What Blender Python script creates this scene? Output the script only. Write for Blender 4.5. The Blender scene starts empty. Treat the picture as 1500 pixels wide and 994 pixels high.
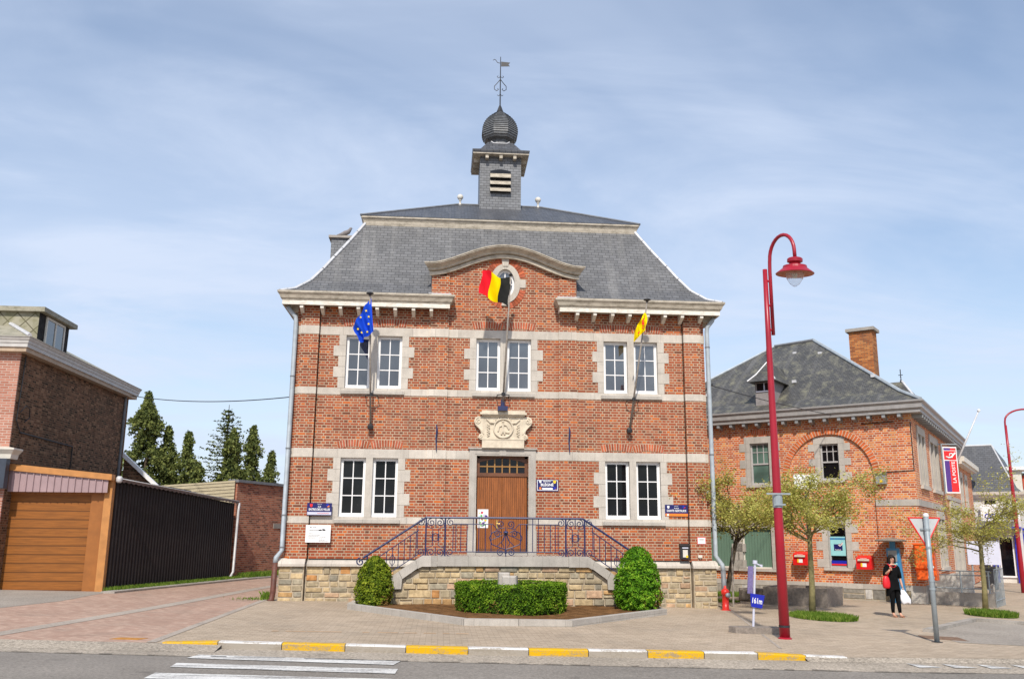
import bpy, bmesh, math, random
from mathutils import Vector, Matrix, Quaternion
random.seed(7)
R = math.radians
sc = bpy.context.scene
col = sc.collection

# ---------------------------------------------------------------- camera, sky, sun, exposure
cam_d = bpy.data.cameras.new("camera"); cam = bpy.data.objects.new("camera", cam_d); col.objects.link(cam)
cam_d.sensor_width = 36.0; cam_d.lens = 31.2; cam_d.clip_start = 0.1; cam_d.clip_end = 2000
PITCH, YAW, ROLL = R(12.3112), R(4.3876), R(0.4721)
fw = Vector((math.sin(YAW)*math.cos(PITCH), math.cos(YAW)*math.cos(PITCH), math.sin(PITCH)))
rt0 = Vector((math.cos(YAW), -math.sin(YAW), 0)); up0 = rt0.cross(fw)
rt = rt0*math.cos(ROLL) + up0*math.sin(ROLL); up = up0*math.cos(ROLL) - rt0*math.sin(ROLL)
cam.matrix_world = Matrix(((rt.x, up.x, -fw.x, -1.591), (rt.y, up.y, -fw.y, -23.65), (rt.z, up.z, -fw.z, 1.885), (0, 0, 0, 1)))
sc.camera = cam
sc.render.resolution_x = 1024; sc.render.resolution_y = 678
SUN_EL, SUN_AZ = R(46), R(189)          # the sun stands behind the photographer, a little to the left
w = bpy.data.worlds.new("World"); sc.world = w; w.use_nodes = True
nt = w.node_tree; nt.nodes.clear(); N = nt.nodes.new; L = nt.links.new
out = N('ShaderNodeOutputWorld'); bg = N('ShaderNodeBackground'); bg.inputs['Strength'].default_value = 0.132
sky = N('ShaderNodeTexSky'); sky.sky_type = 'NISHITA'; sky.sun_disc = False
sky.sun_elevation = SUN_EL; sky.sun_rotation = SUN_AZ; sky.air_density = 1.1; sky.dust_density = 1.0; sky.ozone_density = 2.0
tc = N('ShaderNodeTexCoord'); sep = N('ShaderNodeSeparateXYZ'); L(tc.outputs['Generated'], sep.inputs[0])
def wmath(op, a, b=None):
    m = N('ShaderNodeMath'); m.operation = op
    for i, v in enumerate((a, b)):
        if v is None: continue
        if isinstance(v, (int, float)): m.inputs[i].default_value = v
        else: L(v, m.inputs[i])
    return m.outputs[0]
zz = wmath('ADD', wmath('MAXIMUM', sep.outputs[2], 0.0), 0.12)
cx = wmath('DIVIDE', sep.outputs[0], zz); cy = wmath('DIVIDE', sep.outputs[1], zz)
cmb = N('ShaderNodeCombineXYZ'); L(cx, cmb.inputs[0]); L(cy, cmb.inputs[1])
def wnoise(scale, rot, sx, sy, detail, dist):
    mp = N('ShaderNodeMapping'); mp.inputs['Rotation'].default_value = (0, 0, rot); mp.inputs['Scale'].default_value = (sx, sy, 1)
    L(cmb.outputs[0], mp.inputs[0]); n = N('ShaderNodeTexNoise'); n.inputs['Scale'].default_value = scale
    n.inputs['Detail'].default_value = detail; n.inputs['Roughness'].default_value = 0.6; n.inputs['Distortion'].default_value = dist
    L(mp.outputs[0], n.inputs[0]); return n.outputs[0]
def wramp(v, p0, p1):
    r = N('ShaderNodeMapRange'); r.interpolation_type = 'SMOOTHSTEP'; L(v, r.inputs[0])
    r.inputs[1].default_value = p0; r.inputs[2].default_value = p1; return r.outputs[0]
big = wramp(wnoise(0.62, R(65), 0.8, 1.25, 5, 0.6), 0.38, 0.64)
fine = wramp(wnoise(1.15, R(-35), 0.8, 1.25, 9, 0.7), 0.38, 0.80)
cl = wmath('ADD', wmath('MULTIPLY', big, 0.34), wmath('MULTIPLY', fine, 0.50))
hz = wramp(sep.outputs[2], 0.42, 0.0)
fac = wmath('MINIMUM', wmath('ADD', wmath('ADD', cl, 0.13), wmath('MULTIPLY', hz, 0.40)), 0.93)
mixc = N('ShaderNodeMix'); mixc.data_type = 'RGBA'; L(fac, mixc.inputs['Factor']); L(sky.outputs[0], mixc.inputs['A'])
mixc.inputs['B'].default_value = (4.35, 4.95, 6.1, 1)
L(mixc.outputs['Result'], bg.inputs['Color']); L(bg.outputs[0], out.inputs[0])
sd = bpy.data.lights.new("sun", 'SUN'); sun = bpy.data.objects.new("sun", sd); col.objects.link(sun)
sd.energy = 3.5; sd.angle = R(1.6); sd.color = (1.0, 0.935, 0.84)
az = SUN_AZ - math.pi
sun.rotation_euler = Vector((math.sin(az)*math.cos(SUN_EL), math.cos(az)*math.cos(SUN_EL), -math.sin(SUN_EL))).to_track_quat('-Z', 'Y').to_euler()
sun.location = (-5, -30, 40)
sc.view_settings.view_transform = 'Standard'; sc.view_settings.look = 'None'; sc.view_settings.exposure = 0.31; sc.view_settings.gamma = 1

# ---------------------------------------------------------------- mesh helpers
def V(*a): return Vector(a)
class MB:
    """collects faces; build() links them as ONE mesh object"""
    def __init__(s): s.v = []; s.f = []; s.mi = []; s.c = []; s.sm = []; s.m = 0; s.col = (1, 1, 1); s.smooth = False; s.T = None; s.usec = False
    def add(s, vs, fs):
        b = len(s.v)
        for p in vs: s.v.append(tuple(s.T @ Vector(p)) if s.T else tuple(p))
        for f in fs:
            s.f.append([b+i for i in f]); s.mi.append(s.m); s.c.append(s.col); s.sm.append(s.smooth)
        return s
    def poly(s, pts): return s.add(pts, [list(range(len(pts)))])
    def box(s, x0, x1, y0, y1, z0, z1):
        vs = [(x0,y0,z0),(x1,y0,z0),(x1,y1,z0),(x0,y1,z0),(x0,y0,z1),(x1,y0,z1),(x1,y1,z1),(x0,y1,z1)]
        return s.add(vs, [(0,3,2,1),(4,5,6,7),(0,1,5,4),(1,2,6,5),(2,3,7,6),(3,0,4,7)])
    def slab(s, pts, z0, z1):
        n = len(pts); vs = [(p[0], p[1], (p[2] if len(p) > 2 else 0)+z0) for p in pts]+[(p[0], p[1], (p[2] if len(p) > 2 else 0)+z1) for p in pts]
        return s.add(vs, [list(range(n))[::-1], list(range(n, 2*n))]+[(i, (i+1) % n, n+(i+1) % n, n+i) for i in range(n)])
    def prism(s, pts, y0, y1):
        """outline in XZ, extruded along Y"""
        n = len(pts); vs = [(p[0], y0, p[1]) for p in pts]+[(p[0], y1, p[1]) for p in pts]
        return s.add(vs, [list(range(n)), list(range(n, 2*n))[::-1]]+[((i+1) % n, i, n+i, n+(i+1) % n) for i in range(n)])
    def bevbox(s, x0, x1, y0, y1, z0, z1, b):
        """box whose front (-Y) face is chamfered"""
        vs = [(x0,y0+b,z0),(x1,y0+b,z0),(x1,y0+b,z1),(x0,y0+b,z1),(x0+b,y0,z0+b),(x1-b,y0,z0+b),(x1-b,y0,z1-b),(x0+b,y0,z1-b),(x0,y1,z0),(x1,y1,z0),(x1,y1,z1),(x0,y1,z1)]
        return s.add(vs, [(4,5,6,7),(0,1,5,4),(1,2,6,5),(2,3,7,6),(3,0,4,7),(8,9,1,0),(9,10,2,1),(10,11,3,2),(11,8,0,3)])
    def tube(s, path, r, n=8, cap=True):
        P = [Vector(p) for p in path]; rr = r if isinstance(r, (list, tuple)) else [r]*len(P)
        vs = []; fs = []; prev = None
        for i, p in enumerate(P):
            t = (P[min(i+1, len(P)-1)]-P[max(i-1, 0)])
            if t.length < 1e-9: t = Vector((0, 0, 1))
            t.normalize()
            if prev is None:
                a = Vector((0, 0, 1)) if abs(t.z) < 0.9 else Vector((1, 0, 0)); u = t.cross(a).normalized()
            else:
                u = (prev - t*prev.dot(t)); u = u.normalized() if u.length > 1e-6 else t.orthogonal().normalized()
            prev = u; vv = t.cross(u)
            for k in range(n):
                an = 2*math.pi*k/n; vs.append(p+(u*math.cos(an)+vv*math.sin(an))*rr[i])
        for i in range(len(P)-1):
            for k in range(n): fs.append((i*n+k, i*n+(k+1) % n, (i+1)*n+(k+1) % n, (i+1)*n+k))
        if cap: fs.append(tuple(range(n))[::-1]); fs.append(tuple((len(P)-1)*n+k for k in range(n)))
        return s.add(vs, fs)
    def lathe(s, prof, n=16, c=(0, 0, 0), ph=0.0, sx=1, sy=1):
        vs = []; fs = []
        for r, z in prof:
            for k in range(n):
                a = 2*math.pi*k/n+ph; vs.append((c[0]+r*sx*math.cos(a), c[1]+r*sy*math.sin(a), c[2]+z))
        for i in range(len(prof)-1):
            for k in range(n): fs.append((i*n+k, i*n+(k+1) % n, (i+1)*n+(k+1) % n, (i+1)*n+k))
        fs.append(tuple(range(n))[::-1]); fs.append(tuple((len(prof)-1)*n+k for k in range(n)))
        return s.add(vs, fs)
    def loft(s, rings, close=True, caps=True):
        n = len(rings[0]); vs = [p for r in rings for p in r]; fs = []
        for i in range(len(rings)-1):
            for k in range(n if close else n-1): fs.append((i*n+k, i*n+(k+1) % n, (i+1)*n+(k+1) % n, (i+1)*n+k))
        if caps and close: fs.append(tuple(range(n))[::-1]); fs.append(tuple((len(rings)-1)*n+k for k in range(n)))
        return s.add(vs, fs)
    def build(s, name, mats, parent=None, loc=None, rotz=None, fix=True):
        me = bpy.data.meshes.new(name); me.from_pydata(s.v, [], s.f)
        mats = mats if isinstance(mats, (list, tuple)) else [mats]
        for m in mats: me.materials.append(m)
        me.polygons.foreach_set('material_index', s.mi); me.polygons.foreach_set('use_smooth', s.sm)
        if s.usec:
            ca = me.color_attributes.new('tone', 'FLOAT_COLOR', 'CORNER'); buf = []
            for p in me.polygons:
                c = s.c[p.index]
                for _ in p.loop_indices: buf.extend((c[0], c[1], c[2], 1.0))
            ca.data.foreach_set('color', buf)
        if fix:
            bm = bmesh.new(); bm.from_mesh(me); bmesh.ops.recalc_face_normals(bm, faces=bm.faces); bm.to_mesh(me); bm.free()
        me.update()
        o = bpy.data.objects.new(name, me); col.objects.link(o)
        if parent: o.parent = parent
        if loc: o.location = loc
        if rotz is not None: o.rotation_euler = (0, 0, rotz)
        return o
def tag(o, label, cat, group=None):
    o['label'] = label; o['category'] = cat
    if group: o['group'] = group
    return o
def thing(name, label, cat, loc=(0, 0, 0), rotz=0, group=None):
    o = bpy.data.objects.new(name, None); col.objects.link(o); o.location = loc; o.rotation_euler = (0, 0, rotz); o.empty_display_size = 0.2
    return tag(o, label, cat, group)
def struct(o, kind='structure'): o['kind'] = kind; return o
def lab(o, label): o['label'] = label; return o
def copy_tree(o, parent=None):
    c = o.copy(); col.objects.link(c)
    if parent: c.parent = parent
    for ch in [q for q in bpy.data.objects if q.parent == o]: copy_tree(ch, c)
    return c
def G(x, y=0): return 0.11-0.0149*max(-40, min(40, x))
def text(s, size, mat, parent, loc, name='lettering', rot=(math.pi/2, 0, 0), align='CENTER', sx=1.0, ext=0.001, bold=0.0):
    cu = bpy.data.curves.new(name, 'FONT'); cu.body = s; cu.size = size; cu.align_x = align; cu.align_y = 'CENTER'; cu.extrude = ext; cu.offset = bold; cu.resolution_u = 3
    t = bpy.data.objects.new('tmp', cu); col.objects.link(t)
    me = bpy.data.meshes.new_from_object(t.evaluated_get(bpy.context.evaluated_depsgraph_get()))
    bpy.data.objects.remove(t); me.materials.clear(); me.materials.append(mat); me.name = name
    o = bpy.data.objects.new(name, me); col.objects.link(o); o.parent = parent; o.location = loc; o.rotation_euler = rot; o.scale = (sx, 1, 1)
    return o

# ---------------------------------------------------------------- materials
class NB:
    def __init__(s, name):
        s.mat = bpy.data.materials.new(name); s.mat.use_nodes = True; s.t = s.mat.node_tree; s.b = s.t.nodes['Principled BSDF']
    def n(s, t, **k):
        q = s.t.nodes.new(t)
        for a, b in k.items(): setattr(q, a, b)
        return q
    def l(s, a, b): s.t.links.new(a, b)
    def math(s, op, a, b=None, clamp=False):
        m = s.n('ShaderNodeMath', operation=op, use_clamp=clamp)
        for i, v in enumerate((a, b)):
            if v is None: continue
            if isinstance(v, (int, float)): m.inputs[i].default_value = v
            else: s.l(v, m.inputs[i])
        return m.outputs[0]
    def noise(s, scale, detail=4, vec=None, rough=0.55, sc3=None):
        q = s.n('ShaderNodeTexNoise'); q.inputs['Scale'].default_value = scale; q.inputs['Detail'].default_value = detail; q.inputs['Roughness'].default_value = rough
        if vec is None: vec = s.obj()
        if sc3:
            mp = s.n('ShaderNodeMapping'); mp.inputs['Scale'].default_value = sc3; s.l(vec, mp.inputs[0]); vec = mp.outputs[0]
        s.l(vec, q.inputs['Vector']); return q.outputs[0]
    def obj(s):
        if not hasattr(s, 'tc'): s.tc = s.n('ShaderNodeTexCoord')
        return s.tc.outputs['Object']
    def box(s):
        """wall mapping: (along the wall, height); low slopes use (x, y)"""
        s.obj(); a = s.n('ShaderNodeSeparateXYZ'); s.l(s.tc.outputs['Object'], a.inputs[0]); b = s.n('ShaderNodeSeparateXYZ'); s.l(s.tc.outputs['Normal'], b.inputs[0])
        ax, ay, az_ = [s.math('ABSOLUTE', b.outputs[i]) for i in range(3)]
        side = s.math('GREATER_THAN', ax, ay); flat = s.math('GREATER_THAN', az_, 0.86)
        def mixf(f, p, q):
            m = s.n('ShaderNodeMix'); s.l(f, m.inputs[0]); s.l(p, m.inputs[2]); s.l(q, m.inputs[3]); return m.outputs[0]
        u = mixf(side, a.outputs[0], a.outputs[1]); other = mixf(side, a.outputs[1], a.outputs[0]); vv = mixf(flat, a.outputs[2], other)
        c = s.n('ShaderNodeCombineXYZ'); s.l(u, c.inputs[0]); s.l(vv, c.inputs[1]); return c.outputs[0]
    def ramp(s, fac, stops, interp='LINEAR'):
        r = s.n('ShaderNodeValToRGB'); r.color_ramp.interpolation = interp; e = r.color_ramp.elements
        while len(e) < len(stops): e.new(0.5)
        for i, (p, c) in enumerate(stops): e[i].position = p; e[i].color = (c[0], c[1], c[2], 1)
        s.l(fac, r.inputs[0]); return r.outputs[0]
    def mix(s, fac, a, b, mode='MIX'):
        m = s.n('ShaderNodeMix', data_type='RGBA', blend_type=mode)
        for sock, v in ((m.inputs['Factor'], fac), (m.inputs['A'], a), (m.inputs['B'], b)):
            if isinstance(v, (int, float)): sock.default_value = v
            elif isinstance(v, (tuple, list)): sock.default_value = (v[0], v[1], v[2], 1)
            else: s.l(v, sock)
        return m.outputs['Result']
    def maprange(s, v, a, b, c=0.0, d=1.0):
        r = s.n('ShaderNodeMapRange'); s.l(v, r.inputs[0])
        for i, x in enumerate((a, b, c, d)): r.inputs[i+1].default_value = x
        return r.outputs[0]
    def bump(s, h, strength=0.3, dist=0.01):
        b = s.n('ShaderNodeBump'); b.inputs['Strength'].default_value = strength; b.inputs['Distance'].default_value = dist; s.l(h, b.inputs['Height']); s.l(b.outputs[0], s.b.inputs['Normal'])
    def fin(s, colr, rough=0.6, metal=0.0, spec=0.5):
        if isinstance(colr, (tuple, list)): s.b.inputs['Base Color'].default_value = (*colr[:3], 1)
        else: s.l(colr, s.b.inputs['Base Color'])
        if isinstance(rough, (int, float)): s.b.inputs['Roughness'].default_value = rough
        else: s.l(rough, s.b.inputs['Roughness'])
        s.b.inputs['Metallic'].default_value = metal; s.b.inputs['Specular IOR Level'].default_value = min(spec, 0.08) if isinstance(rough, float) and rough >= 0.7 else spec
        return s.mat
def sc_(c, k): return tuple(x*k for x in c)
def plain(name, c, rough=0.55, var=0.18, scale=6.0, metal=0.0, bump=0.0, spec=0.5, fine=0.0):
    b = NB(name); n = b.noise(scale, 5); k = b.maprange(n, 0.3, 0.7, 1-var, 1+var)
    if fine: k = b.math('MULTIPLY', k, b.maprange(b.noise(scale*14, 3), 0.3, 0.7, 1-fine, 1+fine))
    c2 = b.mix(1.0, c, k, 'MULTIPLY')
    if bump: b.bump(b.noise(scale*8, 4), bump)
    return b.fin(c2, rough, metal, spec)
def brick(name, stops, mortar, bw=0.225, bh=0.0713, ms=0.0085, english=True, dirt=0.25, bumpk=0.5, dirtcol=(0.12, 0.09, 0.07), streak=1.0):
    b = NB(name); vec = b.box()
    t = b.n('ShaderNodeTexBrick'); b.l(vec, t.inputs['Vector']); t.inputs['Scale'].default_value = 1; t.inputs['Brick Width'].default_value = bw; t.inputs['Row Height'].default_value = bh
    t.inputs['Mortar Size'].default_value = ms; t.inputs['Mortar Smooth'].default_value = 0.12; t.inputs['Bias'].default_value = 0
    t.inputs['Color1'].default_value = (0, 0, 0, 1); t.inputs['Color2'].default_value = (1, 1, 1, 1); t.inputs['Mortar'].default_value = (0.5, 0.5, 0.5, 1)
    t.offset = 0.5; t.offset_frequency = 2
    if english: t.squash = 0.5; t.squash_frequency = 2
    c = b.ramp(t.outputs['Color'], stops)
    big = b.noise(0.55, 4, vec); c = b.mix(b.maprange(big, 0.4, 0.7, 0.0, dirt), c, dirtcol)
    fine = b.noise(60, 3, vec); c = b.mix(1.0, c, b.maprange(fine, 0.3, 0.7, 0.8, 1.18), 'MULTIPLY')
    m = b.mix(b.maprange(b.noise(1.3, 5, vec), 0.35, 0.7), mortar, sc_(mortar, 0.72))
    c = b.mix(t.outputs['Fac'], c, m)
    run = b.noise(2.6, 5, vec, 0.6, (1.6, 0.14, 1)); c = b.mix(b.maprange(run, 0.55, 0.74, 0, 0.34*streak), c, sc_(dirtcol, 0.9))
    pale = b.noise(0.9, 6, vec, 0.7); c = b.mix(b.maprange(pale, 0.58, 0.72, 0, 0.22*streak), c, mortar)
    h = b.math('SUBTRACT', b.math('MULTIPLY', fine, 0.25), t.outputs['Fac']); b.bump(h, bumpk, 0.006)
    return b.fin(c, 0.85, 0, 0.25)
M = {}
M['brick'] = brick('town_hall_brick', [(0.0, (0.15, 0.045, 0.025)), (0.12, (0.24, 0.062, 0.032)), (0.5, (0.36, 0.083, 0.036)), (0.78, (0.33, 0.11, 0.06)), (1.0, (0.54, 0.13, 0.03))], (0.50, 0.405, 0.285), ms=0.0088)
M['brick_post'] = brick('post_office_brick', [(0.0, (0.36, 0.075, 0.03)), (0.3, (0.54, 0.115, 0.035)), (0.65, (0.66, 0.175, 0.05)), (1.0, (0.74, 0.30, 0.09))], (0.66, 0.52, 0.39), ms=0.0105, dirt=0.12)
M['brick_brown'] = brick('brown_weathered_brick', [(0.0, (0.035, 0.02, 0.013)), (0.35, (0.14, 0.07, 0.042)), (0.7, (0.21, 0.1, 0.058)), (1.0, (0.34, 0.19, 0.11))], (0.24, 0.17, 0.11), bw=0.21, bh=0.066, ms=0.009, english=True, dirt=0.35, dirtcol=(0.03, 0.022, 0.018))
M['brick_pink'] = brick('pale_red_brick', [(0.0, (0.38, 0.15, 0.1)), (1.0, (0.52, 0.24, 0.17))], (0.55, 0.45, 0.38), english=False)
M['brick_low'] = brick('low_wall_brick', [(0.0, (0.2, 0.07, 0.045)), (0.5, (0.44, 0.14, 0.08)), (1.0, (0.58, 0.23, 0.13))], (0.46, 0.37, 0.29), ms=0.007, english=False, dirt=0.35)
M['brick_soot'] = brick('chimney_brick', [(0.0, (0.3, 0.09, 0.03)), (0.5, (0.5, 0.17, 0.05)), (1.0, (0.6, 0.25, 0.08))], (0.22, 0.15, 0.1), ms=0.009, english=False, dirt=0.5)
def vcolmat(name, rough=0.85, var=0.25, scale=9.0, bump=0.5, spec=0.3):
    b = NB(name); a = b.n('ShaderNodeVertexColor', layer_name='tone')
    c = b.mix(1.0, a.outputs[0], b.maprange(b.noise(scale, 6), 0.3, 0.7, 1-var, 1+var), 'MULTIPLY')
    b.bump(b.noise(scale*4, 5), bump, 0.01)
    return b.fin(c, rough, 0, spec)
M['rubble'] = vcolmat('rubble_stone', var=0.3)
M['voussoir'] = vcolmat('arch_brick', var=0.2)
M['kerb'] = None
def stone(name, c, joint=0.62, var=0.16):
    b = NB(name); vec = b.box(); t = b.n('ShaderNodeTexBrick'); b.l(vec, t.inputs['Vector']); t.inputs['Scale'].default_value = 1
    t.inputs['Brick Width'].default_value = joint; t.inputs['Row Height'].default_value = 50; t.inputs['Mortar Size'].default_value = 0.004
    t.inputs['Color1'].default_value = (*sc_(c, 0.9), 1); t.inputs['Color2'].default_value = (*sc_(c, 1.1), 1); t.inputs['Mortar'].default_value = (*sc_(c, 0.55), 1); t.offset = 0.0
    k = b.math('MULTIPLY', b.maprange(b.noise(2.2, 6, vec, 0.65), 0.3, 0.7, 1-var, 1+var), b.maprange(b.noise(40, 4, vec), 0.3, 0.7, 0.9, 1.08))
    cc = b.mix(1.0, t.outputs['Color'], k, 'MULTIPLY')
    st = b.noise(3.0, 5, vec, 0.6, (4.0, 0.5, 1)); cc = b.mix(b.maprange(st, 0.52, 0.75, 0, 0.35), cc, sc_(c, 0.5))
    b.bump(b.noise(50, 4, vec), 0.15, 0.004)
    return b.fin(cc, 0.75, 0, 0.35)
M['stone'] = stone('blue_limestone', (0.54, 0.49, 0.425))
M['stone_plain'] = stone('blue_limestone_block', (0.52, 0.475, 0.415), joint=30)
M['stone_grey'] = stone('grey_limestone', (0.44, 0.405, 0.36), joint=0.9)
M['mortar'] = plain('rubble_mortar', (0.42, 0.35, 0.255), 0.9, 0.25, 7, bump=0.3)
M['carved'] = plain('cream_carved_stone', (0.62, 0.54, 0.42), 0.8, 0.16, 7, bump=0.25, fine=0.1)
def slate(name, c, bw=0.30, bh=0.135, streak=0.35, moss=0.0, mosscol=(0.2, 0.2, 0.15)):
    b = NB(name); vec = b.box(); t = b.n('ShaderNodeTexBrick'); b.l(vec, t.inputs['Vector']); t.inputs['Scale'].default_value = 1
    t.inputs['Brick Width'].default_value = bw; t.inputs['Row Height'].default_value = bh; t.inputs['Mortar Size'].default_value = 0.0075; t.inputs['Mortar Smooth'].default_value = 0.3
    t.inputs['Color1'].default_value = (*sc_(c, 0.82), 1); t.inputs['Color2'].default_value = (*sc_(c, 1.18), 1); t.inputs['Mortar'].default_value = (*sc_(c, 0.3), 1)
    k = b.maprange(b.noise(0.8, 6, vec, 0.65), 0.3, 0.7, 0.86, 1.15)
    cc = b.mix(1.0, t.outputs['Color'], k, 'MULTIPLY')
    st = b.noise(1.7, 5, vec, 0.6, (1.6, 0.22, 1)); cc = b.mix(b.maprange(st, 0.52, 0.78, 0, streak), cc, (0.33, 0.32, 0.3))
    if moss: cc = b.mix(b.math('MULTIPLY', b.maprange(b.noise(3.0, 6, vec, 0.7), 0.5, 0.68), moss), cc, mosscol)
    b.bump(b.math('SUBTRACT', b.math('MULTIPLY', b.noise(30, 3, vec), 0.4), t.outputs['Fac']), 0.5, 0.006)
    return b.fin(cc, b.maprange(b.noise(9, 3, vec), 0.3, 0.7, 0.38, 0.6), 0, 0.5)
M['slate'] = slate('roof_slate', (0.118, 0.118, 0.121), 0.21, 0.095, 0.32)
M['slate_dark'] = slate('dark_roof_slate', (0.07, 0.074, 0.085), 0.2, 0.1, 0.2)
M['slate_tower'] = slate('tower_slate', (0.15, 0.155, 0.165), 0.19, 0.088, 0.2)
M['slate_post'] = slate('lichen_slate', (0.082, 0.079, 0.073), 0.13, 0.06, 0.4, 0.8, (0.21, 0.2, 0.14))
M['dome'] = plain('dome_slate', (0.11, 0.115, 0.12), 0.5, 0.35, 9, bump=0.2)
M['zinc'] = plain('zinc', (0.36, 0.40, 0.43), 0.6, 0.15, 5, metal=0.1)
M['zinc_light'] = plain('pale_zinc_flashing', (0.55, 0.55, 0.56), 0.5, 0.12, 8, metal=0.1)
M['lead'] = plain('lead_grey', (0.16, 0.165, 0.175), 0.5, 0.2, 6)
def weathered(name, c, c2, amt=0.55, scale=5.0, rough=0.65):
    b = NB(name); vec = b.obj(); n1 = b.noise(scale, 7, vec, 0.7, (1, 1, 2.2)); n2 = b.noise(scale*9, 4, vec, 0.6, (0.6, 1, 3))
    f = b.math('MULTIPLY', b.maprange(b.math('ADD', b.math('MULTIPLY', n1, 0.7), b.math('MULTIPLY', n2, 0.3)), 0.45, 0.68), amt, True)
    b.bump(n2, 0.2, 0.004); return b.fin(b.mix(f, c, c2), rough, 0, 0.35)
M['cornice'] = weathered('weathered_cornice_paint', (0.50, 0.445, 0.36), (0.16, 0.135, 0.095), 0.9)
M['cornice_white'] = weathered('flaking_white_paint', (0.76, 0.72, 0.64), (0.36, 0.30, 0.22), 0.8, 7)
M['white'] = plain('white_window_paint', (0.82, 0.81, 0.80), 0.35, 0.05, 5)
M['cream'] = plain('cream_paint', (0.66, 0.62, 0.54), 0.5, 0.1, 4)
M['offwhite'] = weathered('off_white_render', (0.66, 0.63, 0.57), (0.4, 0.37, 0.32), 0.4, 3)
def glass(name, c, ior, rough=0.02, wav=0.03):
    b = NB(name); b.bump(b.noise(1.6, 2), wav, 0.02); b.b.inputs['IOR'].default_value = ior
    oi = b.n('ShaderNodeObjectInfo'); c2 = b.mix(b.maprange(b.noise(1.1, 3), 0.35, 0.7), c, sc_(c, 2.4)); c2 = b.mix(1.0, c2, b.maprange(oi.outputs['Random'], 0, 1, 0.4, 2.2), 'MULTIPLY')
    return b.fin(c2, rough, 0, 0.5)
M['glass'] = glass('window_glass', (0.004, 0.0045, 0.005), 1.28)
M['glass_sky'] = glass('upper_window_glass', (0.02, 0.022, 0.025), 2.3)
M['glass_dark'] = glass('dark_glass', (0.004, 0.004, 0.005), 1.4)
M['glass_green'] = glass('green_tinted_glass', (0.05, 0.085, 0.07), 1.7)
def planks(name, c, step, axis=0, dark=0.35, rough=0.45, vert=True, k=0.5):
    b = NB(name); vec = b.obj(); sp = b.n('ShaderNodeSeparateXYZ'); b.l(vec, sp.inputs[0])
    f = b.math('FRACT', b.math('DIVIDE', sp.outputs[axis], step)); g = b.math('LESS_THAN', f, 0.14)
    gr = b.noise(3.0, 7, vec, 0.65, (9, 9, 0.6) if vert else (0.6, 9, 9))
    cc = b.mix(1.0, c, b.maprange(gr, 0.3, 0.7, 1-k, 1+k), 'MULTIPLY'); cc = b.mix(g, cc, sc_(c, dark))
    b.bump(b.math('SUBTRACT', 1.0, g), 0.6, 0.006); return b.fin(cc, rough, 0, 0.4)
M['door'] = planks('brown_door_boards', (0.27, 0.085, 0.02), 0.055)
M['door_frame'] = plain('brown_door_frame', (0.15, 0.055, 0.022), 0.45, 0.25, 4)
M['muntin_wood'] = plain('ochre_glazing_bar', (0.30, 0.15, 0.035), 0.5, 0.15)
M['iron'] = plain('dark_blue_iron', (0.02, 0.027, 0.09), 0.4, 0.2, 8)
M['black_iron'] = plain('black_iron', (0.018, 0.018, 0.02), 0.5, 0.2)
M['brass'] = plain('brass', (0.75, 0.5, 0.16), 0.3, 0.1, metal=0.9)
M['rust_pipe'] = plain('rust_brown_pipe', (0.11, 0.038, 0.024), 0.6, 0.35, 12)
M['pole_grey'] = plain('galvanised_steel', (0.30, 0.34, 0.36), 0.5, 0.1, 9, metal=0.2)
M['pole_wood'] = plain('grey_pole', (0.27, 0.235, 0.2), 0.6, 0.3, 14)
M['red'] = plain('lamp_red_paint', (0.33, 0.008, 0.022), 0.35, 0.12, 2.5)
M['red_inner'] = plain('lamp_shade_inside', (0.36, 0.11, 0.06), 0.5, 0.2)
M['post_red'] = plain('postbox_red', (0.66, 0.012, 0.012), 0.35, 0.08)
M['hydrant'] = plain('hydrant_red', (0.62, 0.022, 0.014), 0.35, 0.15, 14)
M['orange'] = plain('orange_plastic', (0.85, 0.12, 0.01), 0.4, 0.1, 5)
M['sign_blue'] = plain('enamel_blue', (0.012, 0.012, 0.11), 0.3, 0.06)
M['road_blue'] = plain('road_sign_blue', (0.01, 0.02, 0.36), 0.35, 0.06)
M['sign_white'] = plain('sign_white', (0.80, 0.80, 0.79), 0.4, 0.04)
M['sign_red'] = plain('sign_red', (0.72, 0.02, 0.02), 0.4, 0.05)
M['sign_orange'] = plain('sign_orange', (0.82, 0.22, 0.02), 0.4, 0.05)
M['sign_yellow'] = plain('sign_yellow', (0.85, 0.55, 0.02), 0.4, 0.05)
M['sign_purple'] = plain('sign_purple', (0.09, 0.035, 0.22), 0.4, 0.05)
M['sign_grey'] = plain('sign_back_grey', (0.30, 0.31, 0.31), 0.5, 0.08, metal=0.3)
M['sign_lilac'] = plain('pale_lilac_strip', (0.55, 0.56, 0.66), 0.4, 0.04)
M['ink'] = plain('ink_dark', (0.02, 0.02, 0.025), 0.6, 0.1)
M['ink_grey'] = plain('ink_grey', (0.2, 0.2, 0.2), 0.6, 0.1)
M['cyan'] = plain('pale_cyan_print', (0.30, 0.62, 0.64), 0.4, 0.06)
M['teal'] = plain('phone_box_blue', (0.05, 0.22, 0.42), 0.4, 0.12, 6)
M['green_blind'] = planks('green_slat_blind', (0.12, 0.20, 0.145), 0.10, 0, 0.7, 0.6, True, 0.12)
M['green_print'] = plain('green_print', (0.1, 0.4, 0.08), 0.5, 0.1)
M['concrete'] = plain('concrete', (0.33, 0.30, 0.265), 0.85, 0.22, 3, bump=0.3, fine=0.15)
M['granite'] = plain('planter_granite', (0.24, 0.205, 0.175), 0.8, 0.25, 16, bump=0.35, fine=0.3)
M['soil'] = plain('garden_soil', (0.14, 0.072, 0.03), 0.95, 0.45, 4, bump=0.9, fine=0.4)
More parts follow.
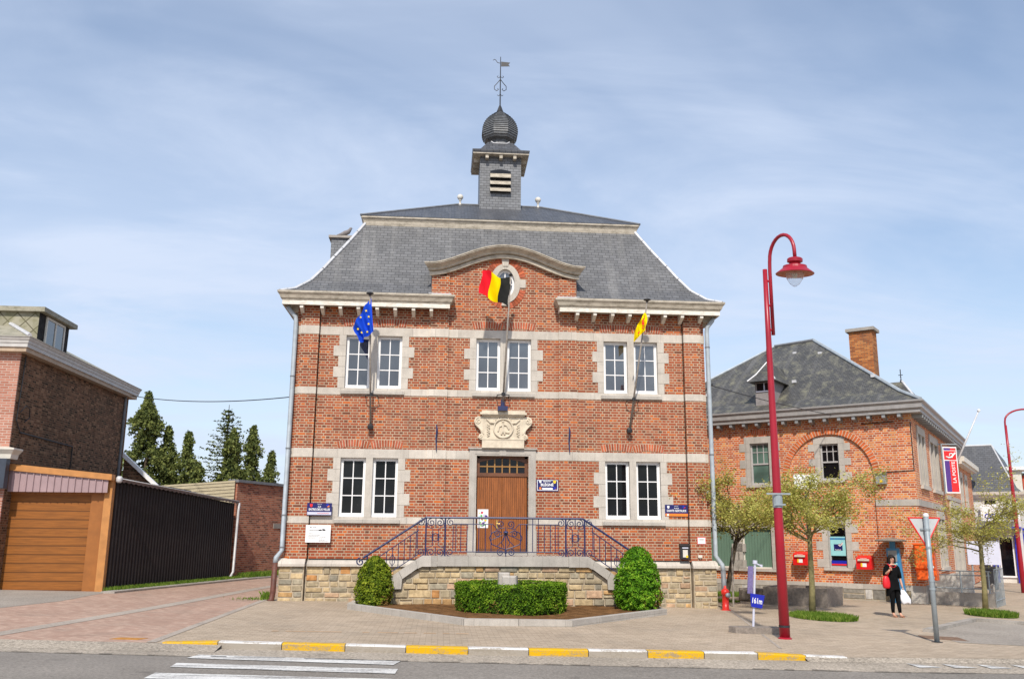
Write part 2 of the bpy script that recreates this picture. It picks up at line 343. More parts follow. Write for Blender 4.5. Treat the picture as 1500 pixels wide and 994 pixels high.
M['garage_door'] = planks('orange_brown_garage_boards', (0.25, 0.085, 0.012), 0.232, 2, 0.5, 0.6, False, 0.3)
M['garage_frame'] = plain('orange_brown_frame', (0.30, 0.105, 0.018), 0.55, 0.15, 3)
M['garage_trim'] = plain('ochre_trim', (0.46, 0.20, 0.055), 0.6, 0.15, 5)
M['mauve_steel'] = plain('mauve_sheet_steel', (0.34, 0.235, 0.24), 0.5, 0.1, 3)
M['shed_steel'] = weathered('dark_brown_sheet_steel', (0.014, 0.008, 0.008), (0.04, 0.028, 0.024), 0.6, 1.2, 0.6)
M['dark_shop'] = plain('dark_slate_blue_board', (0.035, 0.045, 0.065), 0.5, 0.2)
M['fibre'] = weathered('mossy_fibre_cement', (0.34, 0.315, 0.24), (0.13, 0.125, 0.08), 0.95, 4)
M['beige_board'] = weathered('beige_ribbed_board', (0.48, 0.42, 0.29), (0.26, 0.23, 0.15), 0.6, 5)
M['red_render'] = plain('red_render', (0.50, 0.09, 0.045), 0.8, 0.1)
M['skin'] = plain('skin', (0.56, 0.30, 0.20), 0.5, 0.08)
M['hair'] = plain('dark_brown_hair', (0.014, 0.008, 0.006), 0.55, 0.4, 30, spec=0.25)
M['black_cloth'] = plain('black_cloth', (0.006, 0.006, 0.0065), 0.85, 0.3, 12, spec=0.15)
M['red_cloth'] = plain('red_leather', (0.68, 0.012, 0.02), 0.45, 0.12)
M['plastic_bag'] = plain('white_plastic_bag', (0.82, 0.82, 0.84), 0.35, 0.06, 10)
M['shoe'] = plain('tan_sandal', (0.40, 0.19, 0.11), 0.5, 0.1)
M['flag_blue'] = plain('flag_blue', (0.012, 0.07, 0.56), 0.7, 0.12); M['flag_yellow'] = plain('flag_yellow', (0.88, 0.66, 0.0), 0.7, 0.08)
M['flag_red'] = plain('flag_red', (0.75, 0.015, 0.03), 0.7, 0.08); M['flag_black'] = plain('flag_black', (0.022, 0.022, 0.02), 0.7, 0.2)
def leafmat(name, stops, trans=0.3):
    b = NB(name); a = b.n('ShaderNodeVertexColor', layer_name='tone'); sp = b.n('ShaderNodeSeparateXYZ'); b.l(a.outputs[0], sp.inputs[0])
    c = b.ramp(sp.outputs[0], stops); b.fin(c, 0.6, 0, 0.12)
    tr = b.n('ShaderNodeBsdfTranslucent'); b.l(c, tr.inputs[0]); mx = b.n('ShaderNodeMixShader'); mx.inputs[0].default_value = trans
    b.l(b.b.outputs[0], mx.inputs[1]); b.l(tr.outputs[0], mx.inputs[2]); o = b.t.nodes['Material Output']; b.l(mx.outputs[0], o.inputs[0]); return b.mat
M['box_leaf'] = leafmat('box_hedge_leaf', [(0, (0.22, 0.13, 0.04)), (0.04, (0.16, 0.11, 0.03)), (0.06, (0.03, 0.075, 0.005)), (0.45, (0.095, 0.20, 0.010)), (0.8, (0.20, 0.34, 0.02)), (1, (0.34, 0.46, 0.04))])
M['bush_leaf_r'] = leafmat('bright_bush_leaf', [(0, (0.22, 0.13, 0.04)), (0.04, (0.16, 0.11, 0.03)), (0.06, (0.03, 0.09, 0.005)), (0.45, (0.09, 0.24, 0.010)), (0.8, (0.19, 0.38, 0.02)), (1, (0.32, 0.5, 0.04))])
M['bush_leaf_l'] = leafmat('olive_bush_leaf', [(0, (0.22, 0.13, 0.04)), (0.04, (0.16, 0.11, 0.03)), (0.06, (0.045, 0.075, 0.007)), (0.45, (0.12, 0.18, 0.012)), (0.8, (0.24, 0.30, 0.02)), (1, (0.38, 0.42, 0.04))])
M['maple_leaf'] = leafmat('young_maple_leaf', [(0, (0.19, 0.18, 0.04)), (0.4, (0.42, 0.41, 0.09)), (0.8, (0.60, 0.58, 0.17)), (1, (0.52, 0.36, 0.14))], 0.4)
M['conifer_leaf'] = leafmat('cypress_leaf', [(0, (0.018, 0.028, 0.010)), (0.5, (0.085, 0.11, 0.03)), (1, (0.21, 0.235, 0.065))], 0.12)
M['spruce_leaf'] = leafmat('spruce_needles', [(0, (0.022, 0.035, 0.008)), (0.5, (0.11, 0.13, 0.028)), (1, (0.24, 0.26, 0.055))], 0.15)
M['grass'] = leafmat('grass_blade', [(0, (0.06, 0.14, 0.01)), (0.6, (0.15, 0.25, 0.03)), (1, (0.30, 0.36, 0.07))], 0.35)
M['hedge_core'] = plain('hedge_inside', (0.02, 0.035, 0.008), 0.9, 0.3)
M['bark'] = plain('grey_brown_bark', (0.10, 0.078, 0.055), 0.85, 0.35, 12, bump=0.5)
M['bark_green'] = plain('greenish_bark', (0.22, 0.19, 0.09), 0.8, 0.35, 10, bump=0.4)
def pavers(name, c1, c2, mortar, bw, bh, rot=0, ms=0.006, off=0.5, big=0.14, dirt=(0.2, 0.18, 0.15), damt=0.4):
    b = NB(name); mp = b.n('ShaderNodeMapping'); mp.inputs['Rotation'].default_value = (0, 0, rot); b.l(b.obj(), mp.inputs[0]); vec = mp.outputs[0]
    t = b.n('ShaderNodeTexBrick'); b.l(vec, t.inputs['Vector']); t.inputs['Scale'].default_value = 1; t.inputs['Brick Width'].default_value = bw; t.inputs['Row Height'].default_value = bh; t.inputs['Mortar Size'].default_value = ms
    t.inputs['Color1'].default_value = (*c1, 1); t.inputs['Color2'].default_value = (*c2, 1); t.inputs['Mortar'].default_value = (*mortar, 1); t.offset = off; t.inputs['Mortar Smooth'].default_value = 0.3
    k = b.math('MULTIPLY', b.maprange(b.noise(0.35, 6, vec, 0.65), 0.3, 0.7, 1-big, 1+big), b.maprange(b.noise(25, 3, vec), 0.3, 0.7, 0.9, 1.1))
    c = b.mix(1.0, t.outputs['Color'], k, 'MULTIPLY'); c = b.mix(b.maprange(b.noise(1.1, 7, vec, 0.7), 0.52, 0.72, 0, damt), c, dirt)
    b.bump(b.math('SUBTRACT', b.math('MULTIPLY', b.noise(40, 3, vec), 0.3), t.outputs['Fac']), 0.4, 0.004); return b.fin(c, 0.85, 0, 0.3)
M['pavers'] = pavers('beige_pavers', (0.365, 0.293, 0.217), (0.455, 0.368, 0.278), (0.265, 0.21, 0.156), 0.2, 0.1)
M['pavers_red'] = pavers('pink_pavers', (0.36, 0.235, 0.18), (0.45, 0.315, 0.245), (0.29, 0.21, 0.16), 0.22, 0.11, R(40))
def asphalt(name, c, agg=0.35, patch=0.15):
    b = NB(name); v = b.obj(); k = b.math('MULTIPLY', b.maprange(b.noise(0.5, 6, v, 0.6), 0.3, 0.7, 1-patch, 1+patch), b.math('MULTIPLY', b.maprange(b.noise(70, 3, v, 0.7), 0.3, 0.7, 1-agg*.6, 1+agg*.6), b.maprange(b.noise(22, 4, v, 0.8), 0.35, 0.65, 1-agg, 1+agg)))
    c = b.mix(1.0, c, k, 'MULTIPLY'); c = b.mix(b.maprange(b.noise(0.25, 5, v, 0.6, (0.25, 2.2, 1)), 0.5, 0.75, 0, 0.35), c, (0.22, 0.2, 0.18))
    c = b.mix(b.maprange(b.noise(1.7, 5, v, 0.6), 0.62, 0.74, 0, 0.4), c, (0.06, 0.055, 0.05)); c = b.mix(b.maprange(b.noise(9, 3, v, 0.5), 0.70, 0.75, 0, 0.5), c, (0.07, 0.065, 0.06))
    b.bump(b.noise(90, 3, v), 0.3, 0.006); return b.fin(c, 0.85, 0, 0.3)
M['asphalt'] = asphalt('asphalt', (0.225, 0.203, 0.178), 0.28)
M['asphalt_pale'] = asphalt('pale_asphalt', (0.31, 0.275, 0.235), 0.25)
M['gutter'] = asphalt('pebbled_concrete', (0.36, 0.31, 0.25), 0.45, 0.2)
M['strip'] = asphalt('grey_concrete_strip', (0.37, 0.32, 0.27), 0.2)
def worn(name, c, under):
    b = NB(name); v = b.obj(); f = b.math('MULTIPLY', b.maprange(b.math('ADD', b.math('MULTIPLY', b.noise(2.2, 6, v, 0.7, (0.5, 2.5, 1)), 0.6), b.math('MULTIPLY', b.noise(24, 5, v, 0.8), 0.4)), 0.46, 0.58), 0.85)
    return b.fin(b.mix(f, c, under), 0.7, 0, 0.3)
M['road_paint'] = worn('worn_road_paint', (0.66, 0.65, 0.62), (0.2, 0.19, 0.18))

kbm = NB('painted_kerb'); a_ = kbm.n('ShaderNodeVertexColor', layer_name='tone'); kv = kbm.obj()
kf = kbm.math('MULTIPLY', kbm.maprange(kbm.math('ADD', kbm.math('MULTIPLY', kbm.noise(5, 6, kv, 0.75, (0.6, 2, 2)), 0.6), kbm.math('MULTIPLY', kbm.noise(40, 4, kv, 0.8), 0.4)), 0.49, 0.58), 0.8)
M['kerb'] = kbm.fin(kbm.mix(kf, a_.outputs[0], (0.27, 0.23, 0.18)), 0.7, 0, 0.3)
dt = NB('diamond_fibre_tiles'); sp_ = dt.n('ShaderNodeSeparateXYZ'); dt.l(dt.obj(), sp_.inputs[0]); cb_ = dt.n('ShaderNodeCombineXYZ')
dt.l(dt.math('ADD', sp_.outputs[0], sp_.outputs[2]), cb_.inputs[0]); dt.l(dt.math('SUBTRACT', sp_.outputs[2], sp_.outputs[0]), cb_.inputs[1])
tb_ = dt.n('ShaderNodeTexBrick'); dt.l(cb_.outputs[0], tb_.inputs['Vector']); tb_.offset = 0; tb_.inputs['Scale'].default_value = 1; tb_.inputs['Brick Width'].default_value = 0.5; tb_.inputs['Row Height'].default_value = 0.5; tb_.inputs['Mortar Size'].default_value = 0.022
tb_.inputs['Color1'].default_value = (0.25, 0.235, 0.17, 1); tb_.inputs['Color2'].default_value = (0.36, 0.335, 0.25, 1); tb_.inputs['Mortar'].default_value = (0.12, 0.11, 0.07, 1)
M['diamond'] = dt.fin(dt.mix(dt.math('MULTIPLY', dt.maprange(dt.noise(4, 6), 0.45, 0.65), 0.6), tb_.outputs['Color'], (0.17, 0.165, 0.08)), 0.8, 0, 0.2)
M['dull_purple'] = plain('dull_purple_print', (0.15, 0.12, 0.27), 0.5, 0.2, 40)

# ================================================================ the setting
def sheet(name, pts, m, dz, kind='structure'):
    mb = MB(); mb.poly([(x, y, G(x)+dz) for x, y in pts]); o = mb.build(name, m, fix=False); return struct(o, kind)
gmb = MB()
for x0, x1 in ((-400, -40), (-40, 40), (40, 400)):
    gmb.poly([(x0, -300, G(x0)-0.1), (x1, -300, G(x1)-0.1), (x1, 700, G(x1)-0.1), (x0, 700, G(x0)-0.1)])
struct(gmb.build('ground', M['pavers'], fix=False))
KX = [-5.82, -4.96, -3.98, -3.01, -2.08, -1.13, -0.2, 0.72, 1.64, 2.52, 3.36, 4.12, 4.78]
def kerb_y(x): return -9.02-0.085*(x+5) if x < -1 else -9.36-0.028*(x+1)
sheet('road', [(-40, -30), (40, -30), (40, -10.75), (4.8, -10.62), (0.9, -10.38), (-5, -9.95), (-9, -9.6), (-40, -8.2)], M['asphalt'], -0.06)
sheet('gutter', [(-40, -8.2), (-9, -9.6), (-5, -9.95), (0.9, -10.38), (4.8, -10.62), (40, -10.75), (40, -8.9), (4.9, -9.47), (-1, -9.3), (-5.9, -8.95), (-9, -8.7), (-40, -6.8)], M['gutter'], -0.056)
sheet('pavement', [(-5.95, -8.95), (-5.0, -9.0), (-1, -9.34), (4.8, -9.5), (10, -9.3), (40, -8.6), (40, 60), (-5.95, 60)], M['pavers'], 0.0)
sheet('lane', [(-40, -7.0), (-9, -8.72), (-5.954, -8.93), (-5.954, 40), (-14, 60), (-40, 60)], M['pavers_red'], 0.0)
sheet('forecourt', [(-16, -6.0), (-10.9, -4.1), (-10.35, -1.5), (-10.4, 1.84), (-16, 1.84)], M['asphalt_pale'], 0.004)
sp = []; spc = [(-8.75, -8.73), (-8.3, -6.0), (-7.85, -3.0), (-7.5, 0.0), (-7.1, 3.5), (-6.6, 7.0), (-6.0, 10.5)]
sheet('paving_strip', [(x-0.17, y) for x, y in spc]+[(x+0.17, y) for x, y in spc[::-1]], M['strip'], 0.005)
sheet('paving_line', [(-6.08, -8.9), (-5.93, -8.9), (-5.90, 0.2), (-6.05, 0.2)], M['strip'], 0.006)
sheet('side_road', [(8.15, -6.0), (8.6, -5.25), (11.05, -2.75), (11.75, -3.35), (14.5, -6.5), (14.5, -8.0), (9.4, -7.75), (7.95, -7.25)], M['asphalt_pale'], 0.004)
sheet('paving_line', [(4.08, -8.5), (4.13, -8.5), (5.93, -0.2), (5.88, -0.2)], M['strip'], 0.004)  # one grey strip for a paving joint and the shadow line along it
ap = MB()
for pts in ([(-40, -7.0), (-9, -8.72), (-5.954, -8.93), (-5.80, -8.95), (-4.9, -9.0)], [(4.1, -9.5), (4.75, -9.5), (10, -9.3), (40, -8.6)]):
    for a, b in zip(pts[:-1], pts[1:]): d_ = 0.5 if a[0] < 0 else 0.17; ap.poly([(a[0], a[1]-d_, G(a[0])-0.054), (b[0], b[1]-d_, G(b[0])-0.054), (b[0], b[1]+0.01, G(b[0])+0.001), (a[0], a[1]+0.01, G(a[0])+0.001)])
struct(ap.build('ramp_edge', M['gutter'], fix=False))
kb = MB(); kb.usec = True
for i in range(12):
    x0, x1 = KX[i]+0.006, KX[i+1]-0.006; yel = i % 2 == 0
    y0, y1 = kerb_y(x0), kerb_y(x1); d = 0.16; s = 0.0
    z0 = 0.045; za = 0.045 if i not in (0,) else 0.012; zb = 0.045 if i != 11 else 0.006
    if i == 10: zb = 0.02
    if i == 11: za = 0.02
    top = [(x0, y0, G(x0)+za), (x1, y1, G(x1)+zb), (x1, y1+d, G(x1)+zb), (x0, y0+d, G(x0)+za)]
    b = 0.018
    bot = [(x0, y0-b, G(x0)-0.075), (x1, y1-b, G(x1)-0.075)]
    mid = [(x0, y0-b, G(x0)+za-b), (x1, y1-b, G(x1)+zb-b)]
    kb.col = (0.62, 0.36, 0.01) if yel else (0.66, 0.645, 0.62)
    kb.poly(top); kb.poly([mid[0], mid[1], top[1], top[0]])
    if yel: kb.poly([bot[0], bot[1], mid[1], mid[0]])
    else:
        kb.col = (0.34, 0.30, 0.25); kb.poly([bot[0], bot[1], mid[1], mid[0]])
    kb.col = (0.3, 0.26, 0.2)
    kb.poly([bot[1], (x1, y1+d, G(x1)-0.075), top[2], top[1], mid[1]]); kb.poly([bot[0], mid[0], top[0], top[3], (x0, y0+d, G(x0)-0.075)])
struct(kb.build('kerb', M['kerb']))
zb = MB()
for q in [[(-5.05, -9.79), (-2.11, -10.15), (-2.2, -10.56), (-5.12, -10.15)], [(-5.12, -10.63), (-2.12, -10.94), (-2.14, -11.35), (-5.1, -11.0)],
          [(-5.14, -11.5), (-2.16, -11.78), (-2.18, -12.2), (-5.14, -11.95)], [(-5.14, -12.4), (-2.18, -12.65), (-2.2, -13.05), (-5.14, -12.85)]]:
    zb.poly([(x, y, G(x)-0.051) for x, y in q])
for k in range(6):
    x = 5.62+k*0.56
    zb.poly([(a, b, G(a)-0.047) for a, b in ((x, -9.73), (x+0.36, -10.12), (x-0.03, -10.17))])
struct(zb.build('road_markings', M['road_paint'], fix=False))
pr = MB(); x = -4.75
while x < -0.9:
    w_ = random.choice((0.12, 0.22, 0.22, 0.3)); y = -7.05+0.01*x
    if random.random() < 0.72: pr.poly([(a, b, G(a)+0.004) for a, b in ((x, y), (x+w_, y), (x+w_, y+0.1), (x, y+0.1))])
    x += w_+random.choice((0.01, 0.02, 0.12))
struct(pr.build('paving_row', plain('tan_pavers', (0.47, 0.32, 0.2), 0.85, 0.15), fix=False))
sm = MB()
def crack(pts, w_, dz=-0.045):
    P = [Vector(p) for p in pts]
    for a, b in zip(P[:-1], P[1:]):
        d = (b-a).normalized(); n = Vector((-d.y, d.x))*w_*random.uniform(0.5, 1.2); sm.poly([(q.x, q.y, G(q.x)+dz) for q in (a-n, b-n, b+n, a+n)])
x = -9.0; edge = []
while x < 7: edge.append((x, (-9.6-0.0875*(x+9) if x < -5 else (-9.95-0.073*(x+5) if x < 0.9 else -10.38-0.062*(x-0.9)))+random.gauss(0, 0.012))); x += random.uniform(0.1, 0.3)
for k in range(len(edge)-1):
    if random.random() < 0.62: crack(edge[k:k+2], 0.016)
for x0 in (-1.6, 1.75, 3.55):
    y = -9.35-0.06*x0*0.5; pts = [(x0, y)]
    for _ in range(6): pts.append((pts[-1][0]+random.gauss(0.03, 0.05), pts[-1][1]-0.13))
    crack(pts, 0.0035)
for (x0, y0, dx, dy) in ((-4.4, -12.6, 0.33, 0.05), (0.5, -11.4, 0.36, -0.06), (2.6, -11.9, 0.3, 0.08)):
    pts = [(x0, y0)]
    for _ in range(12): pts.append((pts[-1][0]+dx*random.uniform(.6, 1.2), pts[-1][1]+dy+random.gauss(0, 0.05)))
    crack(pts, 0.004)
struct(sm.build('road_seams', plain('tar_seam', (0.06, 0.055, 0.05), 0.8, 0.3), fix=False))
rk = MB()
for (a, b) in (((8.35, -5.42), (11.05, -2.62)), ((11.05, -2.62), (14.6, -6.3))):
    d = Vector((b[0]-a[0], b[1]-a[1], 0)).normalized(); n = Vector((-d.y, d.x, 0))*0.09
    rk.slab([(a[0]-n.x, a[1]-n.y, G(a[0])), (b[0]-n.x, b[1]-n.y, G(b[0])), (b[0]+n.x, b[1]+n.y, G(b[0])), (a[0]+n.x, a[1]+n.y, G(a[0]))], -0.05, 0.07)
struct(rk.build('side_kerb', M['concrete']))

# ================================================================ rubble masonry
STONES = [((0.43, 0.335, 0.205), 5), ((0.36, 0.295, 0.195), 5), ((0.48, 0.365, 0.21), 4), ((0.31, 0.27, 0.195), 3), ((0.50, 0.31, 0.14), 2.2), ((0.52, 0.26, 0.10), 1.2), ((0.44, 0.295, 0.19), 2), ((0.29, 0.26, 0.2), 1.5)]
def rcol(pal=STONES):
    t = random.uniform(0, sum(w_ for _, w_ in pal))
    for c, w_ in pal:
        t -= w_
        if t <= 0: break
    k = random.uniform(0.8, 1.15); return (c[0]*k, c[1]*k, c[2]*k)
def rubble(mb, x0, x1, zt, z0, yf, depth=0.04, clip=None, hmin=0.11, hmax=0.20, wmin=0.20, wmax=0.48, pal=STONES):
    """irregular stones over x0..x1, from z0 up to zt at front plane y = yf; clip(x, z) False drops a stone"""
    z = z0; g = 0.006
    while z < zt-0.03:
        h = random.uniform(hmin, hmax)
        if zt-z-h < hmin*0.7: h = zt-z
        x = x0
        while x < x1-0.02:
            ww = random.uniform(wmin, wmax)*(0.6+0.6*random.random())
            if x1-x-ww < wmin*0.7: ww = x1-x
            parts = [(z, z+h)]
            if h > 0.16 and random.random() < 0.18: m_ = z+h*random.uniform(0.4, 0.6); parts = [(z, m_), (m_, z+h)]
            for a, b in parts:
                if clip and not clip(x+ww/2, (a+b)/2): continue
                mb.col = rcol(pal); d = random.uniform(0.3, 1.0)*depth
                j = lambda: random.uniform(0, 0.012)
                X0, X1, Z0, Z1 = x+g+j(), x+ww-g-j(), a+g*0.8+j()*0.6, b-g*0.8-j()*0.6
                bv = 0.016
                if X1-X0 < 0.05 or Z1-Z0 < 0.03: continue
                vs = [(X0, yf, Z0+j()), (X1, yf, Z0), (X1, yf, Z1-j()), (X0, yf, Z1), (X0+bv, yf-d, Z0+bv), (X1-bv, yf-d*random.uniform(0.7, 1), Z0+bv), (X1-bv, yf-d, Z1-bv), (X0+bv, yf-d*random.uniform(0.7, 1), Z1-bv)]
                mb.add(vs, [(4, 5, 6, 7), (0, 1, 5, 4), (1, 2, 6, 5), (2, 3, 7, 6), (3, 0, 4, 7)])
            x += ww
        z += h
def panel(mb, x0, x1, z0, z1, holes, y):
    xs = sorted({x0, x1, *[h[0] for h in holes], *[h[1] for h in holes]}); zs = sorted({z0, z1, *[h[2] for h in holes], *[h[3] for h in holes]})
    xs = [x for x in xs if x0 <= x <= x1]; zs = [z for z in zs if z0 <= z <= z1]
    for i in range(len(xs)-1):
        for k in range(len(zs)-1):
            cx_, cz_ = (xs[i]+xs[i+1])/2, (zs[k]+zs[k+1])/2
            if any(h[0] < cx_ < h[1] and h[2] < cz_ < h[3] for h in holes): continue
            mb.poly([(xs[i], y, zs[k]), (xs[i+1], y, zs[k]), (xs[i+1], y, zs[k+1]), (xs[i], y, zs[k+1])])
def arch_bricks(mb, xa, xb, zs, rise, h, y, n, base=((0.40, 0.105, 0.05), (0.31, 0.085, 0.05))):
    """a flat relieving arch of upright bricks"""
    w_ = (xb-xa)/2; cx_ = (xa+xb)/2; Rr = (w_*w_+rise*rise)/(2*rise); cz_ = zs+rise-Rr; half = math.asin(w_/Rr)
    oc = mb.col; mb.col = (0.50, 0.405, 0.30)
    mb.prism([(cx_+r*math.sin(a), cz_+r*math.cos(a)) for r, a in [(Rr-0.004, -half+2*half*i/12) for i in range(13)]+[(Rr+h+0.006, half-2*half*i/12) for i in range(13)]], y-0.006, y+0.02)
    for i in range(n):
        a0 = -half+2*half*i/n; a1 = -half+2*half*(i+1)/n; p = (a1-a0)*0.13
        mb.col = sc_(random.choice(base), random.uniform(0.75, 1.3))
        q = []
        for a, r in ((a0+p, Rr), (a1-p, Rr), (a1-p, Rr+h), (a0+p, Rr+h)): q.append((cx_+r*math.sin(a), cz_+r*math.cos(a)))
        mb.prism(q, y-0.012, y+0.02)

# ================================================================ town hall
TH = thing('town_hall', 'red brick town hall with grey stone bands, slate mansard roof and small bell turret', 'town hall', (0, 0, 0))
EA, FW = 0.09, 5.57
def part(mb, name, mat, parent=None, label=None):
    o = mb.build(name, mat, parent or TH)
    if label: o['label'] = label
    return o
WIN = []   # (x0, x1, z0, z1)
for c in (-3.5, 0.0, 3.5):
    for a, b in ((c-0.75, c-0.09), (c+0.09, c+0.75)): WIN.append((a, b, 5.63, 7.07))
for c in (-3.5, 3.5):
    for a, b in ((c-0.75, c-0.09), (c+0.09, c+0.75)): WIN.append((a, b, 2.27, 3.79))
DOORH = (-0.68, 0.68, 1.30, 3.89)
EX, EZ, ERX, ERZ = 0.02, 8.64, 0.27, 0.42
def gable(x): return 8.78+0.56*(0.5+0.5*math.cos(math.pi*min(abs(x)/2.15, 1)))
mb = MB()
mb.T = None
panel(mb, -4.95, 4.95, 1.22, 7.95, WIN+[DOORH], 0.0)
# gable above the cornice
ov = (EX-ERX, EX+ERX, EZ-ERZ, EZ+ERZ)
xs = sorted({-1.6+0.1*i for i in range(33)} | {ov[0], ov[1]})
for a, b in zip(xs[:-1], xs[1:]):
    m_ = (a+b)/2
    if ov[0] < m_ < ov[1]:
        mb.poly([(a, 0, 7.95), (b, 0, 7.95), (b, 0, ov[2]), (a, 0, ov[2])]); mb.poly([(a, 0, ov[3]), (b, 0, ov[3]), (b, 0, gable(b)+0.1), (a, 0, gable(a)+0.1)])
    else: mb.poly([(a, 0, 7.95), (b, 0, 7.95), (b, 0, gable(b)+0.1), (a, 0, gable(a)+0.1)])
for s in (-1, 1):
    a, b = sorted((s*4.95, s*FW)); mb.poly([(a, 0.12, 1.22), (b, 0.12, 1.22), (b, 0.12, 7.95), (a, 0.12, 7.95)])
    a, b = sorted((s*5.455, s*FW)); mb.poly([(a, 0.0, 1.22), (b, 0.0, 1.22), (b, 0.0, 7.95), (a, 0.0, 7.95)])
    mb.poly([(s*4.95, 0, 1.22), (s*4.95, 0.12, 1.22), (s*4.95, 0.12, 7.95), (s*4.95, 0, 7.95)])
    mb.poly([(s*FW, 0, 1.22), (s*FW, 8.0, 1.22), (s*FW, 8.0, 7.95), (s*FW, 0, 7.95)])
    mb.poly([(s*2.0, 0.0, 7.95), (s*2.0, 1.6, 7.95), (s*2.0, 1.6, 8.9), (s*2.0, 0.0, 8.9)])
mb.poly([(-FW, 8.0, 1.22), (FW, 8.0, 1.22), (FW, 8.0, 7.95), (-FW, 8.0, 7.95)])
# rear of the openings
for h in WIN+[DOORH]:
    pass
part(mb, 'wall', M['brick'])
for s in (-1, 1):
    mb = MB(); a, b = sorted((s*4.98, s*5.46)); mb.box(a, b, -EA, 0.10, 1.22, 7.93); part(mb, 'pilaster', M['brick'])
    mb = MB(); a, b = sorted((s*1.51, s*2.0)); mb.box(a, b, -EA+0.03, 0.02, 1.22, 8.80); part(mb, 'pilaster', M['brick'])
# bands of stone
BANDS = [(7.07, 7.30), (5.45, 5.63), (3.79, 4.02), (2.10, 2.27)]
for zi, (a, b) in enumerate(BANDS):
    mb = MB()
    segs = [(-4.95, -2.0), (-1.51, 1.51), (2.0, 4.95)]
    if zi >= 2: segs = [(-4.95, -2.0), (-1.51, -0.88), (0.88, 1.51), (2.0, 4.95)]
    mbs = {s: MB() for s in (-1, 1)}
    for x0, x1 in segs:
        if x0 < 0 < x1: mbs[-1].box(x0, 0, -0.012, 0.05, a, b); mbs[1].box(0, x1, -0.012, 0.05, a, b)
        else: mbs[1 if x0 > 0 else -1].box(x0, x1, -0.012, 0.05, a, b)
    for s in (-1, 1):
        mb = mbs[s]
        x0, x1 = sorted((s*4.975, s*5.465)); mb.box(x0, x1, -EA-0.012, 0.05, a, b)
        x0, x1 = sorted((s*1.505, s*2.005)); mb.box(x0, x1, -EA+0.018, 0.05, a, b)
        x0, x1 = sorted((s*5.455, s*(FW+0.012))); mb.box(x0, x1, -0.012, 7.9, a, b)
        part(mb, 'stone_band', M['stone'])
# stone window surrounds, sills, arches
def surround(c, z0, z1):
    mb = MB(); n = 5; hh = (z1-z0)/n
    for k in range(n):
        wd = 1.07 if k % 2 else 0.93; j = random.uniform(-0.012, 0.012)
        for s in (-1, 1):
            x0, x1 = sorted((c+s*0.75, c+s*(wd+j))); mb.box(x0, x1, -0.014, 0.14, z0+k*hh+0.003, z0+(k+1)*hh-0.003)
    mb.box(c-0.09, c+0.09, -0.014, 0.14, z0, z1)
    mb.box(c-0.80, c+0.80, -0.016, 0.14, z1+0.001, z1+0.225)
    part(mb, 'window_surround', M['stone_plain'])
    mb = MB(); mb.add([(c-0.84, -0.075, z0-0.155), (c+0.84, -0.075, z0-0.155), (c+0.84, -0.075, z0-0.075), (c-0.84, -0.075, z0-0.075), (c-0.84, 0.16, z0-0.155), (c+0.84, 0.16, z0-0.155), (c+0.84, 0.16, z0-0.004), (c-0.84, 0.16, z0-0.004)],
                      [(0, 1, 2, 3), (3, 2, 6, 7), (0, 4, 5, 1), (1, 5, 6, 2), (0, 3, 7, 4)])
    part(mb, 'window_sill', M['stone_grey'])
for c in (-3.5, 0, 3.5): surround(c, 5.63, 7.07)
for c in (-3.5, 3.5): surround(c, 2.27, 3.79)
for c, zt in ((-3.5, 7.30), (0, 7.30), (3.5, 7.30), (-3.5, 4.02), (3.5, 4.02)):
    mb = MB(); mb.usec = True
    for s in (-1, 1):
        a, b = sorted((c+s*0.045, c+s*0.83)); arch_bricks(mb, a, b, zt+0.005, 0.055, 0.185, 0.0, 12)
    part(mb, 'relieving_arch', M['voussoir'])
def window_leaf(x0, x1, z0, z1, parent, y=0.105, upper=False, cols=2, rows=3, fw_=0.055, mt=0.026, bot=0.10, frame=None, gl=None):
    mb = MB(); d = 0.06
    mb.box(x0, x0+fw_, y, y+d, z0, z1); mb.box(x1-fw_, x1, y, y+d, z0, z1); mb.box(x0+fw_, x1-fw_, y, y+d, z1-fw_-0.02, z1); mb.box(x0+fw_, x1-fw_, y, y+d, z0, z0+bot)
    mb.box(x0-0.004, x1+0.004, y-0.025, y, z0, z0+0.035)
    gx0, gx1, gz0, gz1 = x0+fw_, x1-fw_, z0+bot, z1-fw_-0.02
    mb.box(gx0, gx0+0.018, y+0.012, y+d-0.004, gz0, gz1); mb.box(gx1-0.018, gx1, y+0.012, y+d-0.004, gz0, gz1)
    for k in range(1, cols): m_ = gx0+(gx1-gx0)*k/cols; mb.box(m_-mt/2, m_+mt/2, y+0.008, y+d-0.01, gz0, gz1)
    for k in range(1, rows): m_ = gz0+(gz1-gz0)*k/rows; mb.box(gx0+0.018, gx1-0.018, y+0.010, y+d-0.012, m_-mt/2, m_+mt/2)
    f = mb.build('window', frame or M['white'], parent)
    g = MB(); g.box(gx0+0.001, gx1-0.001, y+0.030, y+0.036, gz0+0.001, gz1-0.001)
    g.build('pane', gl or (M['glass_sky'] if upper else M['glass']), f); return f
for i, h in enumerate(WIN): window_leaf(*h, TH, upper=h[2] > 5)
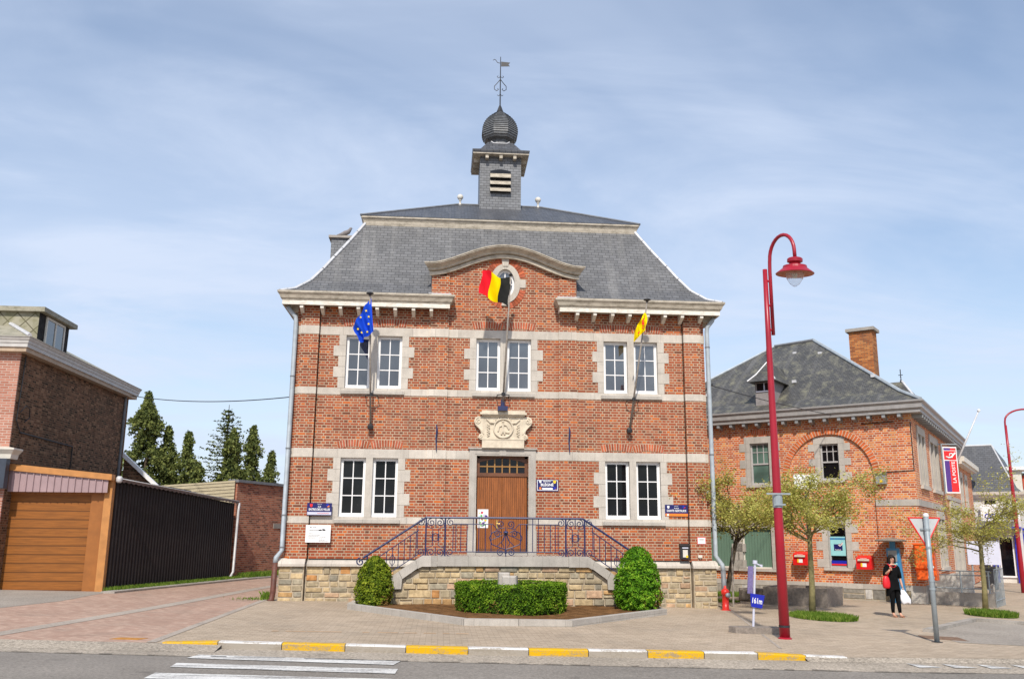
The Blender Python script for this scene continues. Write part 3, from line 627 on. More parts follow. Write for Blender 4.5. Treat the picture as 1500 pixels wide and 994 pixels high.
# things seen behind the panes: a jar of flowers, a sheet of paper
# door
mb = MB()
mb.box(-0.88, -0.69, -0.05, 0.22, 1.96, 3.89); mb.box(0.69, 0.88, -0.05, 0.22, 1.96, 3.89)
mb.box(-0.905, -0.68, -0.075, 0.22, 1.24, 1.96); mb.box(0.68, 0.905, -0.075, 0.22, 1.24, 1.96)
mb.box(-0.88, 0.88, -0.05, 0.22, 3.89, 4.06); mb.box(-0.92, 0.92, -0.09, 0.0, 4.06, 4.10)
mb.box(-0.83, -0.735, -0.06, -0.05, 1.96, 3.99); mb.box(0.735, 0.83, -0.06, -0.05, 1.96, 3.99); mb.box(-0.735, 0.735, -0.06, -0.05, 3.93, 3.99)
mb.box(-0.09, 0.09, -0.07, -0.05, 3.89, 4.06); mb.box(-0.67, 0.67, -0.03, 0.2, 1.26, 1.385)
part(mb, 'door_surround', M['stone_grey'])
D = MB(); D.box(-0.66, -0.006, 0.15, 0.21, 1.49, 3.36); D.box(0.006, 0.66, 0.15, 0.21, 1.49, 3.36)
door = part(D, 'door', M['door'])
mb = MB(); mb.box(-0.68, -0.6, 0.13, 0.20, 3.4, 3.89); mb.box(0.6, 0.68, 0.13, 0.20, 3.4, 3.89); mb.box(-0.68, 0.68, 0.12, 0.20, 3.36, 3.45); mb.box(-0.68, 0.68, 0.13, 0.20, 3.83, 3.89)
kp = MB(); kp.box(-0.66, 0.66, 0.135, 0.155, 1.40, 1.49); kp.build('kick_board', M['door_frame'], door)
pts = [(-0.6, 3.83)]+[(-0.6+1.2*k/16, 3.73+0.10*math.sin(math.pi*k/16)) for k in range(17)]+[(0.6, 3.83)]
for k in range(16): mb.prism([(pts[1+k][0], 3.84), (pts[2+k][0], 3.84), pts[2+k], pts[1+k]], 0.13, 0.17)
mb.build('door_frame', M['door_frame'], door)
mb = MB()
for k in range(1, 6): x = -0.6+0.2*k; mb.box(x-0.016, x+0.016, 0.14, 0.165, 3.45, 3.83)
mb.box(-0.6, 0.6, 0.138, 0.163, 3.605, 3.635); mb.build('glazing_bar', M['muntin_wood'], door)
mb = MB(); mb.box(-0.6, 0.6, 0.170, 0.18, 3.45, 3.83); mb.build('transom_pane', M['glass_dark'], door)
mb = MB(); mb.box(-0.145, -0.105, 0.14, 0.15, 2.0, 2.22); mb.tube([(-0.125, 0.15, 2.13), (-0.125, 0.09, 2.13)], 0.012, 8); mb.tube([(-0.125, 0.095, 2.13), (-0.02, 0.095, 2.125)], 0.012, 8); mb.build('handle', M['brass'], door)
# round window of the gable
def ell(rx, rz, n=40, cx_=EX, cz_=EZ): return [(cx_+rx*math.cos(2*math.pi*k/n), cz_+rz*math.sin(2*math.pi*k/n)) for k in range(n)]
def ring(mb, r0, r1, y0, y1, n=40):
    A = ell(*r0, n); B_ = ell(*r1, n)
    mb.loft([[(p[0], y1, p[1]) for p in A], [(p[0], y0, p[1]) for p in A], [(p[0], y0, p[1]) for p in B_], [(p[0], y1, p[1]) for p in B_]], caps=False)
mb = MB(); ring(mb, (0.262, 0.41), (0.42, 0.565), -0.03, 0.16)
for s in (-1, 1): a, b = sorted((EX+s*0.40, EX+s*0.57)); mb.box(a, b, -0.028, 0.05, EZ-0.115, EZ+0.115)
mb.prism([(EX-0.075, 9.13), (EX+0.075, 9.13), (EX+0.11, 9.36), (EX-0.11, 9.36)], -0.05, 0.05)
mb.prism([(EX-0.075, 8.16), (EX+0.075, 8.16), (EX+0.10, 8.0), (EX-0.10, 8.0)], -0.045, 0.05)
part(mb, 'oculus_surround', M['stone_plain'])
oq = [MB() for _ in range(4)]
for k in range(44):
    a0 = 2*math.pi*(k+0.07)/44; a1 = 2*math.pi*(k+0.93)/44; am = (a0+a1)/2
    if abs(math.sin(am)) < 0.24 or abs(math.cos(am)) < 0.16: continue
    mb = oq[k//11]; mb.usec = True; mb.col = sc_(random.choice(((0.42, 0.115, 0.055), (0.36, 0.1, 0.055))), random.uniform(0.75, 1.3))
    q = [(EX+r*math.cos(a), EZ+rz*math.sin(a)) for r, rz, a in ((0.425, 0.57, a0), (0.425, 0.57, a1), (0.59, 0.735, a1), (0.59, 0.735, a0))]
    mb.prism(q, -0.012, 0.02)
for mb in oq: part(mb, 'oculus_arch', M['voussoir'])
mb = MB(); ring(mb, (0.205, 0.345), (0.263, 0.412), 0.075, 0.14); mb.box(EX-0.015, EX+0.015, 0.085, 0.12, EZ-0.345, EZ+0.345); mb.box(EX-0.205, EX+0.205, 0.086, 0.121, EZ-0.015, EZ+0.015)
f = part(mb, 'window', M['white'], label='oval window with four panes high in the gable'); mb = MB(); mb.prism(ell(0.21, 0.35), 0.105, 0.11); mb.build('pane', M['glass_sky'], f)
# gable cornice swept along the curve
prof = [(-0.06, 0.0), (-0.13, 0.0), (-0.14, 0.085), (-0.10, 0.09), (-0.10, 0.105), (-0.20, 0.125), (-0.20, 0.15), (-0.22, 0.18), (-0.33, 0.245), (-0.36, 0.25), (-0.36, 0.275), (-0.38, 0.28), (-0.38, 0.305), (0.6, 0.30), (0.6, 0.02)]
xs = [-2.0+4.0*k/36 for k in range(37)]
rings = []
for k, x in enumerate(xs):
    g_ = gable(x); slope = (gable(x+0.01)-gable(x-0.01))/0.02; nx, nz = -slope/math.hypot(1, slope), 1/math.hypot(1, slope)
    e = 0.0
    rings.append([(x+nx*z+(math.copysign(1, x)*(-y)*0.5 if k in (0, 36) else 0), y, g_+nz*z) for y, z in prof])
mb = MB(); mb.loft(rings); part(mb, 'gable_cornice', M['cornice'])
mb = MB(); ra = [(x, 0.55, gable(x)+0.29) for x in xs]; rb = [(x, 2.2, gable(x)+0.29) for x in xs]
mb.loft([[(x, -0.30, gable(x)+0.335) for x in xs], rb], close=False); part(mb, 'gable_roof', M['lead'])
for s in (-1, 1):
    mb = MB(); a, b = sorted((s*1.93, s*2.02)); mb.box(a, b, 0.03, 1.3, 8.2, 8.82); part(mb, 'gable_cheek', M['slate_dark'])
    mb = MB(); a, b = sorted((s*1.46, s*2.08)); mb.box(a, b, -0.16, 0.25, 8.20, 8.27); part(mb, 'pilaster_cap', M['zinc_light'])
# main cornice, two lengths with returns
def sweep_plan(mb, path, prof):
    """path: wall line in plan (x, y), outward to the right-hand side; prof: (out, z)"""
    P = [Vector((p[0], p[1])) for p in path]; rings = []
    for i, p in enumerate(P):
        d0 = (P[i]-P[i-1]).normalized() if i else (P[1]-P[0]).normalized(); d1 = (P[i+1]-P[i]).normalized() if i < len(P)-1 else d0
        n0 = Vector((d0.y, -d0.x)); n1 = Vector((d1.y, -d1.x)); b = (n0+n1); b /= max(b.dot(n0), 0.2)
        rings.append([(p.x+b.x*o_, p.y+b.y*o_, z) for o_, z in prof])
    mb.loft(rings)
CPROF = [(0.0, 7.84), (0.33, 7.84), (0.33, 7.80), (0.37, 7.80), (0.37, 7.90), (0.39, 7.92), (0.39, 7.95), (0.42, 7.96), (0.45, 8.04), (0.50, 8.10), (0.50, 8.15), (0.46, 8.15), (0.40, 8.12), (0.0, 8.12)]
FPROF = [(0.372, 7.795), (0.376, 7.795), (0.376, 7.91), (0.372, 7.91)]
for path in ([(-FW, 8.0), (-FW, 0.0), (-1.87, 0.0), (-1.87, 0.45)], [(1.87, 0.45), (1.87, 0.0), (FW, 0.0), (FW, 8.0)]):
    mb = MB(); sweep_plan(mb, path, CPROF); c_ = part(mb, 'cornice', M['cornice'])
    mb = MB(); sweep_plan(mb, path, FPROF); mb.build('fascia_board', M['cornice_white'], c_)
    for k in range(8):
        x = (5.44, 4.90, 4.42, 3.94, 3.44, 2.96, 2.47, 1.99)[k]*(-1 if path[0][0] < 0 else 1)
        mb = MB(); mb.prism([(x-0.05, 7.80), (x+0.05, 7.80), (x+0.05, 7.66), (x-0.05, 7.66)], -0.36, -0.335); mb.v = []
        mb = MB(); mb.add([(x-0.045, -0.345, 7.835), (x+0.045, -0.345, 7.835), (x+0.045, -0.345, 7.72), (x-0.045, -0.345, 7.72), (x-0.045, 0.0, 7.835), (x+0.045, 0.0, 7.835), (x+0.045, 0.0, 7.60), (x-0.045, 0.0, 7.60)],
                          [(0, 1, 2, 3), (3, 2, 6, 7), (0, 3, 7, 4), (1, 5, 6, 2)])
        part(mb, 'rafter_tail', M['cornice_white'])
    s = -1 if path[0][0] < 0 else 1
    mb = MB(); mb.box(*sorted((s*FW, s*(FW+0.18))), 0.3, 0.42, 7.62, 7.84); mb.box(*sorted((s*FW, s*(FW+0.28))), 0.0, 0.1, 7.68, 7.84); part(mb, 'rafter_tail', M['cornice'])
# mansard roof
IP = [(0.02, 8.13), (0.345, 8.28), (0.70, 8.62), (0.985, 9.05), (1.25, 9.50), (1.61, 10.10), (2.0, 10.79)]
def rect(i, z): return [(-(6.03-i), -0.46+i, z), ((6.03-i), -0.46+i, z), ((6.03-i), 8.46-i, z), (-(6.03-i), 8.46-i, z)]
mb = MB()
for (i0, z0), (i1, z1) in zip(IP[:-1], IP[1:]):
    A, B_ = rect(i0, z0), rect(i1, z1)
    for k in (1, 2, 3): mb.poly([A[k], A[(k+1) % 4], B_[(k+1) % 4], B_[k]])
    ya, yb = A[0][1], B_[0][1]
    if yb <= 0.25 or ya < 0.25:
        for s in (-1, 1):
            mb.poly([(s*2.0, ya, z0), (s*(6.03-i0), ya, z0), (s*(6.03-i1), yb, z1), (s*2.0, yb, z1)])
        if yb > 0.25: mb.poly([(-2.0, 0.25, z0+(z1-z0)*(0.25-ya)/(yb-ya)), (2.0, 0.25, z0+(z1-z0)*(0.25-ya)/(yb-ya)), (2.0, yb, z1), (-2.0, yb, z1)])
    else: mb.poly([A[0], A[1], B_[1], B_[0]])
mb.poly(rect(*IP[-1])); part(mb, 'mansard_roof', M['slate'])
for sx in (-1, 1):
    mb = MB()
    for (i0, z0), (i1, z1) in zip(IP[:-1], IP[1:]):
        n = 2 if i1-i0 > 0.3 else 1
        for k in range(n):
            f0, f1 = k/n, (k+0.94)/n
            a = Vector((sx*(6.03-(i0+(i1-i0)*f0)), -0.46+i0+(i1-i0)*f0, z0+(z1-z0)*f0)); b = Vector((sx*(6.03-(i0+(i1-i0)*f1)), -0.46+i0+(i1-i0)*f1, z0+(z1-z0)*f1))
            mb.tube([a+V(0, -0.01, 0.015), b+V(0, -0.01, 0.02)], 0.046, 6)
    part(mb, 'hip_flashing', M['zinc_light'])
UPROF = [(0.0, 10.72), (0.03, 10.72), (0.05, 10.80), (0.06, 10.86), (0.10, 10.93), (0.13, 10.95), (0.13, 11.0), (0.0, 11.0)]
q = 4.03; mb = MB(); P = [(-q, 6.46), (-q, 1.54), (q, 1.54), (q, 6.46)]; sweep_plan(mb, P, UPROF); part(mb, 'curb_cornice', M['cornice'])
mb = MB(); y0, y1, zc = 1.40, 6.6, 11.0
A = [(-4.17, y0, zc), (4.17, y0, zc), (4.17, y1, zc), (-4.17, y1, zc)]; ra, rb = (-1.3, 4.0, 12.42), (1.42, 4.0, 12.42)
mb.add(A+[ra, rb], [(0, 1, 5, 4), (1, 2, 5), (2, 3, 4, 5), (3, 0, 4)]); part(mb, 'upper_roof', M['slate_dark'])
mb = MB()
for a, b in ((A[0], ra), (A[1], rb), (ra, rb)): mb.tube([Vector(a)+V(0, 0, .01), Vector(b)+V(0, 0, .01)], 0.04, 6)
part(mb, 'ridge_flashing', M['lead'])
for x in (-1.22, 1.357):
    mb = MB(); mb.smooth = True; mb.lathe([(0.05, 0), (0.055, 0.03), (0.032, 0.06), (0.032, 0.17), (0.05, 0.18), (0.05, 0.195)]+[(0.10*math.sin(math.pi*(k+0.5)/10+0.0), 0.29-0.10*math.cos(math.pi*(k+0.5)/10)) for k in range(10)], 14, (x, 4.0, 12.40)); part(mb, 'ball_finial', M['offwhite'])
# bell turret
TX, TY = 0.06, 4.0
t = MB(); r = 0.67; t.box(TX-r, TX+r, TY-r, TY+r, 11.4, 13.98); tur = part(t, 'bell_turret', M['slate_tower'])
mb = MB()
lz0, lz1 = 12.62, 13.37
mb.box(TX-0.335, TX+0.335, TY-r-0.015, TY-r-0.004, lz0, lz1); mb.prism([(TX-0.335, lz1)]+[(TX-0.335+0.67*k/8, lz1+0.06*math.sin(math.pi*k/8)) for k in range(9)], TY-r-0.015, TY-r-0.004)
mb.build('louvre_shade_sheet', M['glass_dark'], tur)  # dark sheet painted for the shade behind the slats, the wall is not cut
mb = MB()
for k in range(3):
    z = lz0+0.03+k*0.235
    mb.add([(TX-0.335, TY-r-0.14, z-0.02), (TX+0.335, TY-r-0.14, z-0.02), (TX+0.335, TY-r-0.14, z+0.02), (TX-0.335, TY-r-0.14, z+0.02), (TX-0.335, TY-r-0.01, z+0.13), (TX+0.335, TY-r-0.01, z+0.13), (TX+0.335, TY-r-0.01, z+0.17), (TX-0.335, TY-r-0.01, z+0.17)],
           [(0, 1, 2, 3), (3, 2, 6, 7), (0, 4, 5, 1), (0, 3, 7, 4), (1, 5, 6, 2)])
mb.build('louvre', M['cornice'], tur)
mb = MB(); e = 0.93; z = 13.98
sq = lambda h, zz_: [(TX-h, TY-h, zz_), (TX+h, TY-h, zz_), (TX+h, TY+h, zz_), (TX-h, TY+h, zz_)]
mb.loft([sq(e-0.03, z-0.08), sq(e, z), sq(e, z+0.03), sq(0.66, z+0.16), sq(0.46, z+0.44), sq(0.40, z+0.52)]); mb.build('turret_roof', M['slate_dark'], tur)
mb = MB(); mb.box(TX-e+0.02, TX+e-0.02, TY-e+0.02, TY+e-0.02, z-0.11, z-0.08)
for s in (-0.45, 0, 0.45):
    mb.box(TX+s-0.05, TX+s+0.05, TY-e+0.06, TY-r, z-0.24, z-0.11)
    for s2 in (-1, 1): mb.box(*sorted((TX+s2*r, TX+s2*(e-0.06))), TY+s-0.05, TY+s+0.05, z-0.24, z-0.11)
mb.build('soffit_board', M['cornice'], tur)
mb = MB(); mb.lathe([(0.44, 0), (0.39, 0.12), (0.36, 0.34)], 8, (TX, TY, 14.36), math.pi/8); mb.build('lantern_neck', M['slate_tower'], tur)
mb = MB(); mb.tube([(TX-0.30, TY-0.40, 14.52), (TX-0.22, TY-0.46, 14.44), (TX+0.22, TY-0.46, 14.44), (TX+0.30, TY-0.40, 14.52)], 0.022, 6); mb.build('lead_flashing', M['zinc_light'], tur)
mb = MB()
dp = [(0.50, 0.0), (0.585, 0.10), (0.62, 0.26), (0.61, 0.42), (0.555, 0.60), (0.46, 0.76), (0.33, 0.90), (0.20, 1.0), (0.10, 1.08)]
zz0 = 14.70
for i in range(15):
    t0 = i/15*1.08; t1 = (i+1)/15*1.08
    def rad(t_):
        for (a, ta), (b, tb) in zip(dp[:-1], dp[1:]):
            if ta <= t_ <= tb+1e-6: return a+(b-a)*(t_-ta)/(tb-ta)
        return dp[-1][0]
    mb.lathe([(rad(t0)+0.03, t0), (rad(t1)+0.0, t1+0.002)], 8, (TX, TY, zz0), math.pi/8)
mb.lathe([(0.36, -0.02), (0.48, 0.02), (0.50, 0.05)], 8, (TX, TY, zz0-0.02), math.pi/8)
mb.build('onion_dome', M['dome'], tur)
WV = MB(); WV.lathe([(0.12, 0.08), (0.14, 0.10), (0.09, 0.10), (0.115, 0.16), (0.07, 0.28), (0.05, 0.34), (0.022, 0.40), (0.018, 1.3), (0.012, 2.2)], 8, (TX, TY, 15.64))
wv = WV.build('weathervane', M['black_iron'], tur)
mb = MB(); q = [(TX+0.0, 17.48), (TX+0.30, 17.50), (TX+0.25, 17.56), (TX+0.31, 17.64), (TX+0.0, 17.66)]; mb.prism([(a+0.02, b) for a, b in q], TY-0.006, TY+0.006); mb.build('vane', M['black_iron'], wv); mb = MB()
def spiral(c, r0, a0, turns, n=22, r1=0.15, yy=None):
    o = []
    for k in range(n+1):
        f_ = k/n; r_ = r0*(1-f_*(1-r1)); a_ = a0+turns*2*math.pi*f_; o.append((c[0]+r_*math.cos(a_), (yy if yy is not None else c[1]), c[-1]+r_*math.sin(a_)))
    return o
mb.tube([(TX, TY, 17.60), (TX-0.10, TY, 17.62), (TX-0.17, TY, 17.72), (TX-0.22, TY, 17.74), (TX-0.25, TY, 17.70)], 0.012, 5)
for s in (-1, 1):
    mb.tube([(TX, TY, 17.0), (TX+s*0.10, TY, 16.86), (TX+s*0.20, TY, 16.74), (TX+s*0.20, TY, 16.62), (TX+s*0.12, TY, 16.57), (TX+s*0.06, TY, 16.62), (TX+s*0.09, TY, 16.66)], 0.013, 5)
    mb.tube([(TX, TY, 17.10), (TX+s*0.07, TY, 17.05), (TX+s*0.11, TY, 17.09), (TX+s*0.08, TY, 17.13)], 0.011, 5); mb.tube([(TX, TY, 16.45), (TX+s*0.06, TY, 16.38), (TX+s*0.10, TY, 16.42)], 0.011, 5)
mb.build('vane_scroll', M['black_iron'], wv)
# chimney clad in slate
mb = MB(); mb.box(-5.34, -4.5, 4.0, 4.8, 9.2, 11.14); ch = part(mb, 'chimney', M['slate_tower']); mb = MB(); mb.box(-5.42, -4.42, 3.93, 4.87, 11.14, 11.22); mb.build('chimney_cap', M['concrete'], ch)
# stone base and sloping plinth course
mb = MB(); zb_ = lambda x: G(x)-0.1
for a, b, y in ((-5.0, 5.0, 0.0), (-5.64, -5.02, -0.16), (5.02, 5.64, -0.16)): mb.slab([(a, y+0.02, 0), (b, y+0.02, 0), (b, 0.3, 0), (a, 0.3, 0)], 0.0-0.05, 1.04)
mb.box(-5.62, 5.62, 0.3, 8.05, -0.05, 1.04); base = part(mb, 'stone_base', M['mortar'])
mb = MB(); mb.usec = True
rubble(mb, -4.98, 4.98, 1.03, 0.02, 0.025, clip=lambda x, z: abs(x) > 2.5 or z > 0.9); rubble(mb, -5.64, -5.03, 1.03, 0.0, -0.135); rubble(mb, 5.03, 5.64, 1.03, 0.0, -0.135)
for s in (-1, 1):
    mb.T = Matrix.Translation((s*5.615, 0, 0)) @ Matrix.Rotation(s*math.pi/2, 4, 'Z')
    rubble(mb, (-0.12 if s > 0 else -8.0), (8.0 if s > 0 else 0.12), 1.03, 0.0, 0.0)
mb.T = None; mb.build('rubble_facing', M['rubble'], base)
mb = MB()
def plinth(x0, x1, y): mb.add([(x0, y-0.05, 1.03), (x1, y-0.05, 1.03), (x1, y-0.05, 1.09), (x0, y-0.05, 1.09), (x1, y+0.10, 1.225), (x0, y+0.10, 1.225), (x0, y+0.2, 1.03), (x1, y+0.2, 1.03)], [(0, 1, 2, 3), (3, 2, 4, 5), (0, 3, 5, 6), (1, 7, 4, 2), (0, 6, 7, 1)])
plinth(-4.97, 4.97, -0.02); plinth(-5.67, -5.0, -0.17); plinth(5.0, 5.67, -0.17)
for s in (-1, 1): mb.box(*sorted((s*5.58, s*5.68)), 0.0, 8.05, 1.03, 1.12)
part(mb, 'plinth_course', M['stone'])
# carved stone panel over the door
P_ = thing('carved_plaque', 'cream carved stone panel with scrolls and round relief above the brown door', 'plaque', (0, -0.02, 4.09))
mb = MB(); mb.box(-0.56, 0.56, -0.12, 0.03, 0.0, 0.22); mb.box(-0.54, 0.54, -0.09, 0.03, 0.22, 0.84)
mb.box(-0.57, 0.57, -0.15, 0.03, 0.84, 0.88); mb.box(-0.62, 0.62, -0.20, 0.03, 0.88, 0.93); mb.box(-0.58, 0.58, -0.18, 0.03, 0.93, 0.99)
mb.box(-0.55, 0.55, -0.13, -0.11, 0.215, 0.235)
pl = mb.build('panel', M['carved'], P_)
mb = MB()
for s in (-1, 1):
    mb.prism([(s*x, z) for x, z in ((0.52, 0.22), (0.60, 0.22), (0.66, 0.27), (0.64, 0.35), (0.58, 0.38), (0.62, 0.48), (0.74, 0.60), (0.78, 0.70), (0.75, 0.80), (0.66, 0.84), (0.52, 0.82))], -0.10, 0.02)
    mb.tube(spiral((s*0.665, 0, 0.71), 0.085, math.pi/2, s*-1.5, yy=-0.105), 0.016, 6); mb.tube(spiral((s*0.60, 0, 0.30), 0.05, math.pi/2, s*1.4, yy=-0.105), 0.012, 6)
    mb.tube([(s*0.52, -0.10, 0.36), (s*0.62, -0.10, 0.50), (s*0.73, -0.10, 0.62), (s*0.76, -0.10, 0.71)], 0.014, 6)
    mb.tube([(s*0.44, -0.10, 0.76), (s*0.34, -0.11, 0.67), (s*0.22, -0.12, 0.66), (s*0.12, -0.12, 0.76)], 0.026, 7)
    for k in range(5): mb.tube([(s*(0.42+0.01*(k % 2)), -0.10, 0.30+0.065*k), (s*(0.38-0.015*(k % 2)), -0.115, 0.335+0.065*k), (s*(0.42+0.01*(k % 2)), -0.10, 0.37+0.065*k)], 0.018, 6)
    for k in range(4): mb.tube([(s*(0.05+0.06*k), -0.105, 0.79-0.012*k*k), (s*(0.085+0.06*k), -0.115, 0.80-0.012*k*k)], 0.018, 6)
mb.build('scroll', M['carved'], P_)
mb = MB(); n = 30
c3 = [(0.25*math.cos(2*math.pi*k/n), -0.12, 0.52+0.25*math.sin(2*math.pi*k/n)) for k in range(n+1)]; mb.tube(c3, 0.022, 7, False); mb.prism([(p[0]*0.95, (p[2]-0.52)*0.95+0.52) for p in c3[:-1]], -0.10, -0.05)
for a, b, r_ in (((-0.01, 0.66), (-0.01, 0.50), 0.035), ((-0.01, 0.50), (-0.05, 0.36), 0.03), ((-0.01, 0.50), (0.04, 0.36), 0.03), ((-0.01, 0.62), (-0.10, 0.56), 0.02), ((-0.01, 0.62), (0.10, 0.60), 0.02), ((0.10, 0.60), (0.15, 0.50), 0.025), ((-0.14, 0.44), (-0.10, 0.60), 0.02), ((0.06, 0.42), (0.16, 0.40), 0.022)):
    mb.tube([(a[0], -0.115, a[1]), (b[0], -0.115, b[1])], [r_, r_*0.8], 7)
mb.lathe([(0.0, -0.035), (0.03, -0.02), (0.036, 0.0), (0.03, 0.02), (0.0, 0.035)], 8, (-0.01, -0.115, 0.70)); mb.build('medallion', M['carved'], P_)
for x, n_ in ((-1.76, 1), (1.78, 2)):
    mb = MB(); mb.tube([(x-0.01, -0.10, 4.68), (x+0.005, -0.12, 4.55), (x-0.015, -0.11, 4.3), (x, -0.12, 4.0)], [0.012, 0.028, 0.022, 0.014], 6)
    part(mb, 'wall_anchor', M['iron'])
# rain pipes
mb = MB(); mb.smooth = True; mb.tube([(-5.83, -0.10, 7.80), (-5.78, -0.12, 7.70), (-5.62, -0.10, 7.52), (-5.60, -0.10, 7.40), (-5.60, -0.10, 1.42), (-5.72, -0.20, 1.24), (-5.73, -0.22, 1.1)], 0.06, 10); rp = part(mb, 'rain_pipe', M['zinc'])
mb = MB(); mb.smooth = True; mb.tube([(-5.73, -0.22, 1.12), (-5.74, -0.22, 0.4), (-5.76, -0.24, 0.22), (-5.82, -0.28, 0.17)], 0.07, 10); mb.build('pipe_shoe', M['rust_pipe'], rp)
mb = MB()
for z in (5.9, 4.0, 2.3, 1.5): mb.tube([(-5.6, -0.10, z-0.015), (-5.6, -0.10, z+0.015)], 0.07, 10)
mb.build('pipe_clip', M['lead'], rp)
mb = MB(); mb.smooth = True; mb.tube([(5.83, -0.10, 7.78), (5.80, -0.12, 7.70), (5.66, -0.10, 7.52), (5.64, -0.10, 7.40), (5.64, -0.10, 1.36), (5.78, -0.2, 1.12), (5.79, -0.22, 0.95)], 0.06, 10); rp = part(mb, 'rain_pipe', M['zinc'])
mb = MB(); mb.smooth = True; mb.tube([(5.79, -0.22, 0.97), (5.80, -0.22, 0.08)], 0.065, 10); mb.build('pipe_shoe', M['lead'], rp)
mb = MB()
for z in (6.95, 4.0, 2.3): mb.tube([(5.64, -0.10, z-0.015), (5.64, -0.10, z+0.015)], 0.07, 10)
mb.build('pipe_clip', M['lead'], rp)

# ================================================================ stair in front of the door
ST = thing('entrance_stair', 'raised stone landing with two flights of steps, buff rubble front and grey coping', 'stair', (0, -0.8, 0.1))
def local(mb, P0): mb.T = Matrix.Translation(Vector(P0)) @ (mb.T or Matrix.Identity(4)); return mb
S0 = (0, 0.8, -0.1)
mb = local(MB(), S0)
mb.box(-1.98, 1.98, -1.42, -0.22, 0.0, 1.12)
mb.prism([(-2.74, 0.0), (2.74, 0.0), (2.74, 0.62), (1.98, 1.12), (-1.98, 1.12), (-2.74, 0.62)], -1.44, -1.22)
mb.build('core', M['mortar'], ST)
mb = local(MB(), S0); mb.usec = True
rubble(mb, -2.72, 2.72, 1.11, 0.02, -1.445, clip=lambda x, z: z < 1.12-max(0, abs(x)-1.95)*0.72-0.05); mb.build('rubble_facing', M['rubble'], ST)
mb = local(MB(), S0)
mb.box(-1.66, 1.54, -1.53, -0.22, 1.10, 1.335)
for s, xi in ((-1, -1.66), (1, 1.54)):
    mb.box(*sorted((xi+s*0.004, s*2.02)), -1.55, -1.2, 1.09, 1.345)
    mb.prism([(s*2.02, 1.345), (s*2.02, 1.09), (s*2.12, 1.04), (s*2.17, 1.25)], -1.55, -1.2)
    mb.prism([(s*2.125, 1.05), (s*2.175, 1.245), (s*2.57, 0.98), (s*2.48, 0.80)], -1.55, -1.2)
    mb.prism([(s*2.485, 0.795), (s*2.575, 0.975), (s*2.76, 0.84), (s*2.76, 0.56), (s*2.50, 0.57)], -1.56, -1.2)
mb.build('coping', M['stone_grey'], ST)
for s in (-1, 1):
    for k in range(6):
        mb = local(MB(), S0); z = 1.30-0.19*(k+1); x0 = 1.98+0.27*k; mb.box(*sorted((s*x0, s*(x0+0.29))), -1.22, -0.24, 0.0, z); mb.build('step', M['stone_grey'], ST)
# wrought iron railing
RL = thing('iron_railing', 'dark blue wrought iron railing with scrolls round the stair landing', 'railing', (0, -1.45, 1.33))
RO = (0, 1.45, -1.33); yr = -1.45
def rtube(mb, pts, r, n=6): mb.tube([(p[0], yr+(p[2] if len(p) > 2 else 0), p[1]) for p in pts], r, n)
mb = local(MB(), RO); zt, zm, zl = 2.25, 2.10, 1.44
rtube(mb, [(-3.44, 1.28), (-1.95, zt), (1.90, zt), (3.38, 1.30)], 0.026, 8)
for s in (-1, 1): mb.tube(spiral((s*3.50, 0, 1.19), 0.10, math.pi/2, s*-1.35 if s < 0 else -1.35, yy=yr) if s > 0 else spiral((-3.50, 0, 1.19), 0.10, math.pi/2, 1.35, yy=yr), 0.018, 6)
mb.build('handrail', M['iron'], RL)
for x in (-1.95, -1.48, 1.48, 1.95):
    mb = local(MB(), RO); rtube(mb, [(x, 1.30), (x, zt)], 0.022, 6); mb.build('post', M['iron'], RL)
for x in (-3.34, 3.30):
    mb = local(MB(), RO); rtube(mb, [(x, 0.75), (x, 1.34)], 0.022, 6); mb.build('post', M['iron'], RL)
mb = local(MB(), RO)
rtube(mb, [(-1.30, zm), (-0.32, zm)], 0.012); rtube(mb, [(0.32, zm), (1.30, zm)], 0.012); rtube(mb, [(-1.32, zl), (1.32, zl)], 0.014)
for s in (-1, 1):
    rtube(mb, [(s*3.32, 1.13), (s*2.12, 1.95)], 0.012); rtube(mb, [(s*2.80, 0.93), (s*2.12, 1.38)], 0.012)
mb.build('rail', M['iron'], RL)
for s in (-1, 1):
    for x in (0.36, 0.50, 0.66, 0.80, 0.95, 1.10, 1.22):
        mb = local(MB(), RO); rtube(mb, [(s*x, zl if x > 0.4 else zl), (s*x, zt if x in (0.66, 0.80) else zm)], 0.011); mb.build('baluster', M['iron'], RL)
    for x in (2.18, 2.32, 2.46, 2.60, 2.74, 2.88, 3.04):
        mb = local(MB(), RO); t0 = (x-2.12)/1.2; zt_ = 1.95-0.82*t0; zb2 = 1.38-0.66*(x-2.12); rtube(mb, [(s*x, max(zb2, 0.75)), (s*x, zt_)], 0.011); mb.build('baluster', M['iron'], RL)
mb = local(MB(), RO)
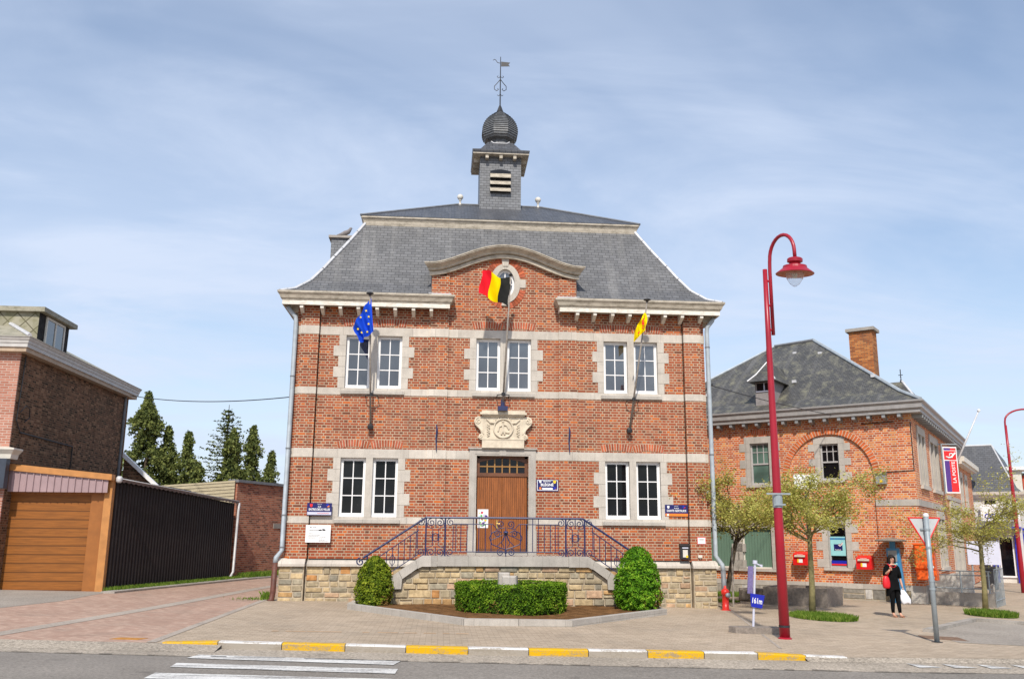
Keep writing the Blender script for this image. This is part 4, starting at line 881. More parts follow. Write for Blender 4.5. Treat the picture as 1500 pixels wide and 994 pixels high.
for s in (-1, 1):
    cx_ = s*1.715
    for k in (-1, 1):
        mb.tube(spiral((cx_+k*0.105, 0, 2.13), 0.10, math.pi/2*1.0, -k*1.5, yy=yr), 0.012, 5); mb.tube(spiral((cx_+k*0.105, 0, 1.42), 0.10, -math.pi/2, k*1.5, yy=yr), 0.012, 5)
        rtube(mb, [(cx_+k*0.21, 2.12), (cx_+k*0.20, 2.02), (cx_+k*0.07, 1.98), (cx_+k*0.07, 1.86)], 0.011); rtube(mb, [(cx_+k*0.21, 1.43), (cx_+k*0.20, 1.53), (cx_+k*0.07, 1.58), (cx_+k*0.07, 1.70)], 0.011)
        rtube(mb, [(cx_+k*0.07, 1.86), (cx_+k*0.07, 1.70)], 0.022); rtube(mb, [(cx_+k*0.07, 1.78), (cx_+k*0.14, 1.78)], 0.012)
    rtube(mb, [(cx_, 1.88), (cx_+0.06, 1.84), (cx_+0.06, 1.72), (cx_, 1.68), (cx_-0.06, 1.72), (cx_-0.06, 1.84), (cx_, 1.88)], 0.011); rtube(mb, [(cx_, 2.22), (cx_, 2.0)], 0.014); rtube(mb, [(cx_, 1.55), (cx_, 1.34)], 0.014)
    for k in (-1, 1):
        xx = s*1.715+k*0.36; mb.tube(spiral((xx, 0, 2.14), 0.095, math.pi/2, k*1.5, yy=yr), 0.012, 5); mb.tube(spiral((xx, 0, 1.42), 0.095, -math.pi/2, -k*1.5, yy=yr), 0.012, 5)
    rtube(mb, [(s*1.29, 2.05), (s*1.29, 1.50)], 0.011); rtube(mb, [(s*2.15, 2.05), (s*2.15, 1.50)], 0.011)
    xc, zc_ = s*2.74, 1.23; rtube(mb, [(xc, zc_+0.13), (xc+0.055, zc_+0.06), (xc+0.055, zc_-0.06), (xc, zc_-0.13), (xc-0.055, zc_-0.06), (xc-0.055, zc_+0.06), (xc, zc_+0.13)], 0.010)
    mb.tube(spiral((s*3.22, 0, 1.21), 0.085, math.pi/2, s*1.3, yy=yr), 0.012, 5)
mb.build('scroll_panel', M['iron'], RL)
mb = local(MB(), RO)
for s in (-1, 1):
    rtube(mb, [(0, 1.50), (s*0.16, 1.55), (s*0.34, 1.62), (s*0.40, 1.78), (s*0.33, 1.90), (s*0.20, 1.95), (s*0.10, 1.90)], 0.014)
    mb.tube(spiral((s*0.20, 0, 1.87), 0.085, math.pi/2, -s*1.4, yy=yr), 0.012, 5); mb.tube(spiral((s*0.12, 0, 2.10), 0.095, -math.pi/2, s*1.5, yy=yr), 0.012, 5); mb.tube(spiral((s*0.13, 0, 1.43), 0.09, math.pi/2, -s*1.5, yy=yr), 0.012, 5)
    rtube(mb, [(0, 1.90), (s*0.06, 1.72), (s*0.17, 1.62), (s*0.22, 1.56)], 0.010); rtube(mb, [(0, 1.88), (s*0.17, 1.80), (s*0.36, 1.72)], 0.010); rtube(mb, [(s*0.02, 1.86), (s*0.10, 1.66), (s*0.04, 1.55)], 0.010)
    rtube(mb, [(s*0.04, 2.02), (s*0.22, 1.98), (s*0.32, zm)], 0.011)
rtube(mb, [(0, 2.03), (0, 1.30)], 0.014); mb.lathe([(0.02, -0.03), (0.07, 0), (0.05, 0.03), (0.01, 0.05)], 10, (0, yr-0.02, 1.90)); rtube(mb, [(0, 1.50), (0, 1.40)], 0.026)
mb.build('rosette', M['iron'], RL)

# ================================================================ planting bed in front of the stair
def gz(x, y): return G(x)
bed = [(-3.62, -0.2), (-3.68, -2.35), (-1.1, -5.55), (1.05, -5.5), (3.75, -2.3), (3.72, -0.2)]
def inset(pts, d):
    o = []; n = len(pts)
    for i, p in enumerate(pts):
        if i in (0, n-1): o.append((p[0]+(d if i == 0 else -d), p[1])); continue
        a = Vector(p)-Vector(pts[i-1]); b = Vector(pts[i+1])-Vector(p); na = Vector((-a.y, a.x)).normalized(); nb = Vector((-b.y, b.x)).normalized()
        m_ = (na+nb); m_ /= m_.dot(na); o.append((p[0]+m_.x*d, p[1]+m_.y*d))
    return o
inn = inset(bed, 0.17)
BE = thing('bed_edging', 'low grey stone edging round the planting bed before the stair', 'stone edging', (0, -5.5, G(0)))
for i in range(5):
    a, b, c, d = bed[i], bed[i+1], inn[i+1], inn[i]; n = max(1, round(math.dist(a, b)/0.95))
    for k in range(n):
        f0, f1 = k/n+0.002, (k+1)/n-0.002; lp = lambda p, q, f: (p[0]+(q[0]-p[0])*f, p[1]+(q[1]-p[1])*f)
        q = [lp(a, b, f0), lp(a, b, f1), lp(d, c, f1), lp(d, c, f0)]; mb = local(MB(), (0, 5.5, -G(0)))
        mb.slab([(x, y, G(x)) for x, y in q], -0.04, 0.125); mb.build('edging_stone', M['stone_grey'], BE)
mb = MB(); nx_, ny_ = 44, 36
def inside(p, poly):
    c = False; n = len(poly)
    for i in range(n):
        a, b = poly[i], poly[(i+1) % n]
        if (a[1] > p[1]) != (b[1] > p[1]) and p[0] < (b[0]-a[0])*(p[1]-a[1])/(b[1]-a[1])+a[0]: c = not c
    return c
hs = {}
for i in range(nx_+1):
    for k in range(ny_+1):
        x, y = -3.6+7.3*i/nx_, -5.5+5.3*k/ny_; hs[i, k] = (x, y, G(x)+0.07+random.uniform(0, 0.035)+0.03*math.sin(x*2.1)*math.sin(y*1.7))
mid = inset(bed, 0.10)
for i in range(nx_):
    for k in range(ny_):
        q = [hs[i, k], hs[i+1, k], hs[i+1, k+1], hs[i, k+1]]
        if all(inside(p, mid) for p in q): mb.poly(q)
mb.slab([(x, y, G(x)) for x, y in mid], 0.02, 0.055)
struct(mb.build('soil', M['soil'], fix=False))
# ---------------- foliage
def leaf(mb, p, s, n=None, tone=None, exact=False):
    n = n or Vector((random.gauss(0, 1), random.gauss(0, 1), random.gauss(0, 1)+0.3))
    if n.length < 1e-6: n = Vector((0, 0, 1))
    n.normalize(); u = n.orthogonal().normalized(); u = Quaternion(n, random.uniform(0, 6.283)) @ u; v = n.cross(u); k = s*random.uniform(0.6, 1.25)
    t = random.random() if tone is None else (tone if exact else max(0.07, min(1, tone+random.gauss(0, 0.22)))); mb.col = (t, t, t); p = Vector(p)
    mb.add([p-u*k*0.5, p+v*k*0.32, p+u*k*0.5, p-v*k*0.32], [(0, 1, 2, 3)])
from mathutils import noise as mnoise
def hashn(x, y, z): return 0.5+0.5*math.sin(x*3.1+1.7*math.sin(y*2.7+z*1.3))*math.cos(z*3.7+1.1*math.sin(x*2.3+y*3.3))
def clump(p, s): return max(0.0, min(1.0, 0.5+0.9*mnoise.noise(Vector(p)*s)))
def bush(name, label, loc, prof, mat, nleaf, s, group='clipped cone shrubs beside the stair'):
    t = thing(name, label, 'shrub', loc, 0, group); H = prof[-1][1]
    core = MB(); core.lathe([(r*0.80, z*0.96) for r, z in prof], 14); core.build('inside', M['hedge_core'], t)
    mb = MB(); mb.usec = True
    def rad(z):
        for (a, za), (b, zb2) in zip(prof[:-1], prof[1:]):
            if za <= z <= zb2: return a+(b-a)*(z-za)/max(zb2-za, 1e-6)
        return 0.02
    mx = max(r for r, _ in prof)
    k = 0
    while k < nleaf:
        z = random.uniform(0, H); r = rad(z)
        if random.random() > (r+0.08)/(mx+0.08): continue
        a = random.uniform(0, 6.283); b = clump((r*math.cos(a)+loc[0], r*math.sin(a), z), 9.0); rr = r*(0.86+0.20*b)+random.gauss(0, 0.016)+(0.05 if random.random() < 0.012 else 0)
        nrm = Vector((math.cos(a), math.sin(a), 0.35))+Vector((random.gauss(0, .55), random.gauss(0, .55), random.gauss(0, .55)))
        rr *= 1+0.10*(clump((math.cos(a)+loc[0], math.sin(a), z*1.4), 2.2)-0.5); br_ = z < 0.42*H and clump((math.cos(a)+loc[0]*2, math.sin(a), z+7), 3.0)+0.35*math.cos(a-0.2 if loc[0] > 0 else a) > 0.80 and random.random() < 0.5
        leaf(mb, (rr*math.cos(a), rr*math.sin(a), z), s, nrm, 0.0, True) if br_ else leaf(mb, (rr*math.cos(a), rr*math.sin(a), z), s, nrm, 0.22+0.5*clump((r*math.cos(a)*1.3, r*math.sin(a), z+5), 5.0)+0.1*b); k += 1
    mb.build('foliage', mat, t, fix=False)
bush('cone_shrub', 'smaller olive green cone shrub left of the steps', (-3.10, -2.0, 0.2), [(0.33, 0), (0.40, 0.15), (0.42, 0.4), (0.38, 0.68), (0.29, 0.92), (0.17, 1.06), (0.05, 1.14)], M['bush_leaf_l'], 7000, 0.055)
bush('cone_shrub', 'larger bright green cone shrub right of the steps', (3.13, -2.0, 0.15), [(0.42, 0), (0.53, 0.16), (0.55, 0.42), (0.50, 0.76), (0.39, 1.1), (0.25, 1.32), (0.07, 1.45)], M['bush_leaf_r'], 10000, 0.058)
HG = thing('ring_hedge', 'low round clipped box hedge in the middle of the bed', 'hedge', (0.02, -2.95, 0.16))
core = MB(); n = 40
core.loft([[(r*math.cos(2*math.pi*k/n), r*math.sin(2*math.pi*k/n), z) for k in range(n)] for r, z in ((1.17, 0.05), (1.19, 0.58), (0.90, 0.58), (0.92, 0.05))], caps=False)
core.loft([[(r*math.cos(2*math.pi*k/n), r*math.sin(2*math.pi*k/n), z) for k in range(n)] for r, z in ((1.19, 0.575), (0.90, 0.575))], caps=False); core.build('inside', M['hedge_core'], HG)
mb = MB(); mb.usec = True
for _ in range(26000):
    a = random.uniform(0, 6.283); q = random.random(); b = clump((1.2*math.cos(a), 1.2*math.sin(a), q*1.0), 9.0)
    if q < 0.62: z = random.uniform(0.0, 0.63); b = clump((1.2*math.cos(a), 1.2*math.sin(a), z), 9.0); r = 1.19+0.07*b-0.16*max(0, 0.22-z)+random.gauss(0, 0.016); nr = Vector((math.cos(a), math.sin(a), 0.3))
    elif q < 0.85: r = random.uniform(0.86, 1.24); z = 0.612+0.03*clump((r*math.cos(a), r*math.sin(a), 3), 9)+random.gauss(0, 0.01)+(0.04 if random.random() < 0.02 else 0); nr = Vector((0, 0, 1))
    else: z = random.uniform(0.1, 0.62); r = 0.86+random.gauss(0, 0.02); nr = Vector((-math.cos(a), -math.sin(a), 0.3))
    if z < 0.1 and hashn(math.cos(a)*9, math.sin(a)*9, 2) < 0.45: continue
    if q < 0.62 and z < 0.38 and clump((math.cos(a)*2, math.sin(a)*2, z+2), 2.5) > 0.78 and random.random() < 0.2: leaf(mb, (r*math.cos(a), r*math.sin(a), z), 0.042, nr, 0.0, True); continue
    leaf(mb, (r*math.cos(a), r*math.sin(a), z), 0.042, nr+Vector((random.gauss(0, .6), random.gauss(0, .6), random.gauss(0, .6))), 0.16+0.45*clump((math.cos(a)*1.3, math.sin(a)*1.3, z+4), 5.0)+0.12*b+(0.14 if z > 0.56 else 0))  # lighter tone on the top leaves paints in the light falling there
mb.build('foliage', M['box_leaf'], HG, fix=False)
mb = MB(); mb.T = Matrix.Translation((0, -2.7, 0.2)); mb.bevbox(-0.24, 0.02, 0.05, 0.4, 0.0, 0.80, 0.02); mb.T = mb.T @ Matrix.Rotation(R(-12), 4, 'Z'); mb.bevbox(-0.15, 0.18, -0.16, 0.12, 0.0, 0.74, 0.03)
tag(mb.build('stone_block', M['stone_grey']), 'grey stone blocks standing inside the round clipped hedge', 'stone')

# ================================================================ things on the facade
def bolt(mb, x, z, y=-0.005): mb.lathe([(0.0, 0.0)], 3)
def plate(name, label, cat, x0, x1, z0, z1, y, mat, group=None, th=0.012):
    t = thing(name, label, cat, ((x0+x1)/2, y, z0), 0, group); w_ = (x1-x0)/2; h = z1-z0
    mb = MB(); mb.box(-w_, w_, 0, th, 0, h); mb.build('board', mat, t); return t, w_, h
def frame(mb, w_, h, b, y0=-0.004, y1=0.0, inset_=0.02):
    i = inset_; mb.box(-w_+i, w_-i, y0, y1, i, i+b); mb.box(-w_+i, w_-i, y0, y1, h-i-b, h-i); mb.box(-w_+i, -w_+i+b, y0, y1, i+b, h-i-b); mb.box(w_-i-b, w_-i, y0, y1, i+b, h-i-b)
def shield(t, x, z, s, m, name='coat_of_arms'):
    mb = MB(); mb.prism([(x-s, z+s*1.2), (x+s, z+s*1.2), (x+s, z-s*0.3), (x+s*0.6, z-s*0.9), (x, z-s*1.3), (x-s*0.6, z-s*0.9), (x-s, z-s*0.3)], -0.005, 0.0); return mb.build(name, m, t)
GP = 'blue enamel street name plates on the town hall'
t, w_, h = plate('name_plate', 'dark blue place name plate reading BLEGNY, right of the brown door', 'sign', 0.90, 1.49, 2.98, 3.29, -0.022, M['sign_blue'], GP)
mb = MB(); frame(mb, w_, h, 0.014); mb.build('border', M['sign_white'], t)
text('BLEGNY', 0.055, M['sign_white'], t, (-0.01, -0.003, 0.258), bold=0.001); text('BLÉGNÉ', 0.095, M['sign_white'], t, (-0.01, -0.003, 0.165), bold=0.003)
shield(t, -0.19, 0.245, 0.028, M['sign_white']); shield(t, 0.19, 0.245, 0.036, M['sign_yellow']); shield(t, -0.19, 0.07, 0.028, M['sign_orange'])
mb = MB(); mb.box(-0.14, 0.14, -0.004, 0, 0.045, 0.09); mb.build('strip', M['sign_white'], t)
mb = MB(); mb.lathe([(0.035, 0), (0.035, 0.005)], 16); mb2 = MB(); mb2.prism([(0.19+0.036*math.cos(k*.4), 0.085+0.036*math.sin(k*.4)) for k in range(16)], -0.004, 0); mb2.build('emblem', M['road_blue'], t)
mb2 = MB(); mb2.prism([(0.20, 0.035), (0.235, 0.06), (0.245, 0.08), (0.22, 0.06)], -0.006, -0.004); mb2.build('emblem', M['sign_orange'], t)
t, w_, h = plate('name_plate', 'dark blue plate with white strip reading RUE ENTRE-DEUX-VILLES, left end of the facade', 'sign', -5.03, -4.40, 2.30, 2.61, -0.115, M['sign_blue'], GP)
mb = MB(); mb.box(-w_+0.012, w_-0.012, -0.004, 0, 0.012, 0.085); mb.build('strip', M['sign_lilac'], t)
text('ENTRE-DEUX-VILLES', 0.078, M['sign_white'], t, (0, -0.003, 0.145), sx=0.76, bold=0.002); text('BLEGNY', 0.03, M['sign_white'], t, (0, -0.003, 0.275)); text('RUE', 0.045, M['sign_white'], t, (0, -0.003, 0.215), bold=0.001)
shield(t, -0.21, 0.245, 0.034, M['sign_red']); mb = MB(); mb.prism([(0.2+0.032*math.cos(k*.4), 0.26+0.032*math.sin(k*.4)) for k in range(16)], -0.004, 0); mb.build('emblem', M['road_blue'], t)
mb = MB(); mb.prism([(0.19, 0.21), (0.25, 0.21), (0.25, 0.25), (0.22, 0.24)], -0.006, -0.004); mb.build('emblem', M['sign_orange'], t)
mb = MB(); mb.tube([(-0.05+0.02*k, -0.005, 0.048+0.006*math.sin(k*2.2)) for k in range(16)], 0.005, 4); mb.build('script', M['sign_red'], t)
t, w_, h = plate('name_plate', 'dark blue plate with orange strip reading PLACE SAINTE GERTRUDE, right end of the facade', 'sign', 4.34, 4.96, 2.36, 2.665, -0.022, M['sign_blue'], GP)
mb = MB(); mb.box(-w_+0.008, w_-0.008, -0.004, 0, 0.006, 0.075); mb.build('strip', M['sign_orange'], t)
mb = MB(); mb.box(-w_+0.05, -w_+0.10, -0.006, -0.004, 0.015, 0.065); mb.build('emblem', M['sign_white'], t)
text('SAINTE GERTRUDE', 0.075, M['sign_white'], t, (0, -0.003, 0.145), sx=0.82, bold=0.002); text('PLACE', 0.042, M['sign_white'], t, (0, -0.003, 0.212), bold=0.001); text('BLEGNY', 0.03, M['sign_white'], t, (0, -0.003, 0.27))
shield(t, -0.22, 0.24, 0.03, M['sign_white']); mb = MB(); mb.prism([(0.19+0.03*math.cos(k*.4), 0.255+0.03*math.sin(k*.4)) for k in range(16)], -0.004, 0); mb.build('emblem', M['road_blue'], t)
mb = MB(); mb.prism([(0.19, 0.21), (0.245, 0.23), (0.245, 0.25), (0.215, 0.235)], -0.006, -0.004); mb.build('emblem', M['sign_red'], t)
t, w_, h = plate('notice_board', 'white information board under the left street name plate', 'notice', -5.03, -4.40, 1.62, 2.055, -0.13, M['sign_white'])
for z, x0, x1, th in ((0.375, -0.14, -0.04, 0.012), (0.30, -0.22, 0.0, 0.014), (0.215, -0.24, -0.12, 0.012), (0.18, -0.24, 0.06, 0.010), (0.145, -0.24, 0.02, 0.010), (0.11, -0.24, -0.02, 0.010), (0.13, 0.04, 0.2, 0.008), (0.095, 0.02, 0.12, 0.008), (0.06, 0.02, 0.18, 0.010), (0.03, 0.02, 0.26, 0.010)):
    mb = MB(); x = x0
    while x < x1: ww = random.uniform(0.018, 0.05); mb.box(x, min(x+ww, x1), -0.003, 0, z, z+th); x += ww+0.008
    mb.build('printed_line', M['ink_grey'], t)
mb = MB(); mb.prism([(0.0, 0.29), (0.07, 0.29), (0.10, 0.31), (0.14, 0.29), (0.19, 0.30), (0.17, 0.33), (0.12, 0.34), (0.09, 0.32), (0.05, 0.325), (0.01, 0.315)], -0.003, 0); mb.prism([(-0.2, 0.365), (-0.175, 0.365), (-0.175, 0.395), (-0.2, 0.395)], -0.003, 0); mb.build('drawing', M['ink'], t)
t, w_, h = plate('poster', 'small colourful poster stuck on the brown door', 'poster', -0.635, -0.355, 2.02, 2.50, 0.14, M['sign_white'], th=0.005)
for k in range(26):
    x, z, r_ = random.uniform(-0.10, 0.10), random.uniform(0.05, 0.43), random.uniform(0.012, 0.04)
    mb = MB(); mb.prism([(x+r_*math.cos(a*.9), z+r_*random.uniform(.6, 1.2)*math.sin(a*.9)) for a in range(7)], -0.002-0.0002*k, 0); mb.build('printed_patch', M[random.choice(['sign_yellow', 'green_print', 'sign_purple', 'sign_red', 'sign_lilac', 'cyan'])], t)
t = thing('letter_box', 'small black wall letter box with yellow and white stickers', 'letter box', (4.82, -0.02, 1.26))
mb = MB(); mb.box(-0.125, 0.125, -0.10, 0, 0, 0.34); mb.add([(-0.135, -0.13, 0.34), (0.135, -0.13, 0.34), (0.135, 0, 0.34), (-0.135, 0, 0.34), (-0.135, -0.11, 0.36), (0.135, -0.11, 0.36), (0.135, 0, 0.40), (-0.135, 0, 0.40)], [(0, 1, 2, 3), (4, 5, 6, 7), (0, 1, 5, 4), (1, 2, 6, 5), (3, 0, 4, 7)]); mb.build('case', M['black_iron'], t)
mb = MB(); mb.box(-0.06, 0.07, -0.104, -0.10, 0.05, 0.24); mb.build('sticker', M['cream'], t); mb = MB(); mb.box(0.02, 0.075, -0.106, -0.104, 0.04, 0.10); mb.build('sticker', M['sign_yellow'], t); mb = MB(); mb.box(-0.075, 0.085, -0.112, -0.10, 0.275, 0.305); mb.build('slot', M['sign_lilac'], t)
t, w_, h = plate('wall_notice', 'little white notice with red border at the right corner', 'notice', 5.16, 5.39, 1.645, 1.83, -0.105, M['sign_red'])
mb = MB(); mb.box(-w_+0.012, w_-0.012, -0.004, 0, 0.012, h-0.012); mb.build('paper', M['sign_white'], t); mb = MB(); mb.box(-0.06, 0.06, -0.006, -0.004, 0.11, 0.13); mb.build('printed_line', M['ink_grey'], t)
mb = MB(); mb.box(5.16, 5.27, -0.15, -0.09, 1.30, 1.37); mb.prism([(5.19, 1.30), (5.25, 1.30), (5.22, 1.265)], -0.13, -0.10); tag(mb.build('sensor_box', M['cream']), 'tiny white box on the wall below the red bordered notice', 'wall box')
mb = MB(); mb.box(5.47, 5.53, -0.03, 0.0, 2.98, 3.04); tag(mb.build('junction_box', M['sign_white']), 'tiny white square box beside the right rain pipe', 'wall box')
# flagpoles and flags
def flagpole(label, b, k, tp, cap, foot=True, boxfoot=False):
    t = thing('flagpole', label, 'flagpole', b, 0, 'flagpoles on the town hall'); b, k, tp = Vector(b), Vector(k), Vector(tp)
    mb = MB(); mb.smooth = True; mb.tube([V(0, 0, 0), tp-b], [0.027, 0.021], 8); mb.build('pole', M['pole_wood'], t)
    mb = MB(); q = tp-b; mb.lathe([(0.02, -0.03), (0.04, 0.0), (0.10, 0.03), (0.10, 0.05)], 8, tuple(q)) if cap else mb.lathe([(0.03, -0.02), (0.06, 0.02), (0.02, 0.06)], 8, tuple(q)); mb.build('cap', M['black_iron'], t)
    mb = MB(); p = k-b
    mb.tube([(p.x-0.16, -b.y-0.02, p.z-0.06), (p.x-0.16, p.y*0.5, p.z-0.02), (p.x, p.y, p.z)], 0.014, 5); mb.tube([(p.x+0.16, -b.y-0.02, p.z-0.06), (p.x+0.16, p.y*0.5, p.z-0.02), (p.x, p.y, p.z)], 0.014, 5)
    mb.lathe([(0.05, -0.04), (0.05, 0.04)], 8, tuple(p)); mb.build('bracket', M['black_iron'], t)
    mb = MB()
    if boxfoot: mb.box(-0.13, 0.13, -0.10, 0.10, -0.10, 0.02); mb.lathe([(0.06, 0.0), (0.045, 0.2)], 8)
    else: mb.lathe([(0.075, -0.07), (0.085, 0.0), (0.05, 0.06)], 8); mb.box(-0.05, 0.05, 0.0, 0.13, -0.05, 0.03)
    mb.build('foot', M['iron'] if boxfoot else M['black_iron'], t)
flagpole('grey flagpole carrying the blue flag, above the left lower window', (-3.50, -0.14, 4.60), (-3.50, -0.32, 5.42), (-3.60, -0.86, 7.98), True)
flagpole('grey flagpole carrying the yellow flag, above the right lower window', (3.40, -0.14, 4.62), (3.50, -0.32, 5.43), (3.80, -0.86, 8.02), True)
flagpole('middle flagpole rising from the carved plaque with the three coloured flag', (-0.03, -0.24, 5.16), (-0.02, -0.30, 5.5), (0.11, -0.86, 8.62), False, True, True)
def flag(name, label, fn, nu, nv, matfn, mats):
    mb = MB(); mb.smooth = True
    for i in range(nu):
        for k in range(nv):
            mb.m = matfn((i+0.5)/nu, (k+0.5)/nv); mb.poly([fn(i/nu, k/nv), fn((i+1)/nu, k/nv), fn((i+1)/nu, (k+1)/nv), fn(i/nu, (k+1)/nv)])
    bmv = mb; o = mb.build(name, mats, fix=False)
    me = o.data; bm = bmesh.new(); bm.from_mesh(me); bmesh.ops.remove_doubles(bm, verts=bm.verts, dist=1e-5); bmesh.ops.recalc_face_normals(bm, faces=bm.faces); bm.to_mesh(me); bm.free()
    return tag(o, label, 'flag', 'flags flying from the town hall')
def bil(a, b, c, d, u, v):  # a hoist top, b hoist bottom, c fly top, d fly bottom
    a, b, c, d = map(Vector, (a, b, c, d)); return (a*(1-v)+b*v)*(1-u)+(c*(1-v)+d*v)*u
def f_eu(u, v):
    p = bil((-3.57, -0.84, 7.93), (-3.47, -0.84, 7.0), (-4.0, -1.0, 7.06), (-3.80, -0.95, 6.68), u, v)
    return (p.x+0.03*math.sin(u*9)*(v), p.y+0.10*math.sin(u*14+v*2.5)*min(1, u*3), p.z+0.02*math.sin(v*8+u*3))
eu = flag('european_flag', 'blue flag with yellow stars hanging limp on the left flagpole', f_eu, 26, 22, lambda u, v: 0, [M['flag_blue']])
for (u, v) in ((0.30, 0.22), (0.22, 0.44), (0.28, 0.66), (0.40, 0.86), (0.74, 0.72), (0.84, 0.34), (0.60, 0.10)):
    p = Vector(f_eu(u, v)); mb = MB(); q = []
    for k in range(10): r_ = 0.036 if k % 2 == 0 else 0.015; q.append((p.x+r_*math.sin(k*math.pi/5), p.z+r_*math.cos(k*math.pi/5)))
    du = Vector(f_eu(u+.03, v))-Vector(f_eu(u-.03, v)); yy = p.y-0.035; mb.prism(q, yy, yy+0.004); s_ = mb.build('star', M['flag_yellow'], eu)
def f_be(u, v):
    p = bil((0.10, -0.85, 8.58), (0.055, -0.80, 7.78), (-0.66, -1.05, 8.72), (-0.74, -1.0, 8.06), u, v)
    fold = 0.09*math.sin(u*8.0+v*3.5)*min(1, u*2.5); dip = -0.10*math.sin(math.pi*min(1, u/0.75))*(1-v)*0.9
    return (p.x+0.02*math.sin(v*6), p.y+fold, p.z+dip+0.02*math.sin(u*10))
flag('belgian_flag', 'black yellow and red flag blowing left in front of the round window', f_be, 28, 16, lambda u, v: 0 if u < 0.36 else (1 if u < 0.68 else 2), [M['flag_black'], M['flag_yellow'], M['flag_red']])
def f_wa(u, v):
    p = bil((3.73, -0.84, 7.72), (3.79, -0.84, 7.22), (3.42, -0.98, 7.18), (3.40, -0.95, 6.86), u, v)
    return (p.x+0.05*math.sin(v*5)*(1-u), p.y+0.08*math.sin(u*12+v*3)*min(1, u*3), p.z+0.02*math.sin(v*7))
wa = flag('yellow_flag', 'yellow flag with a red cockerel drooping on the right flagpole', f_wa, 22, 18, lambda u, v: 0, [M['flag_yellow']])
for pts in (((0.22, 0.22), (0.30, 0.12), (0.42, 0.15), (0.48, 0.30), (0.40, 0.46), (0.30, 0.42), (0.36, 0.32), (0.33, 0.22)), ((0.25, 0.52), (0.36, 0.56), (0.46, 0.50), (0.40, 0.62), (0.28, 0.62)), ((0.62, 0.5), (0.72, 0.55), (0.80, 0.48), (0.78, 0.62), (0.66, 0.66)), ((0.10, 0.12), (0.18, 0.06), (0.2, 0.18))):
    q = [Vector(f_wa(u, v)) for u, v in pts]; ym = min(p.y for p in q)-0.03; mb = MB(); mb.prism([(p.x, p.z) for p in q], ym, ym+0.004); mb.build('cockerel', M['flag_red'], wa)
# pigeon
mb = MB(); mb.smooth = True; PG = thing('pigeon', 'grey pigeon standing on top of the slate chimney', 'pigeon', (-4.93, 4.2, 11.22))
mb.tube([(-0.26, 0, 0.09), (-0.14, 0, 0.11), (0.0, 0, 0.16), (0.10, 0, 0.21), (0.15, 0, 0.28), (0.17, 0, 0.33), (0.20, 0, 0.35)], [0.015, 0.05, 0.085, 0.075, 0.05, 0.045, 0.02], 10); mb.tube([(0.20, 0, 0.34), (0.25, 0, 0.325)], [0.012, 0.003], 6)
mb.tube([(0.0, 0.03, 0.1), (0.0, 0.03, 0.0), (0.04, 0.03, 0.0)], 0.01, 5); mb.tube([(0.0, -0.03, 0.1), (0.0, -0.03, 0.0), (0.04, -0.03, 0.0)], 0.01, 5); mb.build('body', plain('pigeon_grey', (0.22, 0.2, 0.2), 0.7, 0.3, 20), PG)
# overhead wires
def wire(a, b, sag, label, r=0.014):
    a, b = Vector(a), Vector(b); mb = MB(); mb.tube([a.lerp(b, k/20)-V(0, 0, sag*4*(k/20)*(1-k/20)) for k in range(21)], r, 5); return tag(mb.build('overhead_wire', M['black_iron']), label, 'wire', 'overhead wires')
wire((-13.15, 9.9, 6.75), (-5.6, 0.5, 5.45), 0.18, 'black overhead wire from the brown house to the town hall')
wire((5.63, -0.05, 5.92), (11.3, 4.5, 5.75), 0.06, 'black overhead wire from the town hall to the post office', 0.012)
mb = MB(); mb.tube([(5.57, 0.0, 5.75), (5.62, -0.06, 5.85), (5.66, -0.08, 5.95)], 0.018, 5); mb.lathe([(0.03, -0.04), (0.04, 0), (0.03, 0.04)], 8, (5.72, -0.07, 5.92)); tag(mb.build('wire_insulator', M['black_iron']), 'black wire bracket at the right corner of the town hall', 'bracket')

# ================================================================ left side: brown house, garage, shed, low wall
H1 = thing('brown_house', 'brown brick house with pale gutter cornice and a small mossy dormer', 'house', (-13.3, 1.45, 0.3))
HL = (13.3, -1.45, -0.3)
def hpart(mb, name, m, parent=None): return mb.build(name, m, parent or H1)
mb = local(MB(), HL); mb.box(-13.5, -13.3, 1.5, 10.15, 0.2, 6.85); hpart(mb, 'side_wall', M['brick_brown'])
mb = local(MB(), HL); mb.box(-21, -13.305, 1.45, 1.7, 0.2, 6.85); hpart(mb, 'front_wall', M['brick_pink'])
mb = local(MB(), HL); mb.box(-21, -13.6, 9.9, 10.1, 0.2, 6.85); hpart(mb, 'rear_wall', M['brick_brown'])
mb = local(MB(), HL); sweep_plan(mb, [(-21, 1.45), (-13.3, 1.45), (-13.3, 10.15), (-21, 10.15)], [(0.0, 6.78), (0.26, 6.78), (0.26, 6.88), (0.28, 6.89), (0.29, 6.97), (0.31, 6.98), (0.34, 7.07), (0.0, 7.07)]); g_ = hpart(mb, 'gutter', plain('grey_white_gutter', (0.5, 0.48, 0.45), 0.5, 0.12))
mb = local(MB(), HL); sweep_plan(mb, [(-21, 1.45), (-13.3, 1.45), (-13.3, 10.15), (-21, 10.15)], [(0.0, 6.66), (0.22, 6.66), (0.22, 6.782), (0.0, 6.782)]); mb.build('soffit', plain('tan_soffit', (0.42, 0.31, 0.21), 0.6), g_)
mb = local(MB(), HL); a, b, c, d = (-21, 1.10, 7.05), (-12.95, 1.10, 7.05), (-12.95, 10.5, 7.05), (-21, 10.5, 7.05); e, f = (-17.0, 5.8, 9.1), (-21, 5.8, 9.1)
mb.add([a, b, c, d, e, f], [(0, 1, 4, 5), (1, 2, 4), (2, 3, 5, 4)]); hpart(mb, 'roof', M['fibre'])
mb = local(MB(), HL); mb.tube([(-12.98, 1.12, 7.09), (-17.0, 5.8, 9.13)], 0.06, 6); hpart(mb, 'hip_flashing', M['zinc_light'])
